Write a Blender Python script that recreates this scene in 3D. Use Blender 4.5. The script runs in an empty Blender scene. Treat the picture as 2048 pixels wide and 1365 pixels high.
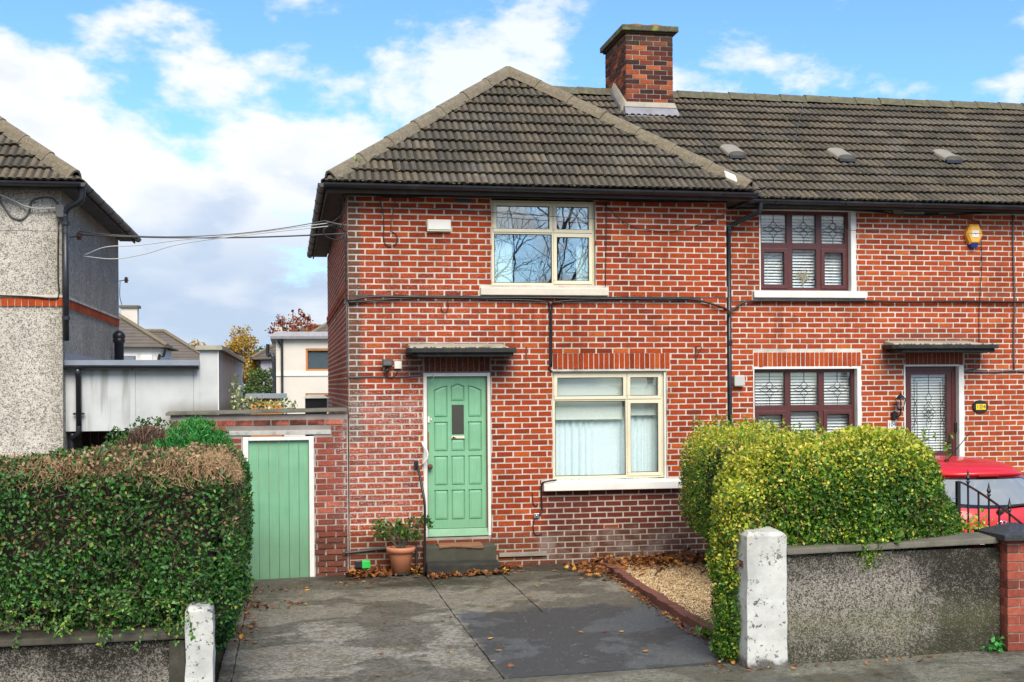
import bpy, bmesh, math, random
import numpy as np
from mathutils import Vector, Matrix

random.seed(7)
RNG = np.random.default_rng(11)
SC = bpy.context.scene
COL = SC.collection

# ------------------------------------------------------------------ camera
CAM = Vector((-0.792, -16.294, 2.447))
YAW, ROLL = 0.17896, -0.007
fwd = Vector((math.sin(YAW), math.cos(YAW), 0)); rgt = Vector((math.cos(YAW), -math.sin(YAW), 0)); up = Vector((0, 0, 1))
r2 = rgt * math.cos(ROLL) + up * math.sin(ROLL); u2 = up * math.cos(ROLL) - rgt * math.sin(ROLL)
cd = bpy.data.cameras.new('camera'); cam = bpy.data.objects.new('camera', cd); COL.objects.link(cam)
cam.matrix_world = Matrix(((r2.x, u2.x, -fwd.x, CAM.x), (r2.y, u2.y, -fwd.y, CAM.y), (r2.z, u2.z, -fwd.z, CAM.z), (0, 0, 0, 1)))
cd.sensor_width = 36.0; cd.lens = 2494.4 / 2048 * 36; cd.shift_y = 87.3 / 2048
cd.clip_start = 0.1; cd.clip_end = 3000
SC.camera = cam

# ------------------------------------------------------------------ node helper
class NT:
    def __init__(s, tree): s.t = tree
    def add(s, typ, ins=None, **props):
        n = s.t.nodes.new(typ)
        for k, v in props.items(): setattr(n, k, v)
        for k, v in (ins or {}).items():
            sock = n.inputs[k]
            if isinstance(v, bpy.types.NodeSocket): s.t.links.new(v, sock)
            else: sock.default_value = v
        return n
    def math(s, op, a, b=0.0, clamp=False):
        return s.add('ShaderNodeMath', {0: a, 1: b}, operation=op, use_clamp=clamp).outputs[0]
    def noise(s, scale, detail=4, vec=None, rough=0.55, color=False, dist=0.0):
        i = {'Scale': scale, 'Detail': detail, 'Roughness': rough, 'Distortion': dist}
        if vec is not None: i['Vector'] = vec
        return s.add('ShaderNodeTexNoise', i).outputs[1 if color else 0]
    def mix(s, fac, a, b, blend='MIX'):
        def c(v): return v if isinstance(v, bpy.types.NodeSocket) else (tuple(v) + (1,))[:4]
        return s.add('ShaderNodeMix', {0: fac, 6: c(a), 7: c(b)}, data_type='RGBA', blend_type=blend).outputs[2]
    def ramp(s, fac, stops, interp='LINEAR'):
        n = s.add('ShaderNodeValToRGB', {0: fac}); cr = n.color_ramp; cr.interpolation = interp
        while len(cr.elements) < len(stops): cr.elements.new(0.5)
        for e, (p, c) in zip(cr.elements, stops):
            e.position = p; e.color = (c, c, c, 1) if isinstance(c, (int, float)) else tuple(c) + (1,)
        return n.outputs[0]
    def smooth(s, v, a, b, c=0.0, d=1.0):
        return s.add('ShaderNodeMapRange', {0: v, 1: a, 2: b, 3: c, 4: d}, interpolation_type='SMOOTHSTEP').outputs[0]
    def mapping(s, vec, scale=(1, 1, 1), loc=(0, 0, 0), rot=(0, 0, 0)):
        return s.add('ShaderNodeMapping', {0: vec, 1: loc, 2: rot, 3: scale}).outputs[0]
    def bump(s, h, strength=0.3, dist=0.01):
        return s.add('ShaderNodeBump', {'Height': h, 'Strength': strength, 'Distance': dist}).outputs[0]
    def pos(s): return s.add('ShaderNodeNewGeometry').outputs[0]
    def boxmask(s, P, x0, x1, z0, z1, soft=0.12, wob=0.0):
        if wob:
            w = s.noise(2.2, 3, P, color=True)
            P = s.add('ShaderNodeVectorMath', {0: P, 1: s.add('ShaderNodeVectorMath', {0: w, 1: (wob, wob, wob)}, operation='MULTIPLY').outputs[0]}, operation='ADD').outputs[0]
            x0 += wob / 2; x1 += wob / 2; z0 += wob / 2; z1 += wob / 2
        xyz = s.add('ShaderNodeSeparateXYZ', {0: P})
        m = s.math('MULTIPLY', s.smooth(xyz.outputs[0], x0 - soft, x0 + soft), s.smooth(xyz.outputs[0], x1 + soft, x1 - soft))
        m2 = s.math('MULTIPLY', s.smooth(xyz.outputs[2], z0 - soft, z0 + soft), s.smooth(xyz.outputs[2], z1 + soft, z1 - soft))
        return s.math('MULTIPLY', m, m2)

# ------------------------------------------------------------------ world, sun, exposure
SUN_EL, SUN_AZ = math.radians(45), math.radians(176)   # azimuth measured clockwise from +Y
world = bpy.data.worlds.new('World'); SC.world = world; world.use_nodes = True
world.node_tree.nodes.clear(); W = NT(world.node_tree)
sky = W.add('ShaderNodeTexSky', sky_type='NISHITA', sun_disc=False, sun_elevation=SUN_EL, sun_rotation=SUN_AZ, air_density=1.0, dust_density=0.6, ozone_density=2.0)
d = W.add('ShaderNodeTexCoord').outputs['Generated']
sepd = W.add('ShaderNodeSeparateXYZ', {0: d})
big = W.noise(3.4, 7, W.mapping(d, (1, 1, 2.1), (0.55, 0.1, 0.32)), 0.55, dist=0.15)
mid = W.noise(9.0, 6, W.mapping(d, (1, 1, 1.9), (2.3, 1.1, 0.4)), 0.6)
field = W.math('ADD', W.math('MULTIPLY', big, 0.78), W.math('MULTIPLY', mid, 0.22))
west = W.smooth(sepd.outputs[0], 0.36, -0.14, -0.050, 0.10)          # more cloud toward the left of the street
low = W.smooth(sepd.outputs[2], 0.20, 0.02, 0.0, 0.09)              # cloud thickens toward the horizon
cov = W.math('ADD', W.math('ADD', field, west), low)
cloud = W.smooth(cov, 0.495, 0.562)
shade = W.noise(5.0, 5, W.mapping(d, (1, 1, 2.4), (4.2, 0.3, 0.9)), 0.5)
thick = W.smooth(cov, 0.54, 0.66)
lowsky = W.smooth(sepd.outputs[2], 0.17, 0.05)
ccol = W.mix(W.math('ADD', W.math('MULTIPLY', W.smooth(shade, 0.36, 0.60), W.math('MAXIMUM', W.math('MULTIPLY', thick, 0.8), lowsky)), W.math('MULTIPLY', lowsky, 0.22), True), (4.75, 4.8, 4.9), (2.5, 3.05, 3.9))
tint = W.mix(1.0, sky.outputs[0], (0.60, 0.84, 1.08), 'MULTIPLY')
wisp = W.math('MULTIPLY', W.smooth(W.noise(6.5, 8, W.mapping(d, (1, 1, 1.7), (7.1, 2.2, 0.15)), 0.6, dist=0.12), 0.555, 0.68), 0.85)
skycol = W.mix(W.math('MAXIMUM', W.math('MULTIPLY', cloud, 0.97), wisp), tint, ccol)
bg = W.add('ShaderNodeBackground', {0: skycol, 1: 0.122})
W.t.links.new(bg.outputs[0], W.add('ShaderNodeOutputWorld').inputs[0])

sd = bpy.data.lights.new('sun', 'SUN'); sun = bpy.data.objects.new('sun', sd); COL.objects.link(sun)
sd.energy = 2.8; sd.angle = math.radians(38); sd.color = (1.0, 0.92, 0.79)
sdir = Vector((math.sin(SUN_AZ) * math.cos(SUN_EL), math.cos(SUN_AZ) * math.cos(SUN_EL), math.sin(SUN_EL)))
sun.rotation_euler = sdir.to_track_quat('Z', 'Y').to_euler(); sun.location = (0, -20, 30)

SC.view_settings.view_transform = 'Standard'; SC.view_settings.look = 'None'
SC.view_settings.exposure = 0.86; SC.view_settings.gamma = 1.0; SC.view_settings.use_curve_mapping = False
SC.render.engine = 'CYCLES'
SC.cycles.use_denoising = True
SC.cycles.max_bounces = 8; SC.cycles.transparent_max_bounces = 16

# ------------------------------------------------------------------ objects, meshes
WLOC = {}
def tag(o, label=None, cat=None, group=None, kind=None):
    if label: o['label'] = label
    if cat: o['category'] = cat
    if group: o['group'] = group
    if kind: o['kind'] = kind
    return o
def place(o, parent, wloc):
    COL.objects.link(o)
    base = Vector((0, 0, 0))
    if parent is not None: o.parent = parent; base = WLOC[parent.name]
    o.location = Vector(wloc) - base; WLOC[o.name] = Vector(wloc)
    return o
def thing(name, label, cat, loc, group=None):
    o = bpy.data.objects.new(name, None); o.empty_display_size = 0.2
    place(o, None, loc); return tag(o, label, cat, group)
def copy_part(src, name, parent, wloc, rot=None):
    o = bpy.data.objects.new(name, src if isinstance(src, bpy.types.Mesh) else src.data)
    place(o, parent, wloc)
    if rot is not None: o.rotation_euler = rot
    return o

class MB:
    """collects faces; build() links them as one mesh object"""
    def __init__(s): s.v = []; s.f = []; s.m = []; s.cur = 0
    def add(s, vs, fs):
        b = len(s.v); s.v += [tuple(p) for p in vs]
        s.f += [tuple(i + b for i in f) for f in fs]; s.m += [s.cur] * len(fs)
    def box(s, x0, x1, y0, y1, z0, z1, jit=0.0):
        c = [(x0, y0, z0), (x1, y0, z0), (x1, y1, z0), (x0, y1, z0), (x0, y0, z1), (x1, y0, z1), (x1, y1, z1), (x0, y1, z1)]
        if jit: c = [tuple(k + random.uniform(-jit, jit) for k in p) for p in c]
        s.add(c, [(0, 3, 2, 1), (4, 5, 6, 7), (0, 1, 5, 4), (1, 2, 6, 5), (2, 3, 7, 6), (3, 0, 4, 7)]); return s
    def hexa(s, bottom, top):
        n = len(bottom)
        s.add(list(bottom) + list(top), [tuple(range(n))[::-1], tuple(range(n, 2 * n))] + [(i, (i + 1) % n, n + (i + 1) % n, n + i) for i in range(n)]); return s
    def prism(s, poly, axis, a, b):
        """poly of 2D points extruded along axis x, y or z"""
        def P(p, t): return {'x': (t, p[0], p[1]), 'y': (p[0], t, p[1]), 'z': (p[0], p[1], t)}[axis]
        return s.hexa([P(p, a) for p in poly], [P(p, b) for p in poly])
    def tube(s, pts, r, n=6, cap=True):
        pts = [Vector(p) for p in pts]; rs = r if isinstance(r, (list, tuple)) else [r] * len(pts)
        ring = []; prev = None
        for i, p in enumerate(pts):
            t = (pts[min(i + 1, len(pts) - 1)] - pts[max(i - 1, 0)])
            t = t.normalized() if t.length > 1e-9 else Vector((0, 0, 1))
            if prev is None: a = t.orthogonal().normalized()
            else: a = (prev - t * prev.dot(t)); a = a.normalized() if a.length > 1e-6 else t.orthogonal().normalized()
            prev = a; b = t.cross(a)
            ring.append([p + (a * math.cos(2 * math.pi * k / n) + b * math.sin(2 * math.pi * k / n)) * rs[i] for k in range(n)])
        vs = [q for rg in ring for q in rg]; fs = []
        for i in range(len(pts) - 1):
            for k in range(n): fs.append((i * n + k, i * n + (k + 1) % n, (i + 1) * n + (k + 1) % n, (i + 1) * n + k))
        if cap: fs.append(tuple(range(n))[::-1]); fs.append(tuple((len(pts) - 1) * n + k for k in range(n)))
        s.add(vs, fs); return s
    def lathe(s, prof, c, n=20, close=True):
        vs = []; fs = []
        for (r, z) in prof:
            for k in range(n): vs.append((c[0] + r * math.cos(2 * math.pi * k / n), c[1] + r * math.sin(2 * math.pi * k / n), c[2] + z))
        for i in range(len(prof) - 1):
            for k in range(n): fs.append((i * n + k, i * n + (k + 1) % n, (i + 1) * n + (k + 1) % n, (i + 1) * n + k))
        if close: fs.append(tuple(range(n))[::-1]); fs.append(tuple((len(prof) - 1) * n + k for k in range(n)))
        s.add(vs, fs); return s
    def mesh(s, name, mats, smooth=False, bevel=0.0):
        me = bpy.data.meshes.new(name); me.from_pydata(s.v, [], s.f)
        for m in (mats if isinstance(mats, (list, tuple)) else [mats]): me.materials.append(m)
        if any(s.m): me.polygons.foreach_set('material_index', s.m)
        if smooth: me.polygons.foreach_set('use_smooth', [True] * len(me.polygons))
        if bevel:
            bm = bmesh.new(); bm.from_mesh(me)
            bmesh.ops.remove_doubles(bm, verts=bm.verts, dist=1e-5)
            es = [e for e in bm.edges if len(e.link_faces) == 2 and e.calc_face_angle(0) > 0.5]
            bmesh.ops.bevel(bm, geom=es, offset=bevel, segments=2, affect='EDGES', profile=0.6, clamp_overlap=True)
            bm.to_mesh(me); bm.free()
        me.update(); return me
    def build(s, name, mats, parent=None, smooth=False, bevel=0.0, origin=(0, 0, 0)):
        if Vector(origin).length: s.v = [tuple(Vector(p) - Vector(origin)) for p in s.v]
        o = bpy.data.objects.new(name, s.mesh(name, mats, smooth, bevel))
        return place(o, parent, origin)
def box(x0, x1, y0, y1, z0, z1): return MB().box(x0, x1, y0, y1, z0, z1)
def curve_pts(pts, n=6):
    """Catmull-Rom through the points"""
    P = [Vector(p) for p in pts]; P = [P[0] * 2 - P[1]] + P + [P[-1] * 2 - P[-2]]; out = []
    for i in range(1, len(P) - 2):
        for k in range(n):
            t = k / n; a, b, c, e = P[i - 1], P[i], P[i + 1], P[i + 2]
            out.append(0.5 * ((2 * b) + (c - a) * t + (2 * a - 5 * b + 4 * c - e) * t * t + (3 * b - 3 * c + e - a) * t ** 3))
    return out + [P[-2]]
def sag(a, b, drop, n=14):
    a, b = Vector(a), Vector(b)
    return [a.lerp(b, i / n) - Vector((0, 0, drop * 4 * (i / n) * (1 - i / n))) for i in range(n + 1)]
def ground_z(x, y): return 0.12 * (-min(max(y, -14), 0.4) / 6.85) + 0.02 * min(max(x, -7), 13)

# ------------------------------------------------------------------ materials
def newmat(name):
    m = bpy.data.materials.new(name); m.use_nodes = True; m.node_tree.nodes.clear()
    N = NT(m.node_tree); b = N.add('ShaderNodeBsdfPrincipled'); o = N.add('ShaderNodeOutputMaterial')
    N.t.links.new(b.outputs[0], o.inputs[0]); return m, N, b
def setin(N, b, **kw):
    for k, v in kw.items():
        k = k.replace('_', ' ')
        if isinstance(v, bpy.types.NodeSocket): N.t.links.new(v, b.inputs[k])
        else: b.inputs[k].default_value = (tuple(v) + (1,))[:4] if isinstance(v, tuple) and len(v) == 3 and 'Normal' not in k else v
M = {}
def plain(name, col, rough=0.6, var=0.18, scale=9, bump=0.15, bdist=0.004, dirt=None, dirt_amt=0.0, dirt_scale=2.5, fine=60, metal=0.0, coat=0.0, spec=0.5):
    m, N, b = newmat(name); P = N.pos()
    n1 = N.noise(scale, 5, P); n2 = N.noise(fine, 3, P)
    v = N.math('ADD', N.math('MULTIPLY', n1, 0.65), N.math('MULTIPLY', n2, 0.35))
    c = N.mix(1.0, col, N.ramp(v, [(0.25, 1 - var), (0.75, 1 + var)]), 'MULTIPLY')
    if dirt:
        dm = N.math('MULTIPLY', N.smooth(N.noise(dirt_scale, 6, P, 0.65), 0.48, 0.68), dirt_amt)
        c = N.mix(dm, c, dirt)
    setin(N, b, Base_Color=c, Roughness=rough, Metallic=metal, Coat_Weight=coat)
    b.inputs['Specular IOR Level'].default_value = spec
    if bump: setin(N, b, Normal=N.bump(v, bump, bdist))
    M[name] = m; return m

def brick_mat(name, per_object, house=0, chimney=False, garden=False):
    m, N, b = newmat(name); P = N.pos()
    src = N.add('ShaderNodeObjectInfo').outputs['Random'] if per_object else N.add('ShaderNodeNewGeometry').outputs['Random Per Island']
    if chimney:
        st = [(0.0, (0.040, 0.024, 0.022)), (0.45, (0.10, 0.030, 0.022)), (0.65, (0.18, 0.046, 0.027)), (0.82, (0.29, 0.075, 0.032)), (1.0, (0.42, 0.125, 0.05))]
    elif garden:
        st = [(0.0, (0.16, 0.05, 0.035)), (0.3, (0.24, 0.06, 0.04)), (0.7, (0.33, 0.085, 0.055)), (1.0, (0.40, 0.12, 0.075))]
    elif house == 1:
        st = [(0.0, (0.18, 0.030, 0.013)), (0.10, (0.255, 0.038, 0.012)), (0.5, (0.320, 0.046, 0.012)), (0.95, (0.370, 0.060, 0.014)), (1.0, (0.45, 0.105, 0.024))]
    else:
        st = [(0.0, (0.23, 0.042, 0.018)), (0.10, (0.315, 0.052, 0.017)), (0.5, (0.375, 0.062, 0.018)), (0.95, (0.420, 0.076, 0.021)), (1.0, (0.49, 0.120, 0.032))]
    c = N.ramp(src, st)
    n1 = N.noise(30, 5, P, 0.65); n2 = N.noise(170, 3, P, 0.6)
    v = N.math('ADD', N.math('MULTIPLY', n1, 0.6), N.math('MULTIPLY', n2, 0.4))
    c = N.mix(1.0, c, N.ramp(v, [(0.3, (0.60, 0.56, 0.54)), (0.5, (1, 1, 1)), (0.7, (1.26, 1.26, 1.28))]), 'MULTIPLY')
    grime = N.smooth(N.noise(1.1, 6, N.mapping(P, (1, 1, 0.55)), 0.62), 0.47, 0.70)
    strk = N.math('MULTIPLY', N.smooth(N.noise(1.0, 4, N.mapping(P, (9, 9, 0.7)), 0.6), 0.46, 0.66), N.math('MAXIMUM', N.boxmask(P, 1.75, 3.45, 2.95, 3.62, 0.25, 0.1), N.boxmask(P, 5.8, 7.5, 2.95, 3.66, 0.25, 0.1)))
    grime = N.math('MAXIMUM', grime, strk)
    c = N.mix(N.math('MULTIPLY', grime, 0.55), c, N.mix(1.0, c, (0.48, 0.48, 0.50), 'MULTIPLY'))
    if house == 1:
        sooty = N.math('MULTIPLY', N.boxmask(P, -0.03, 0.17, 1.7, 5.2, 0.04, 0.06), N.smooth(N.add('ShaderNodeSeparateXYZ', {0: P}).outputs[1], 0.05, 0.03))
        c = N.mix(N.math('MULTIPLY', sooty, N.smooth(n1, 0.2, 0.6, 0.45, 0.9)), c, (0.085, 0.055, 0.040))
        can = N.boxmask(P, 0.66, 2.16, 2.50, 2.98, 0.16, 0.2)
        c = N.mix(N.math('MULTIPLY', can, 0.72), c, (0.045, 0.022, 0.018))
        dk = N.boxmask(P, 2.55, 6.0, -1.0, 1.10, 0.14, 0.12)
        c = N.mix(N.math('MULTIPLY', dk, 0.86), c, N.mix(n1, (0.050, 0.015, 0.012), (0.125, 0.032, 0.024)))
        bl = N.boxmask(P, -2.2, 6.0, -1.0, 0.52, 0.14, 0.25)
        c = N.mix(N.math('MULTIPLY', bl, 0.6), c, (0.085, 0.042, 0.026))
        eff = N.math('MULTIPLY', N.boxmask(P, 2.3, 4.6, 0.12, 0.46, 0.09, 0.35), N.smooth(N.noise(3.2, 4, P), 0.42, 0.66))
        c = N.mix(N.math('MULTIPLY', eff, 0.38), c, (0.40, 0.32, 0.30))
        # flecks of old whitewash scraped off the wall
        fv = N.mapping(P, (1, 1, 1), rot=(0, 0.7, 0)); fl = N.noise(1.0, 3, N.mapping(fv, (44, 44, 125)), 0.62)
        fl2 = N.noise(60, 3, P, 0.7)
        heavy = N.boxmask(P, -0.15, 1.0, 0.55, 2.32, 0.22, 0.4); light = N.boxmask(P, -0.4, 1.9, 2.2, 4.2, 0.5, 0.6)
        thr = N.math('ADD', N.math('MULTIPLY', heavy, 0.102), N.math('MULTIPLY', light, 0.055))
        fk = N.smooth(N.math('ADD', N.math('MAXIMUM', fl, N.math('SUBTRACT', fl2, 0.015)), thr), 0.665, 0.72)
        c = N.mix(N.math('MULTIPLY', fk, 0.85), c, (0.56, 0.50, 0.48))
    if house == 2:
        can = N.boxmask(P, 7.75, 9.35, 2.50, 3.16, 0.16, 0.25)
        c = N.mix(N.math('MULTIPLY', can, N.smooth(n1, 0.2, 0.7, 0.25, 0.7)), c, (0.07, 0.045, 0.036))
        bs = N.boxmask(P, 5.5, 11.0, 3.72, 3.82, 0.05, 0.05)
        c = N.mix(N.math('MULTIPLY', bs, 0.45), c, (0.11, 0.06, 0.045))
    if chimney:
        top = N.smooth(N.add('ShaderNodeSeparateXYZ', {0: P}).outputs[2], 7.75, 8.02)
        c = N.mix(N.math('MULTIPLY', top, 0.65), c, (0.06, 0.05, 0.035))
    if garden:
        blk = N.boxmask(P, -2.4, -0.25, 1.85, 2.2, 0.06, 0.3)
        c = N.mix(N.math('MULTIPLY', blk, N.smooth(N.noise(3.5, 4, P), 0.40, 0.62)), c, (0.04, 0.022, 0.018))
    setin(N, b, Base_Color=c, Roughness=0.88, Normal=N.bump(v, 0.55, 0.006))
    b.inputs['Specular IOR Level'].default_value = 0.12
    M[name] = m; return m

def mortar_mat(name, col, dark=None):
    m, N, b = newmat(name); P = N.pos()
    n1 = N.noise(5, 5, P); n2 = N.noise(140, 3, P)
    c = N.mix(1.0, col, N.ramp(n1, [(0.25, 0.62), (0.5, 0.95), (0.7, 1.15)]), 'MULTIPLY')
    c = N.mix(1.0, c, N.ramp(n2, [(0.3, 0.8), (0.7, 1.15)]), 'MULTIPLY')
    grime = N.smooth(N.noise(1.1, 6, N.mapping(P, (1, 1, 0.55)), 0.62), 0.47, 0.70)
    strk = N.math('MULTIPLY', N.smooth(N.noise(1.0, 4, N.mapping(P, (9, 9, 0.7)), 0.6), 0.46, 0.66), N.math('MAXIMUM', N.boxmask(P, 1.75, 3.45, 2.95, 3.62, 0.25, 0.1), N.boxmask(P, 5.8, 7.5, 2.95, 3.66, 0.25, 0.1)))
    grime = N.math('MAXIMUM', grime, strk)
    c = N.mix(N.math('MULTIPLY', grime, 0.6), c, N.mix(1.0, c, (0.52, 0.50, 0.47), 'MULTIPLY'))
    for (x0, x1, z0, z1, amt, dc) in (dark or []):
        c = N.mix(N.math('MULTIPLY', N.boxmask(P, x0, x1, z0, z1, 0.14, 0.2), amt), c, dc)
    setin(N, b, Base_Color=c, Roughness=0.92, Normal=N.bump(n2, 0.5, 0.004))
    M[name] = m; return m

def tile_mat(name, per_object):
    m, N, b = newmat(name); P = N.pos()
    src = N.add('ShaderNodeObjectInfo').outputs['Random'] if per_object else N.add('ShaderNodeNewGeometry').outputs['Random Per Island']
    c = N.ramp(src, [(0, (0.062, 0.054, 0.041)), (0.35, (0.082, 0.069, 0.051)), (0.75, (0.104, 0.085, 0.061)), (1, (0.128, 0.101, 0.068))])
    n1 = N.noise(14, 5, P, 0.65); n2 = N.noise(110, 3, P)
    c = N.mix(1.0, c, N.ramp(N.math('ADD', N.math('MULTIPLY', n1, 0.6), N.math('MULTIPLY', n2, 0.4)), [(0.3, 0.62), (0.7, 1.4)]), 'MULTIPLY')
    # pale mineral bloom low on the slope, moss and lichen specks
    bloom = N.smooth(N.noise(1.3, 4, P), 0.45, 0.7)
    c = N.mix(N.math('MULTIPLY', bloom, 0.3), c, (0.22, 0.20, 0.17))
    li = N.smooth(N.noise(34, 2, P, 0.5), 0.69, 0.74)
    c = N.mix(N.math('MULTIPLY', li, 0.8), c, N.mix(N.noise(3, 2, P), (0.34, 0.33, 0.26), (0.30, 0.30, 0.07)))
    ms = N.math('MULTIPLY', N.smooth(N.noise(9, 4, P), 0.62, 0.72), 0.75)
    c = N.mix(ms, c, (0.045, 0.052, 0.022))
    setin(N, b, Base_Color=c, Roughness=0.85, Normal=N.bump(N.math('ADD', n1, n2), 0.5, 0.006))
    b.inputs['Specular IOR Level'].default_value = 0.3
    M[name] = m
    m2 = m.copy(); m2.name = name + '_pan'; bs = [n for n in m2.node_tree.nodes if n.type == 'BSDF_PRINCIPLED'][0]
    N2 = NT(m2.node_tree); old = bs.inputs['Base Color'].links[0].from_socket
    N2.t.links.new(N2.mix(1.0, old, (0.40, 0.39, 0.39), 'MULTIPLY'), bs.inputs['Base Color'])   # darker tone for the channels and tile noses
    M[name + '_pan'] = m2

def pebble_mat(name, light, dark, scale=90, amt=0.5, stain=None):
    m, N, b = newmat(name); P = N.pos()
    n = N.noise(scale, 3, P, 0.62); vr = N.noise(scale * 0.45, 2, P, 0.5)
    t = N.math('ADD', N.math('MULTIPLY', n, 0.72), N.math('MULTIPLY', vr, 0.28)); md = tuple((x + y) / 2.4 for x, y in zip(light, dark))
    c = N.ramp(t, [(amt - 0.10, dark), (amt - 0.03, md), (amt + 0.03, light), (amt + 0.13, tuple(min(1, k * 1.35) for k in light))])
    n1 = N.noise(1.6, 6, P, 0.6)
    c = N.mix(1.0, c, N.ramp(n1, [(0.3, 0.80), (0.7, 1.12)]), 'MULTIPLY')
    for (x0, x1, z0, z1, amt2, dc) in (stain or []):
        k = N.math('MULTIPLY', N.boxmask(P, x0, x1, z0, z1, 0.16, 0.45), N.smooth(N.noise(3, 5, P, 0.7), 0.22, 0.52))
        k = N.math('MULTIPLY', k, N.smooth(t, amt + 0.16, amt - 0.02, 0.55, 1.0))
        c = N.mix(N.math('MULTIPLY', k, amt2), c, dc)
    setin(N, b, Base_Color=c, Roughness=0.92, Normal=N.bump(t, 0.9, 0.016))
    b.inputs['Specular IOR Level'].default_value = 0.25
    M[name] = m; return m

def leaf_mat(name, stops, rough=0.45, transl=0.25):
    m, N, b = newmat(name)
    t = N.add('ShaderNodeAttribute', attribute_name='tone').outputs['Fac']
    c = N.ramp(t, stops)
    P = N.pos(); c = N.mix(1.0, c, N.ramp(N.noise(6, 3, P), [(0.3, 0.8), (0.7, 1.2)]), 'MULTIPLY')
    setin(N, b, Base_Color=c, Roughness=rough)
    tr = N.add('ShaderNodeBsdfTranslucent', {0: c}); mx = N.add('ShaderNodeMixShader', {0: transl})
    N.t.links.new(b.outputs[0], mx.inputs[1]); N.t.links.new(tr.outputs[0], mx.inputs[2])
    out = [n for n in N.t.nodes if n.type == 'OUTPUT_MATERIAL'][0]; N.t.links.new(mx.outputs[0], out.inputs[0])
    M[name] = m; return m

def glass_mat(name, tint=(0.98, 0.995, 1.0), base=0.02):
    m, N, b = newmat(name)
    tr = N.add('ShaderNodeBsdfTransparent', {0: tint + (1,)})
    n = N.noise(2.2, 2, N.pos()); gl = N.add('ShaderNodeBsdfGlossy', {'Color': (1, 1, 1, 1), 'Roughness': 0.0, 'Normal': N.bump(n, 0.05, 0.01)})
    fr = N.math('ADD', N.math('MULTIPLY', N.math('POWER', N.add('ShaderNodeLayerWeight', {0: 0.5}).outputs['Facing'], 5.0), 0.9), 0.045)
    fac = N.math('ADD', N.math('MULTIPLY', fr, 1.25), base, clamp=True)
    mx = N.add('ShaderNodeMixShader', {0: fac}); N.t.links.new(tr.outputs[0], mx.inputs[1]); N.t.links.new(gl.outputs[0], mx.inputs[2])
    out = [k for k in N.t.nodes if k.type == 'OUTPUT_MATERIAL'][0]; N.t.links.new(mx.outputs[0], out.inputs[0])
    N.t.nodes.remove(b); M[name] = m; return m

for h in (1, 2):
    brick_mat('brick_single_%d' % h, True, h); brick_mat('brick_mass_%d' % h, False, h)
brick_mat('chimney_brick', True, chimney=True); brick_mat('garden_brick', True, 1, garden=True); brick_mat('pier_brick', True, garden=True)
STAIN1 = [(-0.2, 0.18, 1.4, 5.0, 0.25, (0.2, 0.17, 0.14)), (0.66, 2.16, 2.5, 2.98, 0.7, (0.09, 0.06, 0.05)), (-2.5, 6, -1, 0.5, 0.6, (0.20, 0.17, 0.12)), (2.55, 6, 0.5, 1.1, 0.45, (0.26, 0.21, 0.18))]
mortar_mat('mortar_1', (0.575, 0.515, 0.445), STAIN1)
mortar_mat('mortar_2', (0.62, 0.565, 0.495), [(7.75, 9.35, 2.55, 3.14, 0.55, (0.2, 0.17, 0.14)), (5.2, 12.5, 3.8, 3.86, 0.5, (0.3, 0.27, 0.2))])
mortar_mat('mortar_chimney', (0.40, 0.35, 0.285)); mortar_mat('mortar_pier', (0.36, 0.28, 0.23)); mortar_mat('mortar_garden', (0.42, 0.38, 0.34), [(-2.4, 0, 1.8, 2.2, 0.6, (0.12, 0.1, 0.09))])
tile_mat('tile_single', True); tile_mat('tile_mass', False)
plain('hip_tile', (0.150, 0.120, 0.080), 0.9, 0.38, 10, 0.5, 0.006, (0.27, 0.26, 0.18), 0.55, 34, 70)
plain('ridge_tile', (0.095, 0.086, 0.058), 0.9, 0.38, 10, 0.5, 0.006, (0.17, 0.165, 0.05), 0.7, 14, 70)
plain('black_plastic', (0.016, 0.018, 0.024), 0.38, 0.25, 4, 0.05, 0.002, (0.07, 0.07, 0.075), 0.35, 3)
plain('old_gutter', (0.055, 0.055, 0.06), 0.5, 0.4, 5, 0.2, 0.003, (0.16, 0.07, 0.05), 0.5, 6)
plain('soffit', (0.040, 0.030, 0.025), 0.7, 0.35, 6, 0.2, 0.003, (0.10, 0.08, 0.065), 0.5, 3)
plain('cream_upvc', (0.68, 0.625, 0.455), 0.35, 0.06, 5, 0.03, 0.002, (0.55, 0.50, 0.38), 0.3, 3)
plain('white_paint', (0.70, 0.69, 0.65), 0.55, 0.07, 6, 0.15, 0.003, (0.50, 0.47, 0.42), 0.35, 4)
plain('sill_white', (0.70, 0.69, 0.64), 0.6, 0.07, 6, 0.2, 0.003, (0.55, 0.52, 0.46), 0.35, 4)
plain('sill_cream', (0.60, 0.545, 0.45), 0.7, 0.1, 6, 0.2, 0.003, (0.50, 0.44, 0.36), 0.4, 4)
plain('mahogany', (0.085, 0.022, 0.020), 0.4, 0.25, 12, 0.1, 0.002)
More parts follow.
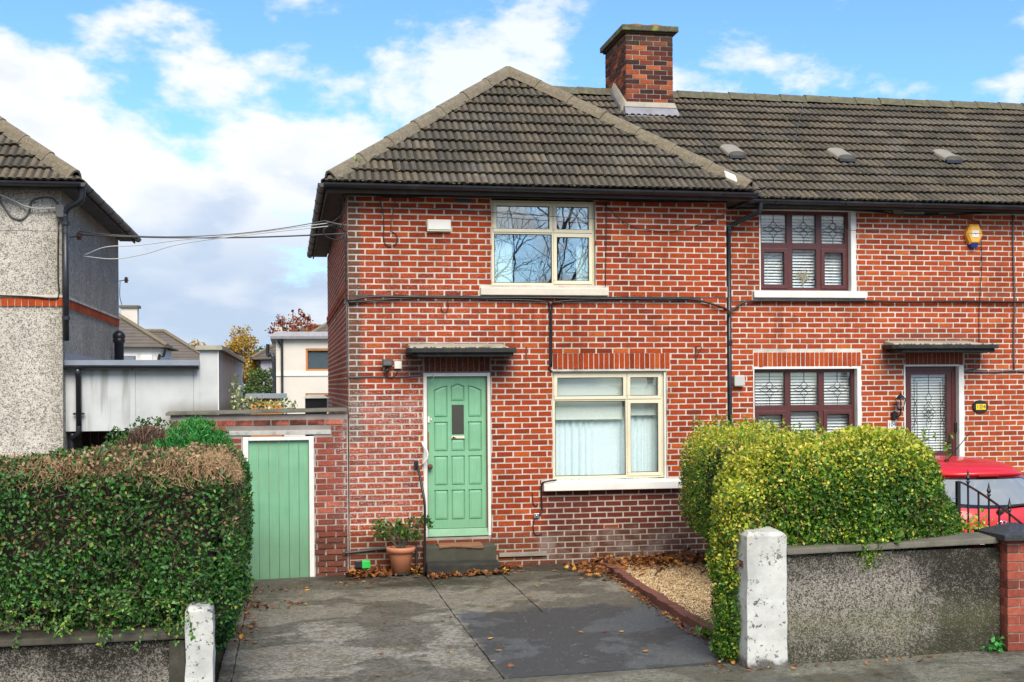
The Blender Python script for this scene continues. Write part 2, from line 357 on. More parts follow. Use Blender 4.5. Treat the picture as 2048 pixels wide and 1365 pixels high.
def paint_mat(name, col, worn):
    m, N, b = newmat(name); P = N.pos(); br = N.noise(1.0, 4, N.mapping(P, (90, 90, 3.0)), 0.6); n = N.noise(2.4, 5, P, 0.6); ch = N.noise(38, 4, P, 0.75)
    c = N.mix(1.0, col, N.ramp(N.math('ADD', N.math('MULTIPLY', br, 0.5), N.math('MULTIPLY', n, 0.5)), [(0.3, 0.80), (0.7, 1.16)]), 'MULTIPLY')
    z = N.add('ShaderNodeSeparateXYZ', {0: P}).outputs[2]; low = N.smooth(N.math('ADD', z, N.math('MULTIPLY', n, -0.9)), 0.45, -0.25)
    c = N.mix(N.math('MULTIPLY', low, 0.45), c, (0.10, 0.15, 0.08))
    c = N.mix(N.math('MULTIPLY', N.smooth(N.math('ADD', ch, N.math('MULTIPLY', low, 0.06)), 0.70, 0.74), worn), c, (0.16, 0.13, 0.09))
    setin(N, b, Base_Color=c, Roughness=N.smooth(n, 0.3, 0.7, 0.34, 0.55), Normal=N.bump(br, 0.18, 0.003)); M[name] = m
paint_mat('green_door', (0.190, 0.430, 0.250), 0.5); paint_mat('green_gate', (0.175, 0.395, 0.235), 0.85)
plain('concrete_stone', (0.34, 0.31, 0.25), 0.9, 0.25, 6, 0.5, 0.006, (0.12, 0.12, 0.07), 0.6, 3)
plain('dark_concrete', (0.018, 0.017, 0.014), 0.85, 0.3, 7, 0.5, 0.006, (0.05, 0.055, 0.028), 0.5, 4)
plain('step_concrete', (0.055, 0.052, 0.036), 0.85, 0.3, 7, 0.5, 0.006, (0.05, 0.055, 0.03), 0.6, 3)
plain('black_canopy', (0.012, 0.011, 0.011), 0.7, 0.4, 14, 0.5, 0.006, (0.05, 0.047, 0.03), 0.5, 14)
plain('lead', (0.21, 0.205, 0.235), 0.5, 0.25, 9, 0.25, 0.004, (0.15, 0.14, 0.15), 0.5, 5)
plain('terracotta', (0.50, 0.19, 0.095), 0.8, 0.12, 8, 0.15, 0.003, (0.60, 0.36, 0.26), 0.3, 6)
plain('chimney_pot', (0.30, 0.11, 0.065), 0.85, 0.25, 9, 0.2, 0.004)
plain('mossy_slab', (0.085, 0.08, 0.045), 0.9, 0.35, 9, 0.5, 0.008, (0.26, 0.27, 0.045), 0.75, 7)
plain('iron_black', (0.012, 0.012, 0.013), 0.4, 0.3, 9, 0.08, 0.002)
plain('coir', (0.22, 0.10, 0.05), 0.95, 0.35, 30, 0.8, 0.008, fine=200)
plain('timber', (0.25, 0.23, 0.19), 0.85, 0.25, 8, 0.4, 0.004)
plain('brown_wood', (0.20, 0.10, 0.045), 0.6, 0.3, 14, 0.2, 0.003)
plain('annex_render', (0.60, 0.62, 0.62), 0.85, 0.10, 3, 0.2, 0.003, (0.24, 0.23, 0.20), 0.6, 1.2)
plain('grey_felt', (0.22, 0.25, 0.29), 0.7, 0.2, 5, 0.2, 0.003)
plain('curtain_net', (0.70, 0.82, 0.84), 0.9, 0.05, 9, 0.05); plain('curtain_blue', (0.58, 0.70, 0.68), 0.9, 0.08, 9, 0.05)
plain('blind_white', (0.88, 0.90, 0.88), 0.5, 0.03, 5, 0.0); plain('roller', (0.62, 0.68, 0.62), 0.8, 0.03, 40, 0.1)
plain('room', (0.22, 0.22, 0.23), 0.9, 0.1, 2, 0.0)
plain('steel', (0.55, 0.55, 0.57), 0.3, 0.15, 9, 0.05, metal=0.9); plain('brass', (0.55, 0.36, 0.12), 0.4, 0.15, 9, 0.05, metal=0.8)
plain('rust', (0.13, 0.055, 0.035), 0.85, 0.4, 20, 0.4); plain('cable_grey', (0.085, 0.085, 0.09), 0.6, 0.15, 6, 0.05); plain('cable_white', (0.48, 0.48, 0.47), 0.6, 0.1, 6, 0.05)
plain('bark', (0.12, 0.098, 0.08), 0.95, 0.3, 12, 0.6, 0.02); plain('twig', (0.085, 0.045, 0.028), 0.9, 0.35, 20, 0.2); plain('soil', (0.045, 0.030, 0.020), 0.95, 0.4, 14, 0.6, 0.01)
glass_mat('glass'); glass_mat('glass_dark', (0.96, 0.99, 1.0), 0.15)
glass_mat('far_glass', (0.6, 0.65, 0.7), 0.15)
# ------------------------------------------------------------------ ground and drive
def ground_material():
    m, N, b = newmat('earth'); P = N.pos()
    n = N.noise(3, 6, P, 0.65); f = N.noise(60, 4, P, 0.7)
    c = N.mix(n, (0.055, 0.060, 0.028), (0.10, 0.085, 0.055)); c = N.mix(1.0, c, N.ramp(f, [(0.3, 0.6), (0.7, 1.4)]), 'MULTIPLY')
    setin(N, b, Base_Color=c, Roughness=0.95, Normal=N.bump(f, 0.6, 0.02)); M['earth'] = m
    # concrete of the drive: damp patches, moss film, white gritty worn areas
    for name, base in (('drive_concrete', (0.170, 0.155, 0.120)), ('tarmac', (0.085, 0.090, 0.095)), ('footpath', (0.135, 0.130, 0.100))):
        m, N, b = newmat(name); P = N.pos(); Y = N.add('ShaderNodeSeparateXYZ', {0: P}).outputs[1]
        n1 = N.noise(0.8, 7, N.mapping(P, (1, 1, 1), (1.7, 3.1, 0)), 0.6, dist=0.4); n2 = N.noise(2.1, 7, N.mapping(P, (1, 1, 1), (4, 2, 0)), 0.66); grit = N.noise(110, 3, P, 0.72); g2 = N.noise(24, 5, P, 0.75); g3 = N.noise(6, 6, P, 0.7)
        c = N.mix(1.0, base, N.ramp(grit, [(0.26, 0.35), (0.48, 0.95), (0.70, 2.1)]), 'MULTIPLY')
        c = N.mix(1.0, c, N.ramp(g2, [(0.28, 0.55), (0.5, 1.0), (0.72, 1.5)]), 'MULTIPLY')
        c = N.mix(1.0, c, N.ramp(g3, [(0.3, 0.65), (0.7, 1.3)]), 'MULTIPLY')
        if name != 'tarmac':
            c = N.mix(N.math('MULTIPLY', N.smooth(n2, 0.50, 0.64), 0.6), c, N.mix(1.0, N.mix(g2, (0.11, 0.088, 0.045), (0.19, 0.155, 0.085)), N.ramp(grit, [(0.3, 0.6), (0.7, 1.5)]), 'MULTIPLY'))   # sandy moss film
            c = N.mix(N.math('MULTIPLY', N.smooth(N.math('ADD', N.math('MULTIPLY', g3, 0.6), N.math('MULTIPLY', n2, 0.4)), 0.55, 0.62), 0.8), c, (0.030, 0.048, 0.014))
        if name == 'drive_concrete':
            wp = N.math('MULTIPLY', N.boxmask(P, -1.25, 0.95, -1, 1, 0.3, 0.6), N.smooth(Y, -2.4, -4.2))
            worn = N.math('MULTIPLY', wp, N.smooth(N.math('ADD', N.math('MULTIPLY', g2, 0.6), N.math('MULTIPLY', g3, 0.4)), 0.46, 0.58))
            c = N.mix(N.math('MULTIPLY', worn, 0.62), c, N.mix(1.0, N.mix(g2, (0.17, 0.16, 0.15), (0.46, 0.44, 0.41)), N.ramp(grit, [(0.3, 0.6), (0.7, 1.4)]), 'MULTIPLY'))
            # damp ground along the house wall and hedge
            wet0 = N.smooth(N.math('ADD', Y, N.math('MULTIPLY', n2, 2.4)), -0.7, 0.1)
            c = N.mix(N.math('MULTIPLY', wet0, 0.75), c, N.mix(1.0, c, (0.30, 0.29, 0.25), 'MULTIPLY'))
        if name == 'drive_concrete':
            X = N.add('ShaderNodeSeparateXYZ', {0: P}).outputs[0]; wob = N.math('MULTIPLY', N.math('SUBTRACT', n2, 0.5), 1.6)
            tm = N.math('MULTIPLY', N.smooth(N.math('ADD', Y, wob), -3.45, -3.62), N.smooth(N.math('ADD', X, N.math('MULTIPLY', wob, 0.25)), 0.84, 0.93))
            tcol = N.mix(1.0, (0.072, 0.077, 0.083), N.ramp(grit, [(0.28, 0.45), (0.5, 1.0), (0.68, 1.8), (0.76, 2.8)]), 'MULTIPLY'); tcol = N.mix(1.0, tcol, N.ramp(g2, [(0.3, 0.7), (0.7, 1.3)]), 'MULTIPLY')
            c = N.mix(tm, c, tcol)
        damp = N.smooth(n1, 0.49, 0.535)
        c = N.mix(N.math('MULTIPLY', damp, 0.80 if name == 'drive_concrete' else 0.6), c, N.mix(1.0, c, (0.40, 0.40, 0.39), 'MULTIPLY'))
        if name == 'tarmac': c = N.mix(N.math('MULTIPLY', N.smooth(grit, 0.66, 0.72), 0.75), c, (0.36, 0.35, 0.33))
        setin(N, b, Base_Color=c, Roughness=N.smooth(n1, 0.47, 0.55, 0.88, 0.55), Normal=N.bump(N.math('ADD', N.math('ADD', grit, g2), g3), 0.8, 0.010)); M[name] = m
ground_material()

def ground_sheet():
    xs = [-900, -200, -60, -20, -7, 13, 30, 80, 200, 900]; ys = [-900, -200, -60, -30, -19.8, -14, -9.4, 0.4, 20, 60, 200, 900]
    m = MB(); vs = [(x, y, ground_z(x, y) - (0.20 if -20 < y < -9.3 else 0.035)) for y in ys for x in xs]; n = len(xs)
    m.add(vs, [(j * n + i, j * n + i + 1, (j + 1) * n + i + 1, (j + 1) * n + i) for j in range(len(ys) - 1) for i in range(n - 1)])
    tag(m.build('ground', M['earth']), kind='structure')
ground_sheet()

def sheet(name, poly, mat, lift, thick=0.06, parent=None, origin=None):
    """flat slab following the slope of the ground, with its own edges"""
    if parent is not None and name == 'slab':                       # broken, wandering joint edges
        q = []
        for (a, b) in zip(poly, poly[1:] + poly[:1]):
            n = max(1, int(math.dist(a, b) / 0.12)); q += [(a[0] + (b[0] - a[0]) * i / n + random.uniform(-0.005, 0.005), a[1] + (b[1] - a[1]) * i / n + random.uniform(-0.005, 0.005)) for i in range(n)]
        poly = q
    m = MB(); m.hexa([(x, y, ground_z(x, y) + lift - thick) for x, y in poly], [(x, y, ground_z(x, y) + lift) for x, y in poly])
    return m.build(name, mat, parent, bevel=0.0 if name == 'slab' else 0.006)
drive = tag(sheet('driveway', [(-1.36, -6.62), (3.02, -6.62), (3.02, 0.0), (-2.2, 0.0), (-2.2, -0.5), (-1.36, -0.6)], M['soil'], -0.022), kind='structure')
sheet('slab', [(-1.235, -3.60), (0.885, -3.60), (0.935, -0.02), (-2.15, -0.02), (-2.15, -0.4), (-1.235, -0.5)], M['drive_concrete'], 0.0, parent=drive)
sheet('slab', [(-1.235, -6.60), (0.870, -6.60), (0.883, -3.612), (-1.235, -3.612)], M['drive_concrete'], 0.002, parent=drive)
sheet('slab', [(0.897, -3.70), (1.790, -3.70), (1.880, -0.02), (0.947, -0.02)], M['drive_concrete'], -0.001, parent=drive)
sheet('slab', [(1.802, -3.70), (3.00, -3.70), (3.2, -0.02), (1.892, -0.02)], M['drive_concrete'], 0.001, parent=drive)
sheet('slab', [(0.882, -6.60), (2.98, -6.60), (3.00, -3.712), (0.895, -3.712)], M['drive_concrete'], 0.001, parent=drive)
sheet('slab', [(-1.35, -6.60), (-1.245, -6.60), (-1.245, -0.6), (-1.35, -0.6)], M['drive_concrete'], 0.012, parent=drive)
def strip(name, x0, x1, y0, y1, mat, lift, thick=0.06, parent=None):
    """long slab across the picture that follows the ground where it levels out"""
    xs = [x0] + [x for x in (-7.0, 13.0) if x0 < x < x1] + [x1]; n = len(xs); V = []
    for (y, dz) in ((y0, 0), (y1, 0), (y1, -thick), (y0, -thick)): V += [(x, y, ground_z(x, y) + lift + dz) for x in xs]
    m = MB(); m.add(V, [(a * n + i, a * n + i + 1, ((a + 1) % 4) * n + i + 1, ((a + 1) % 4) * n + i) for a in range(4) for i in range(n - 1)] + [(0, n, 2 * n, 3 * n), (n - 1, 4 * n - 1, 3 * n - 1, 2 * n - 1)])
    return m.build(name, mat, parent)
fp = tag(strip('footpath', -30, 40, -9.3, -6.64, M['footpath'], 0.0), kind='structure')
strip('kerb', -30, 40, -9.44, -9.31, M['concrete_stone'], 0.01, 0.2, fp)
tag(strip('road', -60, 60, -16.6, -9.45, M['tarmac'], -0.13, 0.05), kind='structure')
tag(strip('footpath', -30, 40, -19.6, -16.75, M['footpath'], 0.0), kind='structure')
tag(sheet('path', [(5.35, -6.62), (9.6, -6.62), (9.6, 0.55), (5.35, 0.55)], M['tarmac'], 0.0), kind='structure')

# ------------------------------------------------------------------ brickwork
CH, PI_ = 0.0762, 0.2286
def zc(n): return (n + 50) * CH
def grid_slab(m, u0, u1, z0, z1, holes, fn):
    us = sorted({u0, u1} | {h[0] for h in holes} | {h[1] for h in holes}); zs = sorted({z0, z1} | {h[2] for h in holes} | {h[3] for h in holes})
    us = [u for u in us if u0 <= u <= u1]; zs = [z for z in zs if z0 <= z <= z1]
    for a, b in zip(us, us[1:]):
        run = None
        for c, d in zip(zs, zs[1:]):
            mu, mz = (a + b) / 2, (c + d) / 2
            inside = any(h[0] < mu < h[1] and h[2] < mz < h[3] for h in holes)
            if not inside: run = (run[0], d) if run else (c, d)
            if inside and run: fn(m, a, b, *run); run = None
        if run: fn(m, a, b, *run)
def brick_variants(name, mat, L, H, k=10, depth=0.06, jit=0.0022):
    out = []
    for i in range(k):
        m = MB(); m.box(-L / 2, L / 2, 0, depth, -H / 2, H / 2, jit); out.append(m.mesh(name, mat, bevel=0.003))
    return out
BL, BH = 0.2065, 0.0555
def rows(u0, u1, n0, n1, holes, pitch=PI_, off=0.0, first=1):
    for n in range(n0, n1 + 1):
        z = zc(n); sh = (off + (pitch / 2 if (n + first) % 2 else 0)) % pitch
        u = u0 - pitch + sh
        wander = random.uniform(-0.012, 0.012)
        while u < u1:
            a, b = max(u, u0), min(u + pitch, u1)
            segs = [(a, b)] if b - a > 0.035 else []
            for h in holes:
                if h[2] - 0.02 < z < h[3] + 0.02:
                    ns = []
                    for (p, q) in segs:
                        if q <= h[0] or p >= h[1]: ns.append((p, q))
                        else:
                            if p < h[0]: ns.append((p, h[0]))
                            if q > h[1]: ns.append((h[1], q))
                    segs = ns
            for (p, q) in segs:
                if q - p > 0.03: yield (p + 0.011 + (wander if p > u0 + 0.1 else 0), q - 0.011 + (wander if q < u1 - 0.1 else 0), n, abs(q - p - pitch) < 1e-6)
            u += pitch
def front_bricks(wall, u0, u1, n0, n1, holes, yf, proud, vmesh, mass_mat, limit=300, hidden=None, extra=None, off=0.0):
    full, mm = [], extra or MB()
    for (a, b, n, whole) in rows(u0, u1, n0, n1, holes, off=off):
        y = yf - proud(n)
        if whole and not (hidden and hidden((a + b) / 2, zc(n))): full.append((((a + b) / 2), y, zc(n), a, b))
        else: mm.box(a, b, y, y + 0.055, zc(n) - BH / 2, zc(n) + BH / 2, 0.0022)
    full.sort(key=lambda t: (Vector(t[:3]) - CAM).length)
    for (x, y, z, a, b) in full[:limit]:
        o = copy_part(random.choice(vmesh), 'brick', wall, (x, y + random.uniform(-0.001, 0.001), z))
    for (x, y, z, a, b) in full[limit:]: mm.box(a, b, y, y + 0.055, z - BH / 2, z + BH / 2, 0.0022)
    if mm.f: tag(mm.build('brickwork', mass_mat, wall), kind='stuff')
V1 = brick_variants('brick', M['brick_single_1'], BL, BH); V2 = brick_variants('brick', M['brick_single_2'], BL, BH)
def soldier(wall, x0, x1, z0, z1, yf, mat, step=0.0715, n=None):
    n = n or max(1, round((x1 - x0) / step)); st = (x1 - x0) / n
    ms = []
    for k in range(4): ms.append(MB().box(-st / 2 + 0.006, st / 2 - 0.006, 0, 0.055, -(z1 - z0) / 2, (z1 - z0) / 2, 0.002).mesh('soldier_brick', mat, bevel=0.003))
    for i in range(n): copy_part(random.choice(ms), 'soldier_brick', wall, (x0 + st * (i + 0.5), yf + random.uniform(-0.001, 0.0015), (z0 + z1) / 2))

# ---------------------------------------------------------------- end-of-terrace brick house
H1 = thing('brick_house', 'red brick end-of-terrace house with pale green front door and hipped tiled roof', 'house', (2.58, 4.0, 0.0))
W1 = 5.163
HOLES1 = [(0.975, 1.870, 0.44, 2.612), (1.897, 3.312, 3.76, 4.93), (2.706, 4.290, 1.145, 2.62)]
def proud1(n): return 0.022 if n in (-1, -2) else (0.028 if n <= -42 else 0.0)
m = MB(); grid_slab(m, 0.008, W1 - 0.008, -0.12, 4.93, HOLES1, lambda mm, a, b, c, d: mm.box(a, b, 0.0075, 0.24, c, d))
wall1 = m.build('wall', M['mortar_1'], H1)
m = MB(); m.box(0.008, W1 - 0.005, -0.0145, 0.0074, zc(-2) - 0.035, zc(-1) + 0.035)
m.build('string_course', M['mortar_1'], H1)
for (a, b) in ((0.0, 0.973), (1.872, W1 - 0.005)): box(a, b, -0.0205, 0.0073, -0.12, zc(-42) + 0.036).build('plinth', M['mortar_1'], H1)
soldH = [(2.706 - 0.01, 4.342, 2.62, 2.862), (0.975, 1.87, 2.61, 2.82)]
sillH = [(1.73, 3.475, 3.625, 3.735), (2.555, 4.475, 1.02, 1.15)]
def hid1(x, z): return x > 3.9 + (1.9 - z) * 0.35 and z < 1.75
front_bricks(wall1, 0.0, W1, -50, 14, HOLES1 + soldH + sillH, 0.0, proud1, V1, M['brick_mass_1'], 300, hid1)
soldier(wall1, 2.708, 4.340, 2.655, 2.860, -0.001, M['brick_single_1'])
soldier(wall1, 0.985, 1.862, 2.625, 2.818, -0.001, M['brick_single_1'])
# side wall facing the passage, its courses running back from the corner
m = MB(); m.box(0.0022, 0.24, 0.24, 8.0, -0.12, 4.93); m.box(0.0024, 0.2, 0.0605, 0.239, -0.11, 4.93)
side1 = m.build('wall', M['mortar_1'], H1)
mm = MB()
for (a, b, n, wh) in rows(0.062, 8.0, -50, 14, []):
    p = proud1(n); mm.box(-p, 0.05 - p, a, b, zc(n) - BH / 2, zc(n) + BH / 2, 0.002)
tag(mm.build('brickwork', M['brick_mass_1'], side1), kind='stuff')
box(0.24, W1, 7.76, 8.0, -0.1, 4.93).build('wall', M['mortar_1'], H1)
box(0.25, W1, 0.25, 7.7, 2.60, 2.66).build('floor', M['room'], H1)

# ---------------------------------------------------------------- neighbouring terrace house, set back a little
YH2 = 0.65; X2 = 12.6
H2 = thing('brick_house', 'red brick mid-terrace house with dark mahogany windows and door numbered 104', 'house', (8.9, 4.3, 0.1))
HOLES2 = [(5.900, 7.365, 3.77, 4.98), (5.794, 7.432, 1.19, 2.66), (8.122, 9.060, 0.40, 2.690), (9.9, 11.3, 1.2, 2.66) if False else (20, 21, 1, 2)]
m = MB(); grid_slab(m, W1 + 0.002, X2, -0.05, 4.96, HOLES2[:3], lambda mm, a, b, c, d: mm.box(a, b, YH2 + 0.0075, YH2 + 0.26, c, d))
wall2 = m.build('wall', M['mortar_2'], H2)
m = MB(); m.box(W1, X2, YH2 - 0.0145, YH2 + 0.0074, zc(-2) - 0.035, zc(-1) + 0.035); m.build('string_course', M['mortar_2'], H2)
sold2 = [(5.785, 7.436, 2.66, 2.885), (8.122, 9.06, 2.69, 2.90)]; sill2 = [(5.765, 7.505, 3.655, 3.775), (5.68, 7.55, 1.08, 1.19)]
def hid2(x, z): return z < 1.85 and x < 8.1 or z < 1.2 or x > 9.95
front_bricks(wall2, W1, X2, -50, 14, HOLES2[:3] + sold2 + sill2, YH2, lambda n: 0.022 if n in (-1, -2) else 0.0, V2, M['brick_mass_2'], 300, hid2, off=0.07)
soldier(wall2, 5.79, 7.434, 2.668, 2.882, YH2 - 0.001, M['brick_single_2']); soldier(wall2, 8.13, 9.05, 2.70, 2.895, YH2 - 0.001, M['brick_single_2'])
box(W1 + 0.05, X2, 7.7, 7.95, -0.1, 4.96).build('wall', M['mortar_2'], H2)
box(X2 - 0.2, X2, YH2 + 0.26, 7.69, -0.1, 4.96).build('wall', M['mortar_2'], H2)
box(W1 + 0.05, X2 - 0.21, 0.92, 7.6, 2.66, 2.72).build('floor', M['room'], H2)

# ------------------------------------------------------------------ roofs
TW, TG = 0.30, 0.31
def tile_mesh(name, mats, gauge, jit=0.003):
    prof = []
    for k in range(3): prof += [(k * 0.1 + 0.002, 0.0), (k * 0.1 + 0.034, 0.0), (k * 0.1 + 0.046, 0.015), (k * 0.1 + 0.090, 0.015)]
    prof.append((0.3005, 0.0))
    m = MB(); n = len(prof); v0, v1 = -0.03, gauge + 0.03
    def h(v): return 0.052 - 0.044 * (v - v0) / (v1 - v0)
    j = [random.uniform(-jit, jit) for _ in range(n)]
    vs = [(u, v0 + j[i], w + h(v0)) for i, (u, w) in enumerate(prof)] + [(u, v1, w + h(v1)) for (u, w) in prof] + [(u, v0 + 0.004, w + h(v0) - 0.027) for (u, w) in prof]
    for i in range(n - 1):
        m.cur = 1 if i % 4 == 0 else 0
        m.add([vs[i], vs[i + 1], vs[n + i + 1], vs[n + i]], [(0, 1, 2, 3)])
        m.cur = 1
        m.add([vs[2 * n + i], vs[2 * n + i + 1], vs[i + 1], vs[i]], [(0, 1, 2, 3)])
    return m
def tile_face(roof, O, U, V, poly, gauge, single, mass, limit, planes, nrows, ncols, u_start):
    """lays tiles on the plane through O with axes U (along the eave) and V (up the slope); poly is the visible outline in (u, v)"""
    U, V = Vector(U).normalized(), Vector(V).normalized(); Nn = U.cross(V).normalized()
    R = Matrix((U, V, Nn)).transposed(); eul = R.to_euler(); O = Vector(O)
    variants = []
    for k in range(6):
        mb = tile_mesh('roof_tile', None, gauge); variants.append(mb)
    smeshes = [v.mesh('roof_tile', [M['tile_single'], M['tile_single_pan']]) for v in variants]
    def inside(u, v):
        c = False; j = len(poly) - 1
        for i in range(len(poly)):
            (xi, yi), (xj, yj) = poly[i], poly[j]
            if (yi > v) != (yj > v) and u < (xj - xi) * (v - yi) / (yj - yi) + xi: c = not c
            j = i
        return c
    whole, part = [], []
    for r in range(nrows):
        for cidx in range(ncols):
            u = u_start + cidx * TW + random.uniform(-0.004, 0.004); v = r * gauge + 0.007 * math.sin(cidx * 0.55 + r * 1.7) + random.uniform(-0.004, 0.004)
            cs = [inside(u + du, min(v + dv, 1e9)) for du in (0.0, TW) for dv in (0.02, gauge)]
            if all(cs): whole.append((u, v))
            elif any(cs) or inside(u + TW / 2, v + gauge / 2): part.append((u, v))
    whole.sort(key=lambda t: (O + U * t[0] + V * t[1] - CAM).length)
    for (u, v) in whole[:limit]:
        o = copy_part(random.choice(smeshes), 'roof_tile', roof, O + U * u + V * v + Nn * random.uniform(-0.002, 0.002))
        o.rotation_euler = (R @ Matrix.Rotation(random.gauss(0, 0.008), 3, 'Z') @ Matrix.Rotation(random.gauss(0, 0.006), 3, 'Y')).to_euler()
    mm = MB()
    for (u, v) in whole[limit:] + part:
        src = random.choice(variants); P = O + U * u + V * v + Nn * random.uniform(-0.002, 0.002); base = len(mm.v)
        # one welded island per tile, so that each keeps its own tone
        key = {}; idx = []
        for q in src.v:
            kq = (round(q[0], 5), round(q[1], 5), round(q[2], 5))
            if kq not in key: key[kq] = len(mm.v); mm.v.append(tuple(P + R @ Vector(q)))
            idx.append(key[kq])
        mm.f += [tuple(idx[i] for i in f) for f in src.f]; mm.m += src.m
    if mm.f:
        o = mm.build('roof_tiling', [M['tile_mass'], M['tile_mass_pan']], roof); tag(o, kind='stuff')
        if planes:
            bm = bmesh.new(); bm.from_mesh(o.data)
            for (co, no) in planes:
                bmesh.ops.bisect_plane(bm, geom=bm.verts[:] + bm.edges[:] + bm.faces[:], plane_co=co, plane_no=no, clear_outer=True)
            bm.to_mesh(o.data); bm.free()
def moss_lumps(roof, O, U, V, n, urange, rows_, gauge, seed):
    rr = random.Random(seed); U, V = Vector(U).normalized(), Vector(V).normalized(); Nn = U.cross(V).normalized(); O = Vector(O); m = MB()
    for k in range(n):
        r_ = int(rows_ * rr.random() ** 1.6); u = rr.uniform(*urange(r_ * gauge)); P = O + U * u + V * (r_ * gauge - 0.03 + rr.uniform(-0.01, 0.02)) + Nn * rr.uniform(0.035, 0.06); s = rr.uniform(0.008, 0.028)
        m.lathe([(s * 0.3, -s * 0.4), (s, 0), (s * 0.8, s * 0.4), (s * 0.2, s * 0.6)], P, 6)
    tag(m.build('moss', M['moss'], roof, smooth=True), kind='stuff')
def cap_tiles(roof, name, A, B, mat, length=0.62, w=0.112, hgt=0.075, side=None, lift=0.03, first_drop=0.0):
    """half-hexagonal caps laid along a hip or ridge, each lapping the next"""
    A, B = Vector(A), Vector(B); D = (B - A); L = D.length; D.normalize()
    S = D.cross(Vector((0, 0, 1))).normalized(); Un = S.cross(D).normalized()
    n = max(1, round(L / length)); st = L / n
    sec = [(-1.0, -0.85), (-0.62, 0.30), (-0.30, 0.86), (0, 1.0), (0.30, 0.86), (0.62, 0.30), (1.0, -0.85)]
    m = MB(); k = len(sec)
    top0 = [(-0.0, a * w * 1.04, b * hgt + 0.010) for a, b in sec]; top1 = [(st + 0.012, a * w * 0.97, b * hgt - 0.004) for a, b in sec]
    bot0 = [(0.0, a * w * 0.86, b * hgt - 0.018) for a, b in sec]
    m.add(top0 + top1 + bot0, [(i, i + 1, k + i + 1, k + i) for i in range(k - 1)] + [(2 * k + i, 2 * k + i + 1, i + 1, i) for i in range(k - 1)])
    me = m.mesh(name, mat); R = Matrix((D, S, Un)).transposed()
    if R.determinant() < 0: R = Matrix((D, -S, Un)).transposed()
    for i in range(n):
        o = copy_part(me, name, roof, A + D * (st * i) + Un * (lift + random.uniform(-0.004, 0.004)))
        o.rotation_euler = (R @ Matrix.Rotation(random.uniform(-0.012, 0.012), 3, 'Z')).to_euler()

plain('vent_plastic', (0.24, 0.22, 0.18), 0.6, 0.1, 8, 0.1)
EZ = 5.025; t1 = 0.755; xl, xr = -0.28, 5.443; xm = (xl + xr) / 2; ye = -0.33
AP = Vector((xm, ye + (xr - xl) / 2, EZ + t1 * (xr - xl) / 2)); yb = 8.25; AP2 = Vector((xm, yb - (xr - xl) / 2, AP.z))
c1 = 1 / math.hypot(1, t1); s1 = t1 * c1; SL1 = (xr - xl) / 2 / c1
t2 = 0.66; ye2 = 0.33; yr2 = 3.6; zr2 = EZ + t2 * (yr2 - ye2); c2 = 1 / math.hypot(1, t2); s2 = t2 * c2; SL2 = (yr2 - ye2) / c2
m = MB()                                                            # roof deck of the end house
A, B, C_, D_ = (xl, ye, EZ), (xr, ye, EZ), (xr, yb, EZ), (xl, yb, EZ)
m.add([A, B, C_, D_, tuple(AP), tuple(AP2)], [(0, 1, 4), (1, 2, 5, 4), (2, 3, 5), (3, 0, 4, 5)])
m.add([(xm, yr2, zr2 - 0.012), (W1, yr2, zr2 - 0.012), (W1, ye2, EZ - 0.012), (xr - 0.8, ye2, EZ - 0.012)], [(0, 3, 2, 1)])
roof1 = m.build('roof', M['soffit'], H1)
hw = (xr - xl) / 2
planesF = [((xl, ye, EZ), (-1, 1, 0)), ((xr, ye, EZ), (1, 1, 0))]
tile_face(roof1, (xl, ye, EZ), (1, 0, 0), (0, c1, s1), [(0, -0.05), (2 * hw, -0.05), (2 * hw, 0), (hw, SL1), (0, 0)], TG, 0, 0, 190, planesF, 12, 20, -0.02)
# left slope of the end house (seen only from the side)
tile_face(roof1, (xl, yb, EZ), (0, -1, 0), (c1, 0, s1), [(0, -0.05), (yb - ye, -0.05), (yb - ye, 0), (yb - ye - hw, SL1), (hw, SL1), (0, 0)], TG, 0, 0, 0, [((xl, ye, EZ), (1, -1, 0)), ((xl, yb, EZ), (1, 1, 0))], 12, 30, 0)
# main front slope, house by house: the part above the end house
tile_face(roof1, (xm, ye2, EZ), (1, 0, 0), (0, c2, s2), [(0.0, SL2), (W1 - xm, SL2), (W1 - xm, 0.0), (W1 - xm - 0.25, 0.0)], 0.30, 0, 0, 110, [], 13, 10, W1 - xm - 3.0)
plain('moss', (0.085, 0.090, 0.025), 0.95, 0.4, 20, 0.4, 0.005, (0.26, 0.25, 0.05), 0.6, 6)
moss_lumps(roof1, (xl, ye, EZ), (1, 0, 0), (0, c1, s1), 170, lambda v: (v * c1 + 0.15, 2 * hw - v * c1 - 0.15), 11, TG, 61)
cap_tiles(roof1, 'hip_tile', (xl + 0.06, ye + 0.06, EZ + 0.055), AP + Vector((0, 0, 0.05)), M['hip_tile'])
cap_tiles(roof1, 'hip_tile', (xr - 0.06, ye + 0.06, EZ + 0.055), AP + Vector((0, 0, 0.05)), M['hip_tile'])
cap_tiles(roof1, 'ridge_tile', AP + Vector((0, 0.1, 0.04)), AP2 + Vector((0, 0, 0.04)), M['hip_tile'])
cap_tiles(roof1, 'ridge_tile', (xm + 0.1, yr2, zr2 + 0.02), (W1, yr2, zr2 + 0.02), M['ridge_tile'], 0.45, 0.125, 0.075)
m = MB(); m.hexa([(xr - 0.34, ye + 0.20, EZ + 0.19), (xr - 0.20, ye + 0.06, EZ + 0.10), (xr - 0.10, ye + 0.16, EZ + 0.06), (xr - 0.26, ye + 0.32, EZ + 0.17)], [(xr - 0.36, ye + 0.24, EZ + 0.33), (xr - 0.24, ye + 0.12, EZ + 0.245), (xr - 0.18, ye + 0.20, EZ + 0.235), (xr - 0.30, ye + 0.31, EZ + 0.31)])
